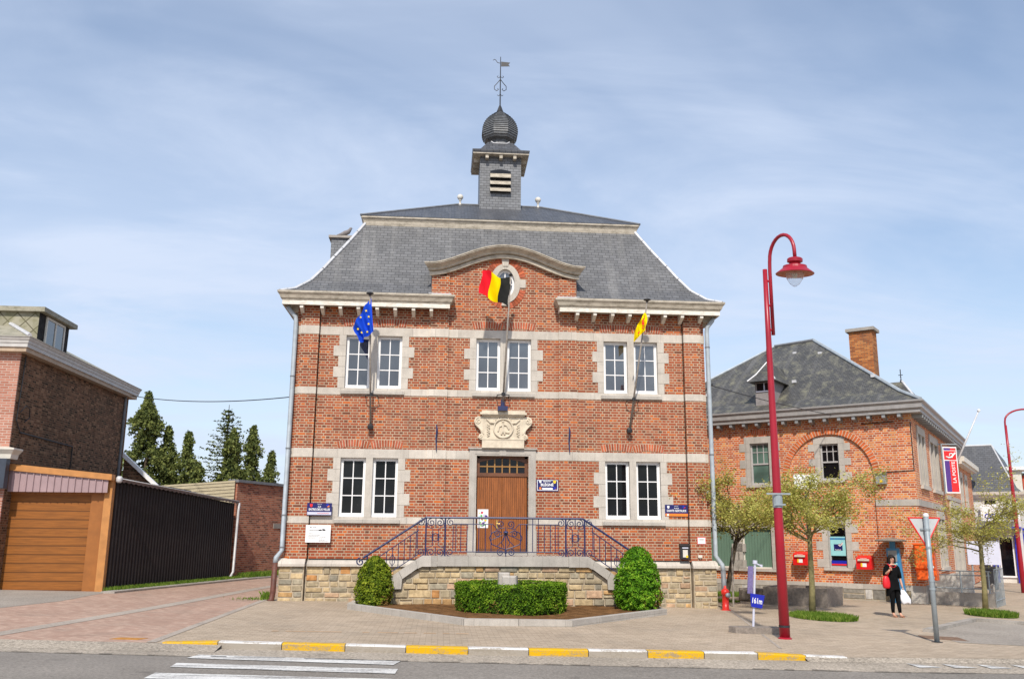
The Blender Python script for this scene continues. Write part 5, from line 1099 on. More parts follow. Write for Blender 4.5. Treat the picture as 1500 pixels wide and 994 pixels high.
dm = thing('tmp', 'x', 'x'); bpy.data.objects.remove(dm)
mb = local(MB(), HL); mb.add([(-13.42, 2.55, 7.1), (-13.42, 4.62, 7.1), (-13.42, 4.62, 8.1), (-13.42, 2.55, 8.1), (-17, 2.55, 7.1), (-17, 4.62, 7.1), (-17, 4.62, 8.1), (-17, 2.55, 8.1)], [(0, 1, 2, 3), (0, 3, 7, 4), (1, 5, 6, 2)]); dorm = hpart(mb, 'dormer', plain('black_dormer_front', (0.03, 0.028, 0.028), 0.7, 0.5, 12))
mb = local(MB(), HL); mb.box(-17, -13.43, 2.535, 2.549, 7.1, 8.1); mb.build('dormer_cheek', M['diamond'], dorm)
mb = local(MB(), HL); mb.box(-17, -13.24, 2.40, 4.80, 8.08, 8.22); mb.build('dormer_roof', M['fibre'], dorm)
mb = local(MB(), HL); mb.box(-13.415, -13.37, 2.95, 3.02, 7.2, 8.05); mb.box(-13.415, -13.37, 4.18, 4.25, 7.2, 8.05); mb.box(-13.415, -13.37, 3.56, 3.64, 7.26, 7.98); mb.box(-13.415, -13.37, 3.02, 4.18, 7.98, 8.05); mb.box(-13.415, -13.37, 3.02, 4.18, 7.2, 7.26); wf = mb.build('dormer_window', M['cream'], dorm)
mb = local(MB(), HL); mb.box(-13.40, -13.39, 3.02, 4.18, 7.26, 7.98); mb.build('pane', M['glass_sky'], wf)
mb = local(MB(), HL); mb.tube([(-13.26, 9.72, 6.7), (-13.26, 9.72, 3.5)], 0.05, 8); hpart(mb, 'rain_pipe', M['lead'])
mb = local(MB(), HL); mb.tube([(-13.27, 1.9, 4.5), (-13.27, 5.5, 4.45), (-13.27, 5.5, 3.5)], 0.018, 5); mb.tube([(-13.27, 1.7, 6.6), (-13.27, 1.6, 4.8), (-13.27, 1.9, 4.5)], 0.015, 5); mb.tube([(-13.26, 1.75, 5.05), (-13.2, 1.9, 5.25), (-13.2, 2.15, 5.2), (-13.2, 2.2, 4.95), (-13.24, 2.0, 4.8)], 0.015, 5); hpart(mb, 'cable', M['black_iron'])
mb = local(MB(), HL); sweep_plan(mb, [(-21, 1.45), (-13.3, 1.45), (-13.3, 1.75)], [(0.0, 3.74), (0.12, 3.74), (0.14, 3.86), (0.24, 3.98), (0.24, 4.02), (0.0, 4.06)]); hpart(mb, 'shop_cornice', M['cream'])
mb = local(MB(), HL); mb.box(-21, -13.22, 1.22, 1.44, 2.95, 3.735); hpart(mb, 'shop_fascia', M['dark_shop'])
mb = local(MB(), HL); mb.box(-21, -13.56, 1.28, 1.44, 0.25, 2.94); hpart(mb, 'shop_front', M['dark_shop'])
mb = local(MB(), HL); mb.prism([(-13.3, 0), (-12.0, 0), (-12.0, 3.45), (-13.3, 4.6)], 10.3, 10.55); hpart(mb, 'rear_wing', M['brick_brown'])
mb = local(MB(), HL); mb.prism([(-13.35, 4.55), (-11.9, 3.30), (-11.9, 3.46), (-13.35, 4.72)], 10.1, 10.28); hpart(mb, 'barge_board', M['white'])
GA_ = thing('garage', 'lean-to garage with wide orange brown door and mauve sheet steel front', 'garage', (-12.0, 1.85, 0.28)); GL = (12.0, -1.85, -0.28)
mb = local(MB(), GL); mb.box(-13.9, -11.16, 1.92, 1.97, 0.25, 2.9); mb.build('door', M['garage_door'], GA_)
mb = local(MB(), GL); mb.box(-11.16, -10.80, 1.87, 1.98, 0.22, 2.92); mb.box(-13.5, -11.16, 1.88, 1.96, 2.82, 2.92); mb.build('door_frame', M['garage_frame'], GA_)
mb = local(MB(), GL); mb.box(-10.80, -10.60, 1.80, 2.1, 0.2, 3.30); mb.build('corner_post', M['garage_trim'], GA_)
mb = local(MB(), GL)
n = 15; xs0, xs1 = -13.42, -10.68
for k in range(n):
    a, b = xs0+(xs1-xs0)*k/n, xs0+(xs1-xs0)*(k+1)/n; zt0, zt1 = 3.47-0.235*k/n, 3.47-0.235*(k+1)/n; y = 1.66
    m0, m1 = a+(b-a)*0.10, a+(b-a)*0.20
    for (p, q, yp, yq) in ((a, m0, y, y), (m0, m0+0.012, y, y-0.035), (m0+0.012, m1+0.012, y-0.035, y-0.035), (m1+0.012, m1+0.024, y-0.035, y), (m1+0.024, b, y, y)):
        mb.poly([(p, yp, 2.88), (q, yq, 2.88), (q, yq, zt1), (p, yp, zt0)])
mb.poly([(xs0, 1.67, 2.88), (xs1, 1.67, 2.88), (xs1, 1.9, 2.9), (xs0, 1.9, 2.9)])
mb.build('steel_front', M['mauve_steel'], GA_)
mb = local(MB(), GL); mb.add([(x, y, z) for x, z in ((-13.42, 3.46), (-10.58, 3.215), (-10.58, 3.375), (-13.42, 3.635)) for y in (1.60, 1.86)], [(0, 2, 4, 6), (1, 7, 5, 3), (0, 1, 3, 2), (4, 5, 7, 6), (2, 3, 5, 4), (0, 6, 7, 1)]); mb.build('fascia_board', M['garage_trim'], GA_)
mb = local(MB(), GL); mb.poly([(-13.4, 1.7, 3.55), (-10.6, 1.7, 3.3), (-10.6, 10, 3.3), (-13.4, 10, 3.55)]); mb.build('roof', M['lead'], GA_)
SH = thing('sheet_metal_shed', 'long shed clad in dark brown ribbed sheet steel along the lane', 'shed', (-9.8, 5.4, 0.26)); SL = (9.8, -5.4, -0.26)
a, b = Vector((-10.6, 2.0)), Vector((-8.93, 9.05)); d = (b-a).normalized(); nn = Vector((d.y, -d.x)); Lh = (b-a).length
mb = local(MB(), SL); k = 0; pitch = 0.155; n = int(Lh/pitch)
for i in range(n):
    f0 = i/n; pts = [(0, 0), (0.42, 0), (0.55, 0.032), (0.87, 0.032), (1, 0)]
    for (p, o0), (q, o1) in zip(pts[:-1], pts[1:]):
        s0, s1 = (i+p)*Lh/n, (i+q)*Lh/n; A = a+d*s0+nn*o0; B_ = a+d*s1+nn*o1
        mb.poly([(A.x, A.y, G(A.x)+0.02), (B_.x, B_.y, G(B_.x)+0.02), (B_.x, B_.y, 3.20-0.36*s1/Lh), (A.x, A.y, 3.20-0.36*s0/Lh)])
mb.build('cladding', M['shed_steel'], SH)
mb = local(MB(), SL)
A = a-d*0.05+nn*0.12; B_ = b+d*0.15+nn*0.12; nfl = 60
for i in range(nfl):
    p = A.lerp(B_, i/nfl); q = A.lerp(B_, (i+1)/nfl); z0, z1 = 3.24-0.36*i/nfl, 3.24-0.36*(i+1)/nfl; wv_ = 0.035 if i % 2 else 0.0
    mb.add([(p.x, p.y, z0-0.06+wv_), (q.x, q.y, z1-0.06+0.035-wv_), (q.x, q.y, z1+0.03), (p.x, p.y, z0+0.03), (p.x-1.6, p.y+0.35, z0+0.12), (q.x-1.6, q.y+0.35, z1+0.12)], [(0, 1, 2, 3), (3, 2, 5, 4)])
mb.build('roof_sheet', plain('brown_fluted_sheet', (0.16, 0.11, 0.09), 0.6, 0.2), SH)
mb = local(MB(), SL); mb.smooth = True; mb.tube([(A.x, A.y, 3.285), (B_.x, B_.y, 2.925)], 0.014, 6); mb.lathe([(0.05, -0.09), (0.085, -0.05), (0.085, 0.05), (0.05, 0.09)], 10, (A.x+0.02, A.y-0.03, 3.25)); mb.tube([(B_.x, B_.y, 2.86), (B_.x+0.0, B_.y-0.05, 2.6), (B_.x-0.02, B_.y-0.1, 0.5), (B_.x-0.06, B_.y-0.3, 0.33)], 0.045, 8); mb.build('gutter', M['zinc_light'], SH)
LW = thing('brick_annex', 'low red brown brick building with flat coping behind the shed', 'building', (-8.95, 9.6, 0.24)); LL = (8.95, -9.6, -0.24)
a, b = Vector((-9.0, 9.7)), Vector((-5.6, 18.6)); d = (b-a).normalized(); nn = Vector((d.y, -d.x)); ln = (b-a).length; ang = math.atan2(d.y, d.x)
loc3 = Matrix.Translation(Vector(LL)) @ Matrix.Translation((a.x, a.y, 0)) @ Matrix.Rotation(ang, 4, 'Z')
mb = MB(); mb.box(0, ln, 0.0, 0.3, 0, 3.62); o = mb.build('lane_wall', M['brick_low'], LW); o.matrix_local = loc3
mb = MB(); mb.box(-0.06, ln, -0.08, 0.36, 3.62, 3.72); o = mb.build('coping', M['lead'], LW); o.matrix_local = loc3
mb = MB(); mb.box(2.6, 3.6, -0.02, 0.0, 2.0, 2.18); o = mb.build('concrete_patch', M['concrete'], LW); o.matrix_local = loc3
mb = local(MB(), LL); mb.prism([(-12.6, 0.2), (-9.08, 0.2), (-9.08, 3.68), (-12.6, 3.40)], 9.62, 9.80)
for k in range(7): mb.prism([(-12.6, 3.36-k*0.12), (-9.08, 3.64-k*0.12), (-9.08, 3.615-k*0.12), (-12.6, 3.335-k*0.12)], 9.60, 9.62)
mb.build('side_wall', M['beige_board'], LW)
# grass verge and weeds
def tufts(name, pts, n, h, parent=None):
    mb = MB(); mb.usec = True
    for _ in range(n):
        x, y = pts(); z = G(x)+0.01; a_ = random.uniform(0, 6.283); hh = h*random.uniform(0.4, 1.25); ln_ = hh*random.uniform(0.1, 0.7); w_ = 0.012; t = random.random(); mb.col = (t, t, t)
        dx, dy = math.cos(a_), math.sin(a_); mb.add([(x-dy*w_, y+dx*w_, z), (x+dy*w_, y-dx*w_, z), (x+dx*ln_*0.5, y+dy*ln_*0.5, z+hh*0.7), (x+dx*ln_, y+dy*ln_, z+hh)], [(0, 1, 2), (2, 3, 0)])
    return mb.build(name, M['grass'], fix=False)
def along(a, b, wd):
    def f():
        t_ = random.random(); c_ = random.choice((0.25, 0.5, 0.8, 1)); return (a[0]+(b[0]-a[0])*t_+random.uniform(0, wd)*c_, a[1]+(b[1]-a[1])*t_+random.uniform(-0.1, 0.1))
    return f
struct(tufts('grass', along((-10.55, 1.8), (-8.75, 9.3), 0.34), 6500, 0.11), 'stuff'); struct(tufts('grass', along((-8.75, 9.4), (-7.4, 13.5), 0.5), 2600, 0.2), 'stuff')
struct(tufts('grass', lambda: (random.gauss(-6.02, 0.05), random.gauss(0.5, 0.25)), 260, 0.16), 'stuff'); struct(tufts('grass', lambda: (random.gauss(-6.3, 0.25), random.gauss(0.1, 0.2)), 160, 0.05), 'stuff')
def disc(c, rx, ry):
    def f():
        r_, a_ = math.sqrt(random.random()), random.uniform(0, 6.283); return (c[0]+rx*r_*math.cos(a_), c[1]+ry*r_*math.sin(a_))
    return f
struct(tufts('grass', disc((7.42, -2.5), 0.72, 1.0), 5200, 0.10), 'stuff'); struct(tufts('grass', disc((12.5, -1.0), 0.55, 0.75), 4200, 0.13), 'stuff'); struct(tufts('grass', disc((7.6, 5.6), 1.5, 1.1), 3000, 0.08), 'stuff'); struct(tufts('grass', disc((6.6, 2.6), 0.5, 0.7), 900, 0.05), 'stuff')
mb = MB()
for p in ((-10.5, 1.6), (-9.6, 5.3)): pass
va = [(-10.45, 1.3), (-10.1, 1.3), (-8.05, 9.6), (-6.3, 14.6), (-6.6, 14.8), (-8.4, 9.7)]
mb.slab([(x, y, G(x)) for x, y in va], -0.02, 0.05); struct(mb.build('verge_kerb', M['concrete']))
# conifers behind
def conifer(label, x, y, H, wid, kind, dens=1.0, z0=0.0):
    t = thing('conifer', label, 'conifer', (x, y, z0), 0, 'conifers behind the low buildings')
    mb = MB(); mb.tube([(0, 0, 0), (0.05, 0, H*0.5), (0, 0, H)], [0.16, 0.09, 0.015], 7); mb.build('trunk', M['bark'], t)
    mb = MB(); mb.usec = True; lean = random.uniform(-0.15, 0.15)
    if kind == 'cypress':
        nb = int(230*dens*H/7)
        for _ in range(nb):
            f = random.random()**0.75; z = H*(0.08+0.92*f); r = wid*(1-f)**0.72*(0.75+0.35*math.sin(f*23+x))+0.08; a_ = random.uniform(0, 6.283); L_ = r*random.uniform(0.7, 1.12)
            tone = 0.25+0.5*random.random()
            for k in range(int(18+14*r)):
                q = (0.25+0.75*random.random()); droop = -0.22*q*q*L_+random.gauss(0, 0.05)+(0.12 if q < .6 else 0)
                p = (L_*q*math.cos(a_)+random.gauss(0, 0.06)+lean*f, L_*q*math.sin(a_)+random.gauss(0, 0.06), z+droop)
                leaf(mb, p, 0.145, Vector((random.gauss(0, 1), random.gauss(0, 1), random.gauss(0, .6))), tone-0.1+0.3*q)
        for _ in range(40): leaf(mb, (random.gauss(0, 0.04)+lean, random.gauss(0, 0.04), H*random.uniform(0.93, 1.03)), 0.13, None, 0.5)
    else:
        for i in range(40):
            f = i/40; z = H*(0.12+0.86*f); r = wid*(1-f)**0.8+0.22
            for k in range(5):
                a_ = k*6.283/5+i*1.9+random.uniform(-.3, .3); L_ = r*random.uniform(0.55, 1.1); tone = random.uniform(0.2, 0.7)
                for m_ in range(int(26*L_)+8):
                    q = random.random(); up_ = 0.16*L_*q*q-0.10*q*L_; p = (L_*q*math.cos(a_)+random.gauss(0, .045), L_*q*math.sin(a_)+random.gauss(0, .045), z+up_+random.gauss(0, 0.035)-0.05*random.random())
                    leaf(mb, p, 0.15, Vector((random.gauss(0, .6), random.gauss(0, .6), 1)), tone)
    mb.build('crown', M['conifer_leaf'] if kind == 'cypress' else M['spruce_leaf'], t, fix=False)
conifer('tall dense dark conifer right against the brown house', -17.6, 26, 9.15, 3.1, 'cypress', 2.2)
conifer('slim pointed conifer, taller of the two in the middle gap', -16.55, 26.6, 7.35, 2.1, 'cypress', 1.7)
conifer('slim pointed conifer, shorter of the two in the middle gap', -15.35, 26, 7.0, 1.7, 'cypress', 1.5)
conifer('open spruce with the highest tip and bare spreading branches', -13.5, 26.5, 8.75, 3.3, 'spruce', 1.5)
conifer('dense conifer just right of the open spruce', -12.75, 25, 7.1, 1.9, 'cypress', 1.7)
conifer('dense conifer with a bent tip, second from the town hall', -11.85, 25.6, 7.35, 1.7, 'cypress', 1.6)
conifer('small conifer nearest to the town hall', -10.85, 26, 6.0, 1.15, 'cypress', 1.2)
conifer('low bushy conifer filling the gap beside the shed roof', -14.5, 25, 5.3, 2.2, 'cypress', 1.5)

# ================================================================ post office (its front stands at an angle)
PX, PY = 13.03, 3.04
PO = thing('post_office', 'orange red brick post office with lichened slate hip roof and tall brick chimney', 'post office', (PX, PY, 0), R(-40))
def pp(mb, name, m, parent=None): return mb.build(name, m, parent or PO)
UL, UR, LR = (-5.26, -4.60, 3.57, 4.98), (-2.90, -2.30, 3.67, 4.85), (-2.82, -2.25, 0.90, 2.26)
GD, GD2 = (-5.68, -4.66, 0.80, 2.15), (-7.05, -5.98, 0.80, 2.15)
ax, ar, az0 = -2.60, 1.36, 3.80
def arc(x): return az0+math.sqrt(max(ar*ar-(x-ax)**2, 0))
mb = MB(); AH = (ax-ar, ax+ar, 0.43, az0+ar)
panel(mb, -9.2, 0.0, 0.3, 5.7, [UL, GD, GD2, AH], 0.0)
xs = [ax-ar+2*ar*(0.5-0.5*math.cos(math.pi*k/28)) for k in range(29)]
for a, b in zip(xs[:-1], xs[1:]):
    mb.poly([(a, 0, arc(a)), (b, 0, arc(b)), (b, 0, AH[3]), (a, 0, AH[3])]); mb.poly([(a, 0, arc(a)), (a, 0.07, arc(a)), (b, 0.07, arc(b)), (b, 0, arc(b))])
mb.poly([(ax-ar, 0, 0.43), (ax-ar, 0.07, 0.43), (ax-ar, 0.07, az0), (ax-ar, 0, az0)]); mb.poly([(ax+ar, 0, 0.43), (ax+ar, 0.07, 0.43), (ax+ar, 0.07, az0), (ax+ar, 0, az0)])
panel(mb, ax-ar-0.02, ax+ar+0.02, 0.43, 5.3, [UR, LR], 0.07)
pp(mb, 'front_wall', M['brick_post'])
mb = MB(); mb.usec = True
mb.col = (0.6, 0.48, 0.36); mb.prism([(ax+ar*math.cos(math.pi*k/32), az0+ar*math.sin(math.pi*k/32)) for k in range(33)]+[(ax+(ar+.21)*math.cos(math.pi-math.pi*k/32), az0+(ar+.21)*math.sin(math.pi-math.pi*k/32)) for k in range(33)], -0.006, 0.02)
for k in range(46):
    a0, a1 = math.pi*(k+0.12)/46, math.pi*(k+0.88)/46; mb.col = sc_(random.choice(((0.58, 0.15, 0.05), (0.5, 0.12, 0.045))), random.uniform(0.8, 1.2))
    mb.prism([(ax+r_*math.cos(t_), az0+r_*math.sin(t_)) for r_, t_ in ((ar, a0), (ar+0.2, a0), (ar+0.2, a1), (ar, a1))], -0.012, 0.03)
pp(mb, 'brick_arch', M['voussoir'])
for h in (UL, LR):
    mb = MB(); mb.usec = True; arch_bricks(mb, h[0]-0.02, h[1]+0.02, h[3]+0.235, 0.06, 0.17, 0.0 if h is UL else 0.07, 12, ((0.58, 0.15, 0.05), (0.5, 0.12, 0.045)))
    pp(mb, 'relieving_arch', M['voussoir'])
def po_surround(h, y, n=5, wa=0.18, wb=0.38, sill=True):
    mb = MB(); hh = (h[3]-h[2])/n
    for k in range(n):
        w_ = wb if k % 2 == 0 else wa
        mb.box(h[0]-w_, h[0], y-0.016, y+0.13, h[2]+k*hh+.002, h[2]+(k+1)*hh-.002); mb.box(h[1], h[1]+w_, y-0.016, y+0.13, h[2]+k*hh+.002, h[2]+(k+1)*hh-.002)
    mb.box(h[0]-0.2, h[1]+0.2, y-0.018, y+0.13, h[3]+.001, h[3]+0.23); pp(mb, 'window_surround', M['stone_grey'])
    mb = MB(); mb.box(h[0]-0.16, h[1]+0.16, y-0.09, y+0.13, h[2]-0.09, h[2]-0.004); pp(mb, 'window_sill', M['stone_grey'])
for h, y in ((UL, 0), (UR, 0.07), (LR, 0.07), (GD, 0), (GD2, 0)): po_surround(h, y)
def po_window(h, y, glassm, parent=PO, split=0.5):
    mb = MB(); f = 0.05; fy = y+0.09
    mb.box(h[0], h[0]+f, fy, fy+0.06, h[2], h[3]); mb.box(h[1]-f, h[1], fy, fy+0.06, h[2], h[3]); mb.box(h[0]+f, h[1]-f, fy, fy+0.06, h[3]-f, h[3]); mb.box(h[0]+f, h[1]-f, fy, fy+0.06, h[2], h[2]+0.07)
    m_ = h[2]+(h[3]-h[2])*split; mb.box(h[0]+f, h[1]-f, fy-0.01, fy+0.05, m_-0.025, m_+0.025)
    for k in (1, 2): x = h[0]+(h[1]-h[0])*k/3; mb.box(x-0.014, x+0.014, fy+0.004, fy+0.046, m_+0.025, h[3]-f)
    m2 = (m_+h[3])/2+0.05; mb.box(h[0]+f, h[1]-f, fy+0.006, fy+0.044, m2-0.012, m2+0.012)
    w_ = mb.build('window', plain('grey_window_paint', (0.42, 0.40, 0.39), 0.45, 0.08), parent); g = MB(); g.box(h[0]+f, h[1]-f, fy+0.022, fy+0.026, h[2]+0.07, h[3]-f); g.build('pane', glassm, w_)
po_window(UL, 0, M['glass_green']); po_window(UR, 0.07, M['glass_dark'], split=0.5)
mb = MB(); h = LR; fy = 0.16; mb.box(h[0], h[0]+0.05, fy, fy+.06, h[2], h[3]); mb.box(h[1]-.05, h[1], fy, fy+.06, h[2], h[3]); mb.box(h[0]+.05, h[1]-.05, fy, fy+.06, h[3]-0.12, h[3]); mb.box(h[0]+.05, h[1]-.05, fy, fy+.06, h[2], h[2]+0.06); w_ = pp(mb, 'window', plain('grey_frame', (0.4, 0.39, 0.38), 0.5, 0.1))
g = MB(); g.box(h[0]+.05, h[1]-.05, fy+.03, fy+.034, h[2]+.06, h[3]-.12); g.build('pane', M['glass_dark'], w_)
for h in (GD, GD2):
    mb = MB(); mb.box(h[0]+0.04, h[1]-0.04, 0.11, 0.13, h[2]+0.05, h[3]); b_ = pp(mb, 'blind', M['green_blind']); mb = MB(); mb.box(h[0], h[1], 0.08, 0.15, h[2], h[2]+0.05); mb.box(h[0], h[0]+0.04, 0.08, 0.15, h[2]+.05, h[3]); mb.box(h[1]-0.04, h[1], 0.08, 0.15, h[2]+.05, h[3]); mb.build('blind_frame', M['cream'], b_)
mb = MB(); mb.box(-9.2, ax-ar, -0.02, 0.06, 0.275, 0.43); mb.box(ax-ar, 0.03, -0.021, 0.1, 0.276, 0.431); pp(mb, 'stone_band', M['stone_grey']); mb = MB(); mb.box(-1.235, 0.02, -0.02, 0.03, 2.82, 3.02); pp(mb, 'stone_band', M['stone_grey'])
PG2 = [((0.22, 0.205, 0.18), 4), ((0.29, 0.265, 0.225), 4), ((0.17, 0.16, 0.15), 2), ((0.36, 0.30, 0.20), 1), ((0.45, 0.43, 0.4), 0.5)]
mb = MB(); mb.box(-9.2, 0.0, 0.0, 0.1, -0.4, 0.28); bs = pp(mb, 'stone_base', M['mortar']); mb = MB(); mb.usec = True; rubble(mb, -9.2, -0.42, 0.275, -0.2, -0.0, 0.03, None, 0.14, 0.24, 0.3, 0.7, PG2); mb.build('rubble_facing', M['rubble'], bs)
mb = MB(); mb.box(-0.41, 0.04, -0.04, 0.3, -0.3, 0.275); mb.build('corner_stone', M['stone_plain'], bs)
# side wall towards the street
SW = Matrix.Rotation(R(94), 4, 'Z')
def sidepart(mb, name, m, parent=None):
    o = mb.build(name, m, parent or PO)
    if parent is None: o.matrix_local = SW
    return o
SWIN = ((1.2, 2.6, 3.5, 5.15, 2), (4.2, 6.2, 3.5, 5.15, 2), (4.6, 6.2, 0.85, 2.5, 2), (14.6, 15.3, 3.1, 4.5, 1), (16.8, 17.5, 3.1, 4.5, 1), (9.0, 12.4, 0.4, 3.0, 2))
mb = MB(); panel(mb, 0, 13, 0.3, 5.7, [h[:4] for h in SWIN if h[0] < 13], 0.0); panel(mb, 13, 20.5, -0.2, 5.0, [h[:4] for h in SWIN if h[0] > 13], 0.06); mb.poly([(13, 0, 5.0), (13, 5, 5.0), (13, 5, 5.7), (13, 0, 5.7)]); sidepart(mb, 'side_wall', M['brick_post'])
for (a, b, z0, z1, n) in SWIN:
    mb = MB(); y = 0 if a < 13 else 0.06
    mb.box(a-0.3, a, y-0.03, y+0.22, z0, z1); mb.box(b, b+0.3, y-0.03, y+0.22, z0, z1); mb.box(a-0.22, b+0.22, y-0.045, y+0.1, z1, z1+0.26); mb.box(a-0.26, b+0.26, y-0.09, y+0.1, z0-0.12, z0)
    if n == 2: mb.box((a+b)/2-0.12, (a+b)/2+0.12, y-0.025, y+0.22, z0, z1)
    s_ = sidepart(mb, 'window_surround', M['stone_plain']); mb = MB(); mb.box(a, b, y+0.20, y+0.21, z0, z1); mb.build('pane', M['glass_dark'], s_)
for q in ((-0.02, 7.0, -0.03, 0.03, 2.82, 3.02), (-0.02, 8.7, -0.03, 0.03, 0.275, 0.43), (8.0, 13, -0.05, 0.05, 3.3, 3.45)): mb = MB(); mb.box(*q); sidepart(mb, 'stone_band', M['stone_grey'])
mb = MB(); mb.box(0, 13, -0.01, 0.1, -0.5, 0.275); sidepart(mb, 'stone_base', M['stone_grey'])
mb = MB(); mb.box(13.02, 20.5, -0.22, 0.3, 5.0, 5.10); mb.box(13.02, 20.6, -0.32, 0.3, 5.10, 5.32); sidepart(mb, 'lower_cornice', M['cream'])
# gutter and roof
c_, s_ = math.cos(R(94)), math.sin(R(94))
mb = MB(); path = [(-9.2, 0.0), (0.0, 0.0), (13*c_, 13*s_), (13*c_-0.5, 13*s_+0.4)]
sweep_plan(mb, path, [(0.0, 5.66), (0.34, 5.66), (0.34, 5.74), (0.40, 5.80), (0.40, 5.92), (0.46, 5.99), (0.46, 6.04), (0.0, 6.04)]); pp(mb, 'gutter', plain('grey_painted_gutter', (0.30, 0.285, 0.275), 0.5, 0.12))
for k in range(16):
    x = -0.28-0.46*k; mb = MB(); mb.add([(x-0.05, -0.31, 5.655), (x+0.05, -0.31, 5.655), (x+0.05, -0.31, 5.55), (x-0.05, -0.31, 5.55), (x-0.05, 0, 5.655), (x+0.05, 0, 5.655), (x+0.05, 0, 5.48), (x-0.05, 0, 5.48)], [(0, 1, 2, 3), (3, 2, 6, 7), (0, 3, 7, 4), (1, 5, 6, 2)]); pp(mb, 'rafter_tail', M['sign_grey'])
mb = MB()
for k in range(26): x = 0.3+0.49*k; mb.box(x-0.06, x+0.06, -0.33, 0, 5.55, 5.655)
o_ = sidepart(mb, 'rafter_row', M['sign_grey']); o_['kind'] = 'stuff'
E_ = 0.42; rl, rr = (-5.55, 4.0, 9.13), (-4.02, 4.0, 9.20)
A, B_, C_, D_ = (-9.95, -E_, 6.02), (E_, -E_, 6.02), (E_-0.6, 8.4, 6.02), (-9.95, 8.4, 6.02)
mb = MB()
bc = lambda p, q, f, sag: tuple(p[i]+(q[i]-p[i])*f for i in range(2))+(p[2]+(q[2]-p[2])*f-sag,)
r1 = [bc(A, rl, 0.16, 0.12), bc(B_, rr, 0.16, 0.12), bc(C_, rr, 0.16, 0.12), bc(D_, rl, 0.16, 0.12)]; r0 = [A, B_, C_, D_]
for k in range(4): mb.poly([r0[k], r0[(k+1) % 4], r1[(k+1) % 4], r1[k]])
mb.poly([r1[0], r1[1], rr, rl]); mb.poly([r1[1], r1[2], rr]); mb.poly([r1[2], r1[3], rl, rr]); mb.poly([r1[3], r1[0], rl])
mb.add([(-6, 8.0, 6.0), (-0.2, 8.0, 6.0), (-0.2-0.4, 13, 6.0), (-6, 13, 6.0), (-3.2, 8.0, 7.6), (-3.3, 13, 7.6)], [(0, 1, 4), (1, 2, 5, 4), (0, 4, 5, 3), (2, 3, 5)])
pp(mb, 'roof', M['slate_post'])
up_ = lambda p: Vector(p)+V(0, -0.01, 0.03)
mb = MB(); mb.tube([up_(B_), up_(r1[1]), up_(rr)], 0.06, 6); pp(mb, 'hip_flashing', M['zinc']); mb = MB(); mb.tube([up_(A), up_(r1[0]), up_(rl)], 0.045, 6); pp(mb, 'hip_flashing', M['zinc']); mb = MB(); mb.tube([up_(rl), up_(rr)], 0.06, 6); pp(mb, 'ridge_flashing', M['lead'])
mb = MB(); mb.box(-3.12, -2.25, 5.6, 6.3, 7.2, 9.72); ch = pp(mb, 'chimney', M['brick_soot']); mb = MB(); mb.box(-3.22, -2.15, 5.5, 6.4, 9.72, 9.84); mb.build('chimney_cap', M['concrete'], ch)
mb = MB()
for k in range(4): mb.box(-3.15+0.27*k, -2.86+0.27*k, 5.555, 5.6, 7.95-0.24*k, 8.42-0.24*k)
mb.build('stepped_flashing', M['zinc_light'], ch)
def finial(mb, x, y, z): mb.tube([(x, y, z), (x, y, z+0.5)], 0.018, 5); mb.lathe([(0.05, 0), (0.03, 0.1)], 6, (x, y, z)); mb.tube([(x-0.08, y, z+0.28), (x+0.08, y, z+0.28)], 0.014, 5); mb.tube([(x, y-0.08, z+0.2), (x, y+0.08, z+0.2)], 0.014, 5)
dx0, dw, dy0 = -4.66, 0.33, 0.08
mb = MB(); mb.box(dx0-dw, dx0+dw, dy0, 1.5, 6.2, 7.10); dm = pp(mb, 'roof_dormer', plain('grey_boards', (0.27, 0.25, 0.245), 0.7, 0.15, 9)); mb = MB(); mb.box(dx0-0.26, dx0+0.26, dy0-0.012, dy0-0.002, 6.80, 7.06); d2 = mb.build('pane', M['glass_dark'], dm); mb = MB(); mb.box(dx0-0.02, dx0+0.02, dy0-0.03, dy0-0.012, 6.80, 7.06); mb.box(dx0-0.30, dx0+0.30, dy0-0.03, dy0-0.003, 6.76, 6.80); mb.box(dx0-dw, dx0+dw, dy0-0.04, dy0, 6.2, 6.27); mb.build('dormer_frame', M['sign_lilac'], dm)
mb = MB(); rw = 0.50; e0 = [(dx0-rw, dy0-0.3, 7.10), (dx0+rw, dy0-0.3, 7.10), (dx0+rw, 1.6, 7.10), (dx0-rw, 1.6, 7.10)]; e1 = [(dx0-rw*0.55, dy0-0.02, 7.36), (dx0+rw*0.55, dy0-0.02, 7.36), (dx0+rw*0.55, 1.6, 7.36), (dx0-rw*0.55, 1.6, 7.36)]; tp = (dx0, dy0+0.42, 7.86); tp2 = (dx0, 2.2, 7.86)
for k in range(4): mb.poly([e0[k], e0[(k+1) % 4], e1[(k+1) % 4], e1[k]])
mb.poly([e1[0], e1[1], tp]); mb.poly([e1[1], e1[2], tp2, tp]); mb.poly([e1[3], e1[0], tp, tp2]); mb.poly(e0[::-1]); mb.build('dormer_roof', M['slate_post'], dm)
mb = MB()
for k in (0, 1): mb.tube([Vector(e0[k])+V(0, 0, .02), Vector(e1[k])+V(0, 0, .02), Vector(tp)+V(0, 0, .02)], 0.03, 5)
mb.build('hip_flashing', M['zinc_light'], dm); mb = MB(); finial(mb, dx0, tp[1], 7.84); mb.build('finial', M['black_iron'], dm)
dm = pp(MB().box(-2.3, -1.05, 5.3, 6.3, 6.3, 6.95), 'roof_dormer', plain('grey_dormer_side', (0.23, 0.225, 0.225), 0.7, 0.15, 9))
mb = MB(); e0 = [(-3.2, 5.1, 6.95), (-0.85, 5.1, 6.95), (-0.85, 6.5, 6.95), (-3.2, 6.5, 6.95)]; ra_, rb_ = (-3.2, 5.8, 7.62), (-1.35, 5.8, 7.62)
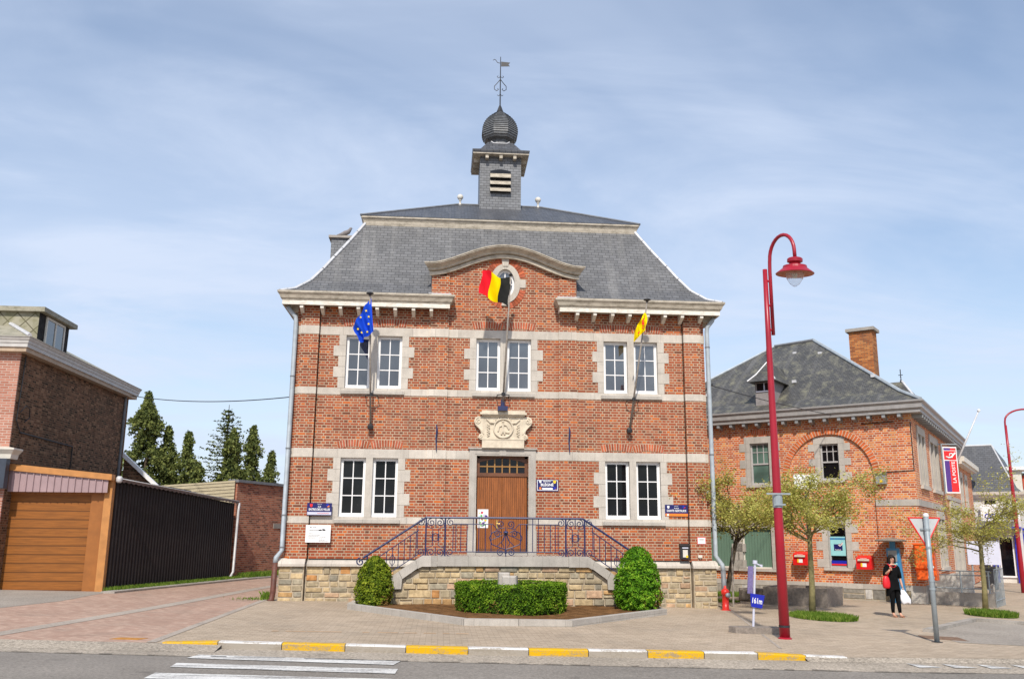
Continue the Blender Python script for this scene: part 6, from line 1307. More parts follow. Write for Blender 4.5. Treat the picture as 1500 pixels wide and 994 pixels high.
mb.poly([e0[0], e0[1], rb_, ra_]); mb.poly([e0[1], e0[2], rb_]); mb.poly([e0[2], e0[3], ra_, rb_]); mb.poly(e0[::-1]); mb.build('dormer_roof', M['slate_post'], dm); mb = MB(); mb.tube([V(*e0[1])+V(0, 0, .02), V(*rb_)+V(0, 0, .02)], 0.05, 5); mb.build('hip_flashing', M['zinc_light'], dm)
for q in ((-1.38, 5.8, 7.6),):
    mb = MB(); finial(mb, *q); mb.build('finial', M['black_iron'], dm)
mb = MB()
for x, y in ((-1.3, 1.2), (-4.0, 1.3), (-7.2, 0.9), (-4.55, 3.3), (-3.55, 3.1)): z = 6.02+(y+E_)*0.71; mb.box(x-0.07, x+0.07, y-0.05, y+0.05, z-0.06, z+0.04); 
rv = pp(mb, 'roof_hatch', M['zinc_light']); rv['kind'] = 'stuff'
mb = MB(); mb.tube([(-0.02, -0.02, 5.4), (-0.02, -0.02, 3.9), (-1.05, -0.02, 3.86)], 0.014, 5); mb.tube([(-1.5, -0.02, 5.42), (-0.5, -0.02, 5.44)], 0.016, 5); pp(mb, 'cable', M['black_iron'])
def onpo(name, label, cat, x, y, z, group=None):
    t = thing(name, label, cat, PO.matrix_world @ Vector((0, 0, 0)), 0, group); p = Matrix.Translation((PX, PY, 0)) @ Matrix.Rotation(R(-40), 4, 'Z') @ Vector((x, y, z)); t.location = p; t.rotation_euler = (0, 0, R(-40)); return t
for i, (x, z, l_) in enumerate(((-3.64, 0.96, 'red wall letter box left of the window, half behind the tree trunk'), (-1.66, 0.88, 'red wall letter box between the window and the woman'))):
    t = onpo('post_box', l_, 'post box', x, -0.02, z, 'red post boxes on the post office')
    mb = MB(); mb.add([(-0.23, -0.30, 0), (0.23, -0.30, 0), (0.23, -0.30, 0.34), (-0.23, -0.30, 0.34), (-0.23, 0, 0), (0.23, 0, 0), (0.23, 0, 0.42), (-0.23, 0, 0.42)], [(0, 1, 2, 3), (3, 2, 6, 7), (0, 3, 7, 4), (1, 5, 6, 2), (0, 4, 5, 1), (4, 7, 6, 5)]); mb.build('case', M['post_red'], t)
    mb = MB(); mb.add([(-0.17, -0.36, 0.275), (0.17, -0.36, 0.275), (0.17, -0.30, 0.315), (-0.17, -0.30, 0.315), (-0.17, -0.36, 0.255), (0.17, -0.36, 0.255), (0.17, -0.30, 0.255), (-0.17, -0.30, 0.255)], [(0, 1, 2, 3), (4, 5, 1, 0), (4, 7, 6, 5), (0, 3, 7, 4), (1, 5, 6, 2)]); mb.build('slot_flap', M['cornice'], t)
    mb = MB(); mb.box(-0.09, 0.08, -0.306, -0.30, 0.08, 0.19); mb.build('label', M['sign_white'], t); mb = MB(); mb.box(-0.09, -0.04, -0.309, -0.306, 0.08, 0.19); mb.build('label', M['sign_yellow'], t); mb = MB(); mb.box(-0.10, 0.10, -0.304, -0.30, 0.33, 0.338); mb.build('lettering', M['sign_white'], t)
t = onpo('meter_box', 'grey metal box with a yellow warning triangle high on the post office wall', 'meter box', -1.0, -0.02, 3.5)
mb = MB(); mb.box(-0.15, 0.16, -0.14, 0, 0, 0.30); mb.box(-0.17, 0.18, -0.17, 0, 0.30, 0.33); mb.build('case', M['sign_grey'], t); mb = MB(); mb.prism([(-0.05, 0.04), (0.07, 0.04), (0.01, 0.14)], -0.144, -0.14); mb.build('warning_triangle', M['sign_yellow'], t)
# poster in the lower window
t = onpo('window_poster', 'pale cyan bank poster with blue and red stripe inside the post office window', 'poster', -2.54, 0.14, 0.97)
mb = MB(); mb.box(-0.235, 0.235, 0, 0.008, 0.30, 0.90); mb.build('sheet', M['cyan'], t); mb = MB(); mb.box(-0.235, 0.235, 0, 0.008, 0.05, 0.15); mb.build('stripe', M['road_blue'], t); mb = MB(); mb.box(-0.235, 0.235, 0, 0.008, 0.0, 0.05); mb.build('stripe', M['sign_red'], t)
mb = MB(); mb.box(-0.13, 0.14, -0.003, 0, 0.46, 0.66); lg = mb.build('logo', M['sign_blue'], t); mb = MB(); mb.tube([(0.02, -0.006, 0.63), (0.07, -0.006, 0.60), (0.12, -0.006, 0.64), (0.16, -0.006, 0.70)], 0.016, 5); mb.build('swoosh', M['sign_white'], lg); mb = MB(); mb.tube([(0.03, -0.006, 0.66), (0.08, -0.006, 0.635), (0.12, -0.006, 0.67), (0.15, -0.006, 0.72)], 0.008, 5); mb.build('swoosh', M['sign_red'], lg); text('Postbank', 0.05, M['sign_white'], lg, (0, -0.005, 0.485), bold=0.001)
mb = MB(); mb.box(-0.235, 0.235, -0.002, 0, 0.80, 0.86); mb.build('strip', M['teal'], t)
# phone box
t = onpo('phone_box', 'slim blue telephone stand with round flat canopy behind the woman', 'telephone', -0.76, -0.35, -0.08)
mb = MB(); mb.add([(-0.2, 0, 0), (0.28, 0, 0), (0.17, 0, 1.62), (-0.2, 0, 1.62), (-0.2, 0.12, 0), (0.28, 0.12, 0), (0.17, 0.12, 1.62), (-0.2, 0.12, 1.62)], [(0, 1, 2, 3), (4, 7, 6, 5), (0, 3, 7, 4), (1, 5, 6, 2), (3, 2, 6, 7)]); mb.box(-0.10, 0.06, 0.02, 0.10, 1.62, 1.82); mb.build('stand', M['teal'], t)
mb = MB(); mb.lathe([(0.44, 0), (0.46, 0.03), (0.40, 0.06), (0.1, 0.10)], 24, (-0.04, -0.05, 1.82)); mb.build('canopy', M['granite'], t); mb = MB(); mb.box(-0.16, 0.10, -0.012, 0, 1.22, 1.55); mb.build('notice', M['sign_grey'], t); mb = MB(); mb.box(-0.14, 0.10, -0.05, 0, 0.75, 1.18); mb.build('telephone', M['cyan'], t)
# orange box on the side of the corner
t = onpo('orange_container', 'bright orange two part plastic container behind the give way sign', 'container', 0.12, -0.37, 0.62)
mb = MB(); mb.bevbox(-0.30, 0.27, 0, 0.32, 0.30, 1.06, 0.05); mb.box(-0.31, 0.28, -0.02, 0.30, 1.03, 1.08); mb.build('upper_bin', M['orange'], t); mb = MB(); mb.bevbox(-0.27, 0.30, -0.02, 0.32, 0.0, 0.29, 0.03); mb.build('lower_bin', M['orange'], t)
for z in (0.36, 0.06): mb = MB(); mb.box(0.06, 0.24, -0.026, 0.0 if z > .3 else -0.02, z, z+0.06); mb.build('sticker', M['sign_white'], t)
# banner sign and bare flagpole on the side wall
SB = lambda s, off, z=0.0: (PX+math.cos(R(54))*s+math.sin(R(54))*off, PY+math.sin(R(54))*s-math.cos(R(54))*off, z)
t = thing('banner_sign', 'tall red and purple LA POSTE sign on the side wall', 'sign', SB(6.3, 0.42, 3.45), R(2)); t.scale = (0.88, 0.9, 0.95)
mb = MB(); mb.box(-0.31, 0.31, 0, 0.08, 0, 1.78); mb.build('board', M['sign_white'], t); mb = MB(); mb.box(-0.05, 0.27, -0.006, 0, 0.05, 1.73); mb.box(-0.27, -0.05, -0.006, 0, 1.28, 1.62); mb.build('red_field', M['sign_red'], t); mb = MB(); mb.box(-0.27, -0.055, -0.006, 0, 0.05, 1.24); mb.box(-0.27, 0.02, -0.008, -0.0065, 1.64, 1.73); mb.build('purple_field', M['sign_purple'], t)
mb = MB(); mb.box(-0.27, 0.27, -0.010, -0.0065, 1.24, 1.265); mb.box(-0.27, 0.27, -0.010, -0.0065, 1.62, 1.64); mb.build('divider', M['sign_white'], t)
text('LA POSTE', 0.20, M['sign_white'], t, (0.11, -0.009, 0.80), rot=(math.pi/2, -math.pi/2, 0), bold=0.003, sx=0.95)
mb = MB(); mb.tube([(-0.20, -0.012, 1.40), (-0.08, -0.012, 1.36), (0.06, -0.012, 1.38), (0.12, -0.012, 1.45), (0.08, -0.012, 1.52), (-0.02, -0.012, 1.51), (-0.04, -0.012, 1.43)], [0.02, 0.035, 0.035, 0.032, 0.028, 0.024, 0.015], 6); mb.tube([(0.06, -0.012, 1.40), (0.14, -0.012, 1.47), (0.22, -0.012, 1.54)], [0.03, 0.03, 0.045], 6); mb.build('horn_emblem', M['sign_white'], t)
mb = MB(); mb.tube([(-0.33, 0.04, -0.02), (-0.33, 0.04, 1.9)], 0.03, 6); mb.tube([(-0.6, 0.1, 1.88), (0.36, 0.04, 1.88)], 0.025, 6); mb.build('bracket', M['pole_grey'], t)
a = Vector(SB(8.8, 0.05, 4.0)); b = Vector(SB(8.8, 1.35, 6.72)); t = thing('flagpole', 'bare silver flagpole slanting out from the post office side wall', 'flagpole', a)
mb = MB(); mb.smooth = True; mb.tube([(0, 0, 0), b-a], [0.045, 0.03], 8); mb.build('pole', M['zinc_light'], t); mb = MB(); mb.smooth = True; mb.lathe([(0.0, -0.06), (0.06, -0.02), (0.06, 0.03), (0.0, 0.08)], 10, tuple(b-a)); mb.build('ball', M['sign_white'], t)
# ramp and railing at the corner
t = onpo('ramp', 'grey concrete access ramp beside the post office corner', 'ramp', 0.2, 0.15, -0.12)
mb = MB(); mb.box(0.0, 1.62, 0, 0.15, 0, 0.40); mb.box(1.47, 1.62, 0.15, 1.4, 0, 0.40); mb.box(0.0, 1.46, 0.15, 1.4, 0, 0.34); mb.build('base', M['concrete'], t); mb = MB(); mb.prism([(-0.15, 0.34), (0.98, 0.34), (0.98, 1.02), (-0.15, 0.80)], 0.7, 0.82); mb.build('parapet', M['offwhite'], t)
RA = onpo('ramp_railing', 'galvanised tube railing on the access ramp', 'railing', 0.2, 0.15, 0.38)
mb = MB()
for z in (0.52, 0.40, 0.02): mb.tube([(0.0, 0.05, z), (1.55, 0.05, z)], 0.02, 6)
mb.build('rail', M['pole_grey'], RA)
for x in (0.02, 0.75, 1.50): mb = MB(); mb.tube([(x, 0.05, -0.4 if x < 1 else -0.44), (x, 0.05, 0.53)], 0.025, 6); mb.build('post', M['pole_grey'], RA)
for k in range(8): mb = MB(); mb.tube([(1.66, 0.0+0.24*k, -0.5), (1.66, 0.0+0.24*k, 0.58)], 0.013, 6); mb.build('bar', M['pole_grey'], RA)
mb = MB(); mb.tube([(1.66, 0, 0.58), (1.66, 1.7, 0.58)], 0.018, 6); mb.tube([(1.66, 0, -0.3), (1.66, 1.7, -0.3)], 0.015, 6); mb.build('rail', M['pole_grey'], RA)
mb = MB(); mb.T = Matrix.Translation(SB(1.5, 1.7, -0.1)); mb.lathe([(0.07, 0), (0.07, 0.55), (0.03, 0.6)], 8); tag(mb.build('bollard', M['concrete']), 'short grey stone post at the end of the ramp railing', 'post')
t = thing('standing_panel', 'plain pale panel standing on the ramp behind the railing', 'panel', SB(5.6, 1.25, 0.95), R(-10)); mb = MB(); mb.box(-0.55, 0.55, 0, 0.04, 0, 0.8); mb.build('board', M['sign_lilac'], t)
for x in (-0.4, 0.4): mb = MB(); mb.tube([(x, 0.06, -0.65), (x, 0.06, 0.6)], 0.03, 6); mb.build('post', M['pole_grey'], t)

# ================================================================ street further on
def sfr(name, label, cat, s, off, z=0.0): return thing(name, label, cat, SB(s, off, z), R(54))
HM = sfr('mansard_house', 'house with steep dark slate mansard roof and blue shop posts', 'house', 21, 1.9, -0.65)
mb = MB(); mb.box(0, 12, 0, 8, 0, 4.7); mb.build('wall', M['offwhite'], HM)
mb = MB(); mb.loft([[(-0.15, -0.25, 4.7), (12, -0.25, 4.7), (12, 8, 4.7), (-0.15, 8, 4.7)], [(0.05, 0.15, 5.1), (12, 0.15, 5.1), (12, 8, 5.1), (0.05, 8, 5.1)], [(0.7, 0.95, 7.15), (11.5, 0.95, 7.15), (11.5, 7.5, 7.15), (0.7, 7.5, 7.15)]]); mb.build('mansard_roof', M['slate_dark'], HM)
mb = MB(); sweep_plan(mb, [(0.0, 8), (0.0, 0.0), (12, 0.0)], [(0, 4.45), (0.12, 4.45), (0.3, 4.62), (0.34, 4.75), (0, 4.78)]); mb.build('cornice', M['cream'], HM)
mb = MB(); mb.tube([(0.72, 0.97, 7.17), (0.72, 7.5, 7.17)], 0.05, 6); mb.tube([(0.72, 0.97, 7.17), (0.05, 0.15, 5.1)], 0.04, 6); mb.build('ridge_flashing', M['zinc_light'], HM)
mb = MB(); mb.box(4.4, 5.8, -0.1, 0.9, 4.9, 6.1); dq = mb.build('dormer', M['cream'], HM); mb = MB(); mb.box(4.2, 6.0, -0.45, 1.0, 6.1, 6.28); mb.build('dormer_roof', M['white'], dq); mb = MB(); mb.box(4.6, 5.6, -0.11, -0.1, 5.1, 6.0); mb.build('pane', M['glass_dark'], dq)
for y in (0.12, 1.15, 2.2, 3.25): mb = MB(); mb.box(-0.16, 0, y, y+0.24, 0.0, 2.95); mb.build('shop_post', M['road_blue'], HM)
for x in (0.6, 3.6): mb = MB(); mb.box(x, x+0.28, -0.14, 0, 0.0, 3.0); mb.build('shop_post', M['road_blue'], HM)
for y in (0.42, 1.45, 2.5):
    mb = MB(); mb.box(-0.05, 0, y, y+0.06, 0.7, 2.6); mb.box(-0.05, 0, y+0.6, y+0.66, 0.7, 2.6); mb.box(-0.05, 0, y+0.06, y+0.6, 2.54, 2.6); mb.box(-0.07, 0, y-0.02, y+0.68, 0.62, 0.7); w_ = mb.build('shop_window', M['white'], HM); mb = MB(); mb.box(-0.015, -0.005, y+0.06, y+0.6, 0.7, 2.54); mb.build('pane', M['glass_dark'], w_)
for y in (0.9, 2.4): mb = MB(); mb.box(-0.05, 0, y, y+0.7, 3.95, 4.4); w_ = mb.build('window_surround', M['stone_plain'], HM); mb = MB(); mb.box(-0.06, -0.052, y+0.1, y+0.6, 4.0, 4.35); mb.build('pane', M['glass_dark'], w_)
mb = MB(); mb.box(-0.9, 0, 0.0, 4.2, 2.96, 3.04); mb.build('shop_canopy', M['road_blue'], HM)
for x in (1.2, 4.2): mb = MB(); mb.box(x, x+1.5, -0.01, 0.0, 0.4, 2.7); mb.build('pane', M['glass_dark'], HM)
t = thing('shop_sign', 'white shop sign with blue letters on the off-white house', 'sign', SB(20.7, 1.05, 2.68), R(-36)); mb = MB(); mb.box(-0.85, 0.85, 0, 0.08, 0, 0.82); mb.build('board', M['sign_white'], t); text('COLORS', 0.36, M['road_blue'], t, (0, -0.006, 0.22), bold=0.008); text('LIBRAIRIE', 0.19, M['ink_grey'], t, (0.0, -0.006, 0.62)); mb = MB(); mb.box(0.35, 0.62, -0.05, -0.01, 0.08, 0.42); mb.build('lamp_box', M['ink'], t)
SG = sfr('white_outbuilding', 'low cream outbuilding with upright panels along the street', 'building', 22.8, 2.6, -0.45)
mb = MB(); mb.box(0, 7, 0, 1.4, 0, 2.25); mb.build('wall', M['cream'], SG); mb = MB(); mb.box(-0.15, 7.1, -0.2, 1.5, 2.25, 2.55); mb.build('fascia_board', M['white'], SG)
for k in range(9): mb = MB(); mb.box(0.2+0.75*k, 0.35+0.75*k, -0.1, 0, 0.1, 2.2); mb.build('upright', M['white'], SG)
mb = MB(); mb.box(-0.01, 0, 0.3, 0.9, 0.1, 1.9); mb.build('doorway', M['glass_dark'], SG)
RB = thing('red_building', 'plain brick red building at the far end of the street', 'building', SB(52, 9, -0.8), R(54))
mb = MB(); mb.box(0, 20, -6, 10, 0, 7.5); mb.build('wall', M['red_render'], RB); mb = MB(); mb.box(-0.2, 20.2, -6.2, 10.2, 7.5, 7.7); mb.build('parapet', M['black_iron'], RB)
for k in range(4): mb = MB(); mb.box(-0.02, 0, -5+3.6*k, -3+3.6*k, 4.2, 6.0); mb.build('window', M['glass_dark'], RB)
t = sfr('wheelie_bin', 'dark blue wheelie bin standing by the wall beyond the ramp', 'bin', 13.6, 0.8, -0.35); mb = MB(); mb.loft([[(-.25, -.25, .05), (.25, -.25, .05), (.25, .25, .05), (-.25, .25, .05)], [(-.3, -.3, .95), (.3, -.3, .95), (.3, .3, .95), (-.3, .3, .95)]]); mb.build('body', M['sign_blue'], t); mb = MB(); mb.box(-.33, .33, -.36, .33, .95, 1.03); mb.build('lid', M['ink'], t)
t = sfr('wheelie_bin', 'black wheelie bin next to the dark blue one', 'bin', 12.4, 0.9, -0.35); mb = MB(); mb.loft([[(-.25, -.25, .05), (.25, -.25, .05), (.25, .25, .05), (-.25, .25, .05)], [(-.3, -.3, .95), (.3, -.3, .95), (.3, .3, .95), (-.3, .3, .95)]]); mb.build('body', M['ink'], t); mb = MB(); mb.box(-.33, .33, -.36, .33, .95, 1.03); mb.build('lid', M['black_iron'], t)

# ================================================================ street furniture
def lamp(label, loc, rz=0.0, ar=0.36, az_=0.42):
    t = thing('street_lamp', label, 'street lamp', loc, rz, 'red street lamps')
    mb = MB(); mb.smooth = True; mb.tube([(0, 0, -0.02), (0, 0, 2.0), (0, 0, 5.6), (0, 0, 7.04)], [0.098, 0.085, 0.055, 0.045], 14); mb.build('pole', M['red'], t)
    mb = MB(); mb.smooth = True; P = [(0.04, 0.09, 5.70), (0.04, 0.09, 7.0), (0.05, 0.09, 7.2)]
    for k in range(15): a_ = math.pi*(1-k/14); P.append((0.055+ar+ar*math.cos(a_), 0.09, 7.22+az_*math.sin(a_)))
    P += [(0.06+2*ar, 0.09, 7.08)]; mb.tube(P, 0.036, 10); mb.build('arm', M['red'], t)
    mb = MB()
    for z in (5.8, 6.3, 6.8): mb.tube([(0, 0, z), (0.04, 0.09, z)], 0.025, 6)
    mb.build('arm_clamp', M['red'], t)
    hd = MB(); hd.smooth = False; c = (0.06+2*ar, 0.09, 7.10); tl = Matrix.Translation(c) @ Matrix.Rotation(R(5), 4, 'Y') @ Matrix.Translation((0, 0, 0)); hd.T = tl
    hd.lathe([(0.03, 0.0), (0.125, -0.03), (0.145, -0.05), (0.145, -0.105), (0.12, -0.115), (0.10, -0.14), (0.13, -0.165), (0.22, -0.185), (0.23, -0.23), (0.36, -0.335), (0.355, -0.345), (0.22, -0.25), (0.19, -0.25)], 28); h = hd.build('lamp_shade', M['red'], t)
    mb = MB(); mb.T = tl; mb.lathe([(0.345, -0.338), (0.22, -0.257), (0.17, -0.255)], 28); mb.build('shade_inside', M['red_inner'], h)
    mb = MB(); mb.T = tl; mb.smooth = True; mb.lathe([(0.18, -0.262), (0.178, -0.34), (0.15, -0.44), (0.09, -0.54), (0.03, -0.585)], 20); mb.build('glass_bowl', M['bowl'], h)
    mb = MB(); mb.T = tl; mb.lathe([(0.12, -0.26), (0.12, -0.32), (0.05, -0.33), (0.04, -0.42)], 12); mb.build('bulb', M['carved'], h)
    mb = MB(); mb.lathe([(0.099, 0.2), (0.099, 0.24)], 14); mb.build('black_band', M['ink'], t)
    mb = MB(); mb.lathe([(0.125, -0.01), (0.125, 0.012), (0.10, 0.03)], 14); mb.build('base_plate', M['red'], t)
    return t
bb = NB('clear_lamp_glass'); bb.fin((0.92, 0.95, 0.96), 0.08); bb.b.inputs['Transmission Weight'].default_value = 0.75; bb.b.inputs['IOR'].default_value = 1.05; bb.b.inputs['Alpha'].default_value = 0.7; M['bowl'] = bb.mat
l1 = lamp('tall red swan neck street lamp on the pavement before the post office', (4.75, -7.03, 0.04), R(-71))
mb = MB(); mb.T = Matrix.Translation((0, 0, 0)); mb.lathe([(0.092, 2.36), (0.092, 2.6)], 14); mb.box(-0.24, 0.22, -0.10, -0.085, 2.60, 2.63); mb.box(-0.11, 0.11, -0.115, -0.09, 2.40, 2.43); cl_ = mb.build('steel_clamp', M['pole_grey'], l1); cl_.rotation_euler = (0, 0, R(71))
l2 = lamp('second red street lamp at the right edge, further down the street', (20.95, 10.3, -0.75), 0.0, 0.95, 0.5)
t = thing('direction_sign', 'small blue sign reading 161m on a white post with a tall narrow purple plate', 'sign', (4.50, -6.04, 0.05)); LNM = Matrix.Rotation(R(4.5), 4, 'Y')
mb = MB(); mb.T = LNM; mb.tube([(0, 0, 0), (0, 0, 1.30)], 0.023, 8); mb.lathe([(0.045, 1.29), (0.045, 1.36)], 10); mb.tube([(0.02, 0, 1.30), (0.13, 0, 1.26)], 0.016, 6); mb.lathe([(0.025, 1.24), (0.025, 1.29)], 8, (0.13, 0, 0)); mb.build('post', M['sign_lilac'], t)
mb = MB(); mb.T = LNM; mb.add([(-0.13, 0.01, 0.72), (-0.04, -0.03, 0.72), (-0.04, -0.03, 1.24), (-0.13, 0.01, 1.24), (-0.13, 0.03, 0.72), (-0.04, -0.01, 0.72), (-0.04, -0.01, 1.24), (-0.13, 0.03, 1.24)], [(0, 1, 2, 3), (4, 7, 6, 5), (0, 3, 7, 4), (1, 5, 6, 2), (3, 2, 6, 7), (0, 4, 5, 1)]); np_ = mb.build('narrow_plate', M['dull_purple'], t)
mb = MB(); mb.T = LNM @ Matrix.Rotation(R(4), 4, 'Y'); mb.prism([(-0.145, 0.72), (0.145, 0.72), (0.115, 0.47), (-0.10, 0.47)], -0.05, -0.035); pl_ = mb.build('plate', M['road_blue'], t)
mb = MB(); mb.T = LNM @ Matrix.Rotation(R(4), 4, 'Y')
o = text('161m', 0.145, M['sign_white'], pl_, (0.085, -0.056, 0.585), rot=(math.pi/2, R(8.5), 0), sx=0.66, bold=0.003)
mb = MB(); mb.slab([(4.03-4.5, 0.04, 0), (4.10-4.5, -0.16, 0), (4.3-4.5, -0.24, 0), (4.98-4.5, -0.30, 0), (4.98-4.5, 0.02, 0), (4.3-4.5, 0.16, 0), (4.08-4.5, 0.14, 0)], -0.03, 0.11); mb.build('foot_block', M['granite'], t)
t = thing('give_way_sign', 'give way sign seen from behind on a grey steel post', 'road sign', (7.55, -7.2, -0.01))
mb = MB(); mb.smooth = True; mb.tube([(0, 0, 0), (0.0, 0, 2.27)], 0.046, 12); mb.build('post', M['pole_grey'], t); mb = MB(); mb.lathe([(0.049, 2.27), (0.053, 2.30), (0.03, 2.33)], 12); mb.build('cap', M['sign_white'], t)
mb = MB(); mb.prism([(-0.29, 2.23), (0.29, 2.23), (0.0, 1.75)], 0.075, 0.082); mb.build('plate', plain('pale_grey_sign_back', (0.46, 0.47, 0.47), 0.5, 0.1), t)
mb = MB()
tri = [(-0.31, 2.245), (0.31, 2.245), (0.0, 1.72)]
for k in range(3): a, b = tri[k], tri[(k+1) % 3]; mb.tube([(a[0], 0.078, a[1]), (b[0], 0.078, b[1])], 0.014, 6)
mb.build('rim', M['sign_red'], t); mb = MB(); mb.box(-0.10, 0.10, 0.05, 0.075, 2.02, 2.05)
for z in (2.03, 1.70, 1.10, 0.95): mb.lathe([(0.053, z-0.02), (0.053, z+0.02)], 12)
mb.build('clamp', M['pole_grey'], t); mb = MB(); mb.lathe([(0.1, -0.01), (0.1, 0.012)], 12); mb.build('base_ring', M['black_iron'], t)
mb = MB()
for (x0, y0, x1, y1) in ((7.72, -6.95, 8.55, -6.35), (7.72, -7.3, 7.95, -6.6)): pass
tag(MB().slab([(7.62, -6.62, G(7.6)), (8.28, -7.0, G(8.2)), (8.45, -6.35, G(8.4)), (7.8, -6.05, G(7.8))], -0.01, 0.006).build('drain_cover', plain('rusty_cover', (0.20, 0.13, 0.09), 0.8, 0.3, 9)), 'rusty brown metal cover in the paving beside the give way sign', 'drain cover')
tag(MB().slab([(-6.75, -8.55, G(-6.7)), (-6.3, -8.6, G(-6.3)), (-6.2, -8.4, G(-6.2)), (-6.65, -8.33, G(-6.6))], -0.01, 0.006).build('drain_cover', plain('orange_cover', (0.42, 0.2, 0.05), 0.8, 0.3, 9)), 'orange tinted cover set in the pink paving near the kerb', 'drain cover')
# hydrant
t = thing('fire_hydrant', 'red pillar fire hydrant at the foot of the right rain pipe', 'fire hydrant', (5.68, -0.66, 0.02))
mb = MB(); mb.smooth = True; mb.lathe([(0.13, 0), (0.13, 0.02), (0.085, 0.025), (0.082, 0.38), (0.10, 0.39), (0.105, 0.47), (0.09, 0.50), (0.045, 0.53), (0.03, 0.56), (0.03, 0.60), (0.0, 0.61)], 18); mb.build('body', M['hydrant'], t)
mb = MB(); mb.smooth = True; mb.tube([(0.02, -0.06, 0.38), (0.04, -0.14, 0.38)], [0.055, 0.06], 12); mb.build('outlet_cap', M['pole_grey'], t)
# planter, stone, post sign
UF = R(-40)
t = thing('stone_planter', 'large square granite trough before the post office wall', 'planter', (8.95, 0.75, -0.03), UF); mb = MB()
mb.loft([[(-1.75, 0, -0.02), (0, 0, -0.02), (0, 1.5, -0.02), (-1.75, 1.5, -0.02)], [(-1.78, -0.02, 0.50), (0.02, -0.02, 0.50), (0.02, 1.52, 0.50), (-1.78, 1.52, 0.50)], [(-1.68, 0.08, 0.50), (-0.08, 0.08, 0.50), (-0.08, 1.42, 0.50), (-1.68, 1.42, 0.50)], [(-1.68, 0.08, 0.40), (-0.08, 0.08, 0.40), (-0.08, 1.42, 0.40), (-1.68, 1.42, 0.40)]]); mb.build('trough', M['granite'], t)
mb = MB(); mb.poly([(-1.68, 0.08, 0.42), (-0.08, 0.08, 0.42), (-0.08, 1.42, 0.42), (-1.68, 1.42, 0.42)]); mb.build('soil', M['soil'], t)
t = thing('rough_stone', 'rough dark stone block with pale end left of the planter', 'stone', (7.75, 2.35, -0.02), R(-52)); mb = MB(); mb.bevbox(-0.85, 0.0, 0, 0.5, 0, 0.38, 0.05); mb.build('block', M['granite'], t); mb = MB(); mb.box(0.0, 0.04, 0.02, 0.48, 0.02, 0.37); mb.build('pale_face', M['stone_plain'], t)
t = thing('post_sign', 'white sign board on a dark post rising from the planter', 'sign', (9.05, 1.95, 0.3)); mb = MB(); mb.tube([(0.0, 0, 0), (0.0, 0, 3.3)], 0.05, 8); mb.build('post', M['dark_shop'], t); mb = MB(); mb.box(-0.38, 0.32, -0.08, -0.04, 2.92, 3.34); mb.build('board', M['sign_white'], t)
# young street trees
def street_tree(label, x, y, zt, spread, zc, hc, bark, lean=(0, 0), nl=5200, stake=False, seed=1, flat=(1, 1), leafs=0.064):
    random.seed(seed); t = thing('street_tree', label, 'tree', (x, y, G(x)), 0, 'young street trees')
    mb = MB(); mb.smooth = True; mb.tube([(0, 0, -0.05), (0.02+lean[0]*.3, 0, zt*0.4), (lean[0]*.7, lean[1], zt*0.8), (lean[0], lean[1], zt+0.2), (lean[0]*1.1, lean[1], zc+hc*0.4)], [0.085, 0.068, 0.062, 0.05, 0.012], 9); tk = mb.build('trunk', M[bark], t)
    br = MB(); br.smooth = True; lv = MB(); lv.usec = True; tips = []
    def branch(p, d, ln, r, dep):
        pts = [p]; q = Vector(p); dd = Vector(d)
        for _ in range(4):
            dd = (dd+Vector((random.gauss(0, .13), random.gauss(0, .13), random.gauss(0.03, .09)))).normalized(); q = q+dd*ln/4; pts.append(q.copy())
        br.tube(pts, [r, r*0.85, r*0.7, r*0.55, r*0.4], 5 if dep else 6, False)
        for pt in pts[1:]: tips.append((pt, dep))
        if dep < 3:
            for _ in range(3 if dep < 2 else 2):
                j = random.randint(1, 4); nd = (dd+Vector((random.gauss(0, .7), random.gauss(0, .7), random.gauss(0.0, .35)))).normalized(); branch(pts[j], nd, ln*random.uniform(0.5, 0.8), r*0.5, dep+1)
    n = 11
    for k in range(n):
        a_ = 2*math.pi*k/n+random.uniform(-.3, .3); z0 = zt+random.uniform(-0.05, 0.5)*hc*0.6
        branch(Vector((lean[0], lean[1], z0)), Vector((math.cos(a_)*flat[0], math.sin(a_)*flat[1], random.uniform(0.2, 1.25))), spread*random.uniform(0.7, 1.1), 0.028, 0)
    br.build('branches', M[bark], t)
    tips2 = [p for p, d in tips if d >= 1]
    for _ in range(nl):
        p = random.choice(tips2); q = p+Vector((random.gauss(0, .10), random.gauss(0, .10), random.gauss(0, .08))); leaf(lv, q, leafs, Vector((random.gauss(0, .7), random.gauss(0, .7), 1)), 0.45+0.25*hashn(q.x*3, q.y*3, q.z*3))
    lv.build('crown', M['maple_leaf'], t, fix=False); random.seed(seed+100)
    return t
street_tree('young street tree with pale green trunk standing in a grass patch by the lamp', 7.50, -1.7, 1.72, 1.1, 1.8, 2.3, 'bark_green', (0.06, 0), 15000, seed=5, flat=(1.15, 1))
t0 = street_tree('slim dark trunked street tree at the right corner of the town hall', 6.08, 0.75, 1.75, 1.12, 1.9, 2.2, 'bark', (0.5, 0.1), 15000, seed=9, flat=(1.2, 1))
t0.location.z = -0.02
mb = MB(); mb.T = Matrix.Translation((6.27, 0.55, 0)); mb.tube([(0, 0, -0.05), (0.03, 0, 1.55)], 0.028, 7); tag(mb.build('tree_stake', M['pole_wood']), 'thin wooden stake beside the dark trunked street tree', 'stake')
street_tree('sparse street tree at the far right beside the ramp railing', 13.5, 0.85, 1.62, 1.1, 1.75, 2.0, 'bark_green', (0.05, 0), 9000, seed=14, flat=(1.2, 1), leafs=0.06)

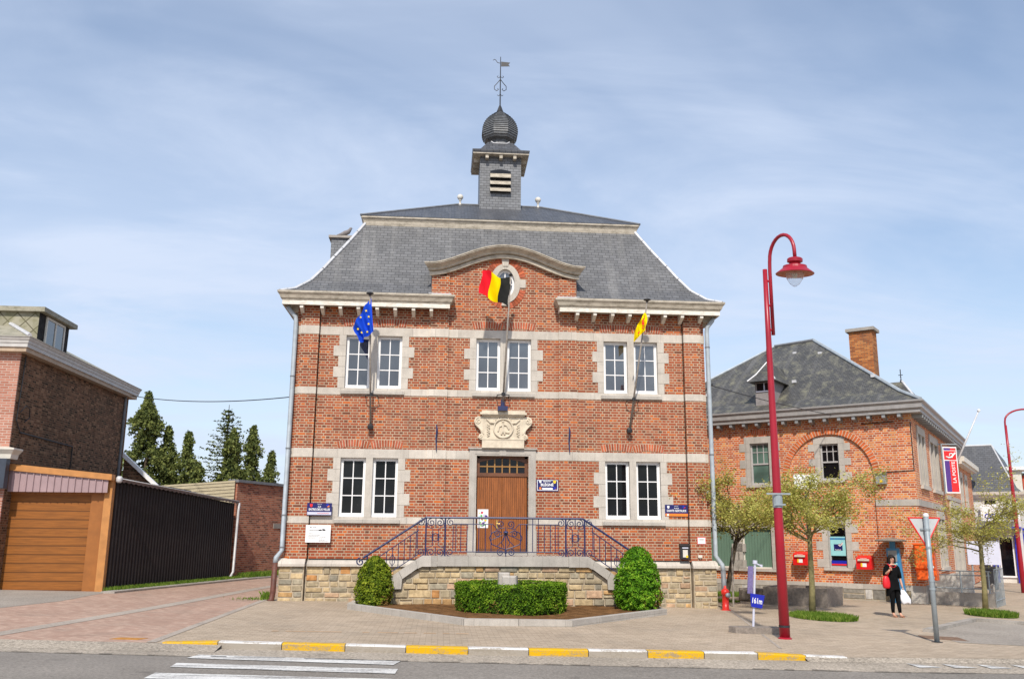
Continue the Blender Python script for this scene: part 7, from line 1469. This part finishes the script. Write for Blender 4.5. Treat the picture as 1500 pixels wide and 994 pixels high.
# ================================================================ the woman
def skin_obj(name, verts, edges, radii, mat, parent, lvl=2, root=0):
    me = bpy.data.meshes.new(name); me.from_pydata(verts, edges, []); o = bpy.data.objects.new(name, me); col.objects.link(o)
    sk = o.modifiers.new('s', 'SKIN'); sk.use_smooth_shade = True
    for i, r_ in enumerate(radii): me.skin_vertices[0].data[i].radius = (r_, r_) if not isinstance(r_, tuple) else r_
    for i in range(len(verts)): me.skin_vertices[0].data[i].use_root = (i == root)
    su = o.modifiers.new('u', 'SUBSURF'); su.levels = lvl; su.render_levels = lvl
    m2 = bpy.data.meshes.new_from_object(o.evaluated_get(bpy.context.evaluated_depsgraph_get())); bpy.data.objects.remove(o); m2.materials.clear(); m2.materials.append(mat); m2.name = name
    for p in m2.polygons: p.use_smooth = True
    o = bpy.data.objects.new(name, m2); col.objects.link(o); o.parent = parent; return o
K = 1.47/1.70
PW = thing('person', 'woman in black tunic and leggings walking with a red shoulder bag', 'person', (9.54, -1.82, -0.03), R(6)); PW.scale = (K, K, K)
# x to the picture's right, -y towards the camera
vs = [(0, 0, 0.93), (0, 0, 1.10), (0, 0, 1.28), (0, -0.005, 1.40), (0, -0.01, 1.47), (0, -0.025, 1.56), (0, -0.02, 1.66),            # spine, neck, head 0-6
      (-0.155, 0, 1.37), (-0.235, -0.01, 1.15), (-0.20, -0.15, 1.25), (-0.165, -0.165, 1.305),                                             # arm at the strap 7-10
      (0.155, 0, 1.37), (0.215, 0.0, 1.10), (0.245, -0.05, 0.86), (0.25, -0.06, 0.80),                                                   # arm with the carrier bag 11-14
      (-0.085, 0, 0.90), (-0.075, -0.05, 0.50), (-0.06, 0.0, 0.10), (-0.065, -0.06, 0.035), (-0.068, -0.15, 0.025),                         # leg 15-19
      (0.085, 0, 0.90), (0.095, -0.04, 0.50), (0.10, -0.08, 0.10), (0.10, -0.14, 0.035), (0.105, -0.22, 0.025)]                            # leg 20-24
ed = [(0, 1), (1, 2), (2, 3), (3, 4), (4, 5), (5, 6), (3, 7), (7, 8), (8, 9), (9, 10), (3, 11), (11, 12), (12, 13), (13, 14), (0, 15), (15, 16), (16, 17), (17, 18), (18, 19), (0, 20), (20, 21), (21, 22), (22, 23), (23, 24)]
ra = [(0.13, 0.09), (0.115, 0.085), (0.135, 0.09), (0.10, 0.07), 0.048, (0.072, 0.085), (0.07, 0.085), 0.052, 0.040, 0.032, 0.022, 0.052, 0.040, 0.032, 0.022, 0.085, 0.056, 0.036, 0.036, 0.03, 0.085, 0.056, 0.036, 0.036, 0.03]
body = skin_obj('body', vs, ed, ra, M['skin'], PW)
fm = MB(); fm.smooth = True
for k in range(4):  # fingers of the hand hanging down, closed on the bag handles
    x = 0.235+0.0*k; y = -0.095+0.022*k; l_ = (0.055, 0.062, 0.060, 0.048)[k]; fm.tube([(0.255, y, 0.785), (0.262, y, 0.785-l_*0.6), (0.246, y, 0.785-l_), (0.228, y, 0.785-l_*0.75)], [0.010, 0.0095, 0.009, 0.007], 6)
fm.tube([(0.245, -0.085, 0.81), (0.23, -0.115, 0.775), (0.228, -0.10, 0.745)], [0.012, 0.010, 0.008], 6)
for k in range(4):
    z = 1.285+0.021*k; l_ = (0.046, 0.056, 0.058, 0.052)[k]; fm.tube([(-0.165, -0.17, z), (-0.148, -0.197, z+0.004), (-0.125, -0.197, z+0.004), (-0.11, -0.177, z)], [0.010, 0.0095, 0.009, 0.007], 6)
fm.tube([(-0.18, -0.165, 1.335), (-0.155, -0.175, 1.37), (-0.13, -0.17, 1.375)], [0.012, 0.010, 0.008], 6)
fm.tube([(0, -0.105, 1.585), (0, -0.128, 1.565), (0, -0.112, 1.557)], [0.010, 0.016, 0.012], 8)
for s in (-1, 1): fm.tube([(s*0.074, -0.02, 1.60), (s*0.082, -0.015, 1.58), (s*0.074, -0.02, 1.555)], [0.01, 0.014, 0.008], 6)
# hand and face pieces are welded into the one body mesh
fo = fm.build('tmp', M['skin']); bm = bmesh.new(); bm.from_mesh(body.data); bm.from_mesh(fo.data); bm.to_mesh(body.data); bm.free(); bpy.data.objects.remove(fo)
for p in body.data.polygons: p.use_smooth = True
mb = MB(); mb.smooth = True; mb.tube([(-0.026, -0.104, 1.530), (0, -0.112, 1.526), (0.026, -0.104, 1.530)], [0.004, 0.008, 0.004], 6); mb.build('mouth', plain('lips', (0.45, 0.1, 0.09), 0.4), PW)
for s in (-1, 1): mb = MB(); mb.smooth = True; mb.lathe([(0.0, -0.008), (0.012, -0.004), (0.012, 0.004), (0.0, 0.008)], 8, (s*0.032, -0.098, 1.598)); mb.build('eye', M['ink'], PW)
def ringp(z, rx, ry, cx_=0, cy_=0, n=20, wob=0.0, f=0): return [(cx_+rx*math.cos(2*math.pi*k/n)*(1+wob*math.sin(5*2*math.pi*k/n+f)), cy_+ry*math.sin(2*math.pi*k/n)*(1+wob*math.sin(5*2*math.pi*k/n+f)), z) for k in range(n)]
# tunic: body, two half sleeves, long side panels
mb = MB(); mb.smooth = True
n = 20; rg = [ringp(1.425, 0.10, 0.075, 0, 0.0), ringp(1.40, 0.155, 0.09), ringp(1.34, 0.17, 0.105), ringp(1.25, 0.172, 0.125, 0, -0.012), ringp(1.10, 0.145, 0.112), ringp(0.98, 0.17, 0.125), ringp(0.88, 0.192, 0.14, 0, 0, 20, 0.02), ringp(0.78, 0.202, 0.15, 0, 0, 20, 0.03, 1)]
lw = []
for k in range(n): a_ = 2*math.pi*k/n; side = abs(math.cos(a_)); lw.append((0.215*math.cos(a_), 0.16*math.sin(a_), 0.72-0.30*max(0, side-0.45)+0.03*(1 if math.sin(a_) < -0.7 else 0)))
rg.append(lw); mb.loft(rg, caps=False); tn = mb.build('tunic', M['black_cloth'], PW)
mb = MB(); mb.smooth = True; mb.tube([(-0.11, 0, 1.395), (-0.18, 0, 1.33), (-0.222, -0.008, 1.20), (-0.24, -0.02, 1.13)], [0.065, 0.068, 0.062, 0.06], 12, True); mb.build('sleeve', M['black_cloth'], tn)
mb = MB(); mb.smooth = True; mb.tube([(0.12, 0, 1.385), (0.175, 0, 1.33), (0.21, 0, 1.20), (0.225, 0, 1.06)], [0.065, 0.068, 0.062, 0.062], 12, True); mb.build('sleeve', M['black_cloth'], tn)
mb = MB(); mb.smooth = True; mb.tube([(-0.08, -0.075, 1.43), (-0.05, -0.10, 1.375), (0, -0.112, 1.355), (0.05, -0.10, 1.375), (0.08, -0.075, 1.43)], 0.008, 6); mb.build('neckline', M['red_cloth'], tn)
for s, A3 in ((-1, [(-0.085, 0, 0.95), (-0.085, -0.01, 0.80), (-0.075, -0.05, 0.50), (-0.065, -0.005, 0.22), (-0.06, 0.0, 0.12)]), (1, [(0.085, 0, 0.95), (0.088, -0.01, 0.80), (0.095, -0.04, 0.50), (0.10, -0.07, 0.22), (0.10, -0.08, 0.12)])):
    mb = MB(); mb.smooth = True; mb.tube(A3, [0.10, 0.098, 0.067, 0.052, 0.044], 14); mb.build('leggings', M['black_cloth'], PW)
for x, y in ((-0.067, -0.09), (0.102, -0.17)):
    mb = MB(); mb.smooth = True; mb.loft([[(x+0.042*math.cos(a_)*(1.0), y+0.115*math.sin(a_), z) for a_ in [2*math.pi*k/14 for k in range(14)]] for z in (0.0, 0.018)]); mb.tube([(x-0.04, y-0.05, 0.02), (x, y-0.06, 0.055), (x+0.04, y-0.05, 0.02)], 0.009, 6); mb.build('sandal', M['shoe'], PW)
hr = MB(); hr.smooth = True; n = 24; cap_ = []
for i in range(10):
    f = i/9; z = 1.712-0.245*f; r_ = 0.02+0.088*math.sin(min(1, 0.10+f*1.9)*math.pi/2)+0.010*f; rgp = []
    for k in range(n):
        a_ = 2*math.pi*k/n; fr = -math.sin(a_); x, y = r_*math.cos(a_), -0.008+r_*1.12*math.sin(a_)
        if z < 1.645 and fr > 0.55: y = -0.055+0.02*(fr-0.55); x = x*1.02        # the face stays free below the fringe
        rgp.append((x*(1+0.03*math.sin(k*3+i)), y, z+0.008*math.sin(k*4.1)*(f > 0.8)))
    cap_.append(rgp)
hr.loft(cap_); hr.build('hair', M['hair'], PW)
mb = MB(); mb.smooth = True; mb.tube([(-0.088, -0.045, 1.60), (-0.066, -0.082, 1.635), (-0.02, -0.103, 1.645), (0.03, -0.102, 1.645), (0.070, -0.080, 1.635), (0.090, -0.045, 1.60)], [0.014, 0.016, 0.017, 0.017, 0.016, 0.014], 8); mb.build('fringe', M['hair'], PW)
T_ = Matrix.Translation((9.54, -1.82, -0.03)) @ Matrix.Rotation(R(6), 4, 'Z') @ Matrix.Scale(K, 4)
BG = thing('handbag', 'bright red handbag hanging from the shoulder of the woman', 'bag', T_ @ Vector((-0.235, -0.06, 0.78)), R(6)); BG.scale = (K, K, K)
o0 = Vector((-0.235, -0.06, 0.78))
mb = MB(); mb.smooth = True
mb.loft([[(0.115*kx*math.cos(a_)*(1+0.05*math.sin(3*a_)), 0.07*kx*math.sin(a_), z) for a_ in [2*math.pi*k/16 for k in range(16)]] for kx, z in ((0.75, 0.0), (1.0, 0.06), (0.98, 0.17), (0.80, 0.27), (0.55, 0.33), (0.3, 0.35))]); mb.build('body', M['red_cloth'], BG)
mb = MB(); mb.smooth = True; mb.tube([Vector(p)-o0 for p in ((-0.215, -0.09, 1.12), (-0.155, -0.165, 1.30), (-0.125, -0.12, 1.39), (-0.115, 0.0, 1.455), (-0.13, 0.08, 1.38), (-0.21, 0.02, 1.12))], 0.016, 7); mb.build('strap', M['red_cloth'], BG)
o1 = Vector((0.285, -0.07, 0.36)); CB = thing('carrier_bag', 'white plastic carrier bag in the hand of the woman', 'bag', T_ @ o1, R(6)); CB.scale = (K, K, K)
mb = MB(); mb.smooth = True
mb.loft([[(cx_+w_*math.cos(a_)*(1+0.10*math.sin(4*a_+z*9)), 0.07*w_/0.15*math.sin(a_)*(1+0.15*math.cos(3*a_)), z+0.02*math.sin(3*a_)) for a_ in [2*math.pi*k/18 for k in range(18)]] for w_, z, cx_ in ((0.11, 0.0, 0.05), (0.155, 0.03, 0.045), (0.15, 0.12, 0.03), (0.12, 0.22, 0.0), (0.08, 0.31, -0.02), (0.045, 0.38, -0.04))]); mb.build('body', M['plastic_bag'], CB)
mb = MB(); mb.smooth = True
for s in (-1, 1): mb.tube([(-0.04+s*0.03, 0.0, 0.36), (-0.04+s*0.012, s*0.01, 0.42), (-0.045, 0.0, 0.40)], 0.009, 6)
mb.tube([(-0.05, 0, 0.33), (-0.043, 0.0, 0.40)], 0.012, 6); mb.build('handle', M['plastic_bag'], CB)
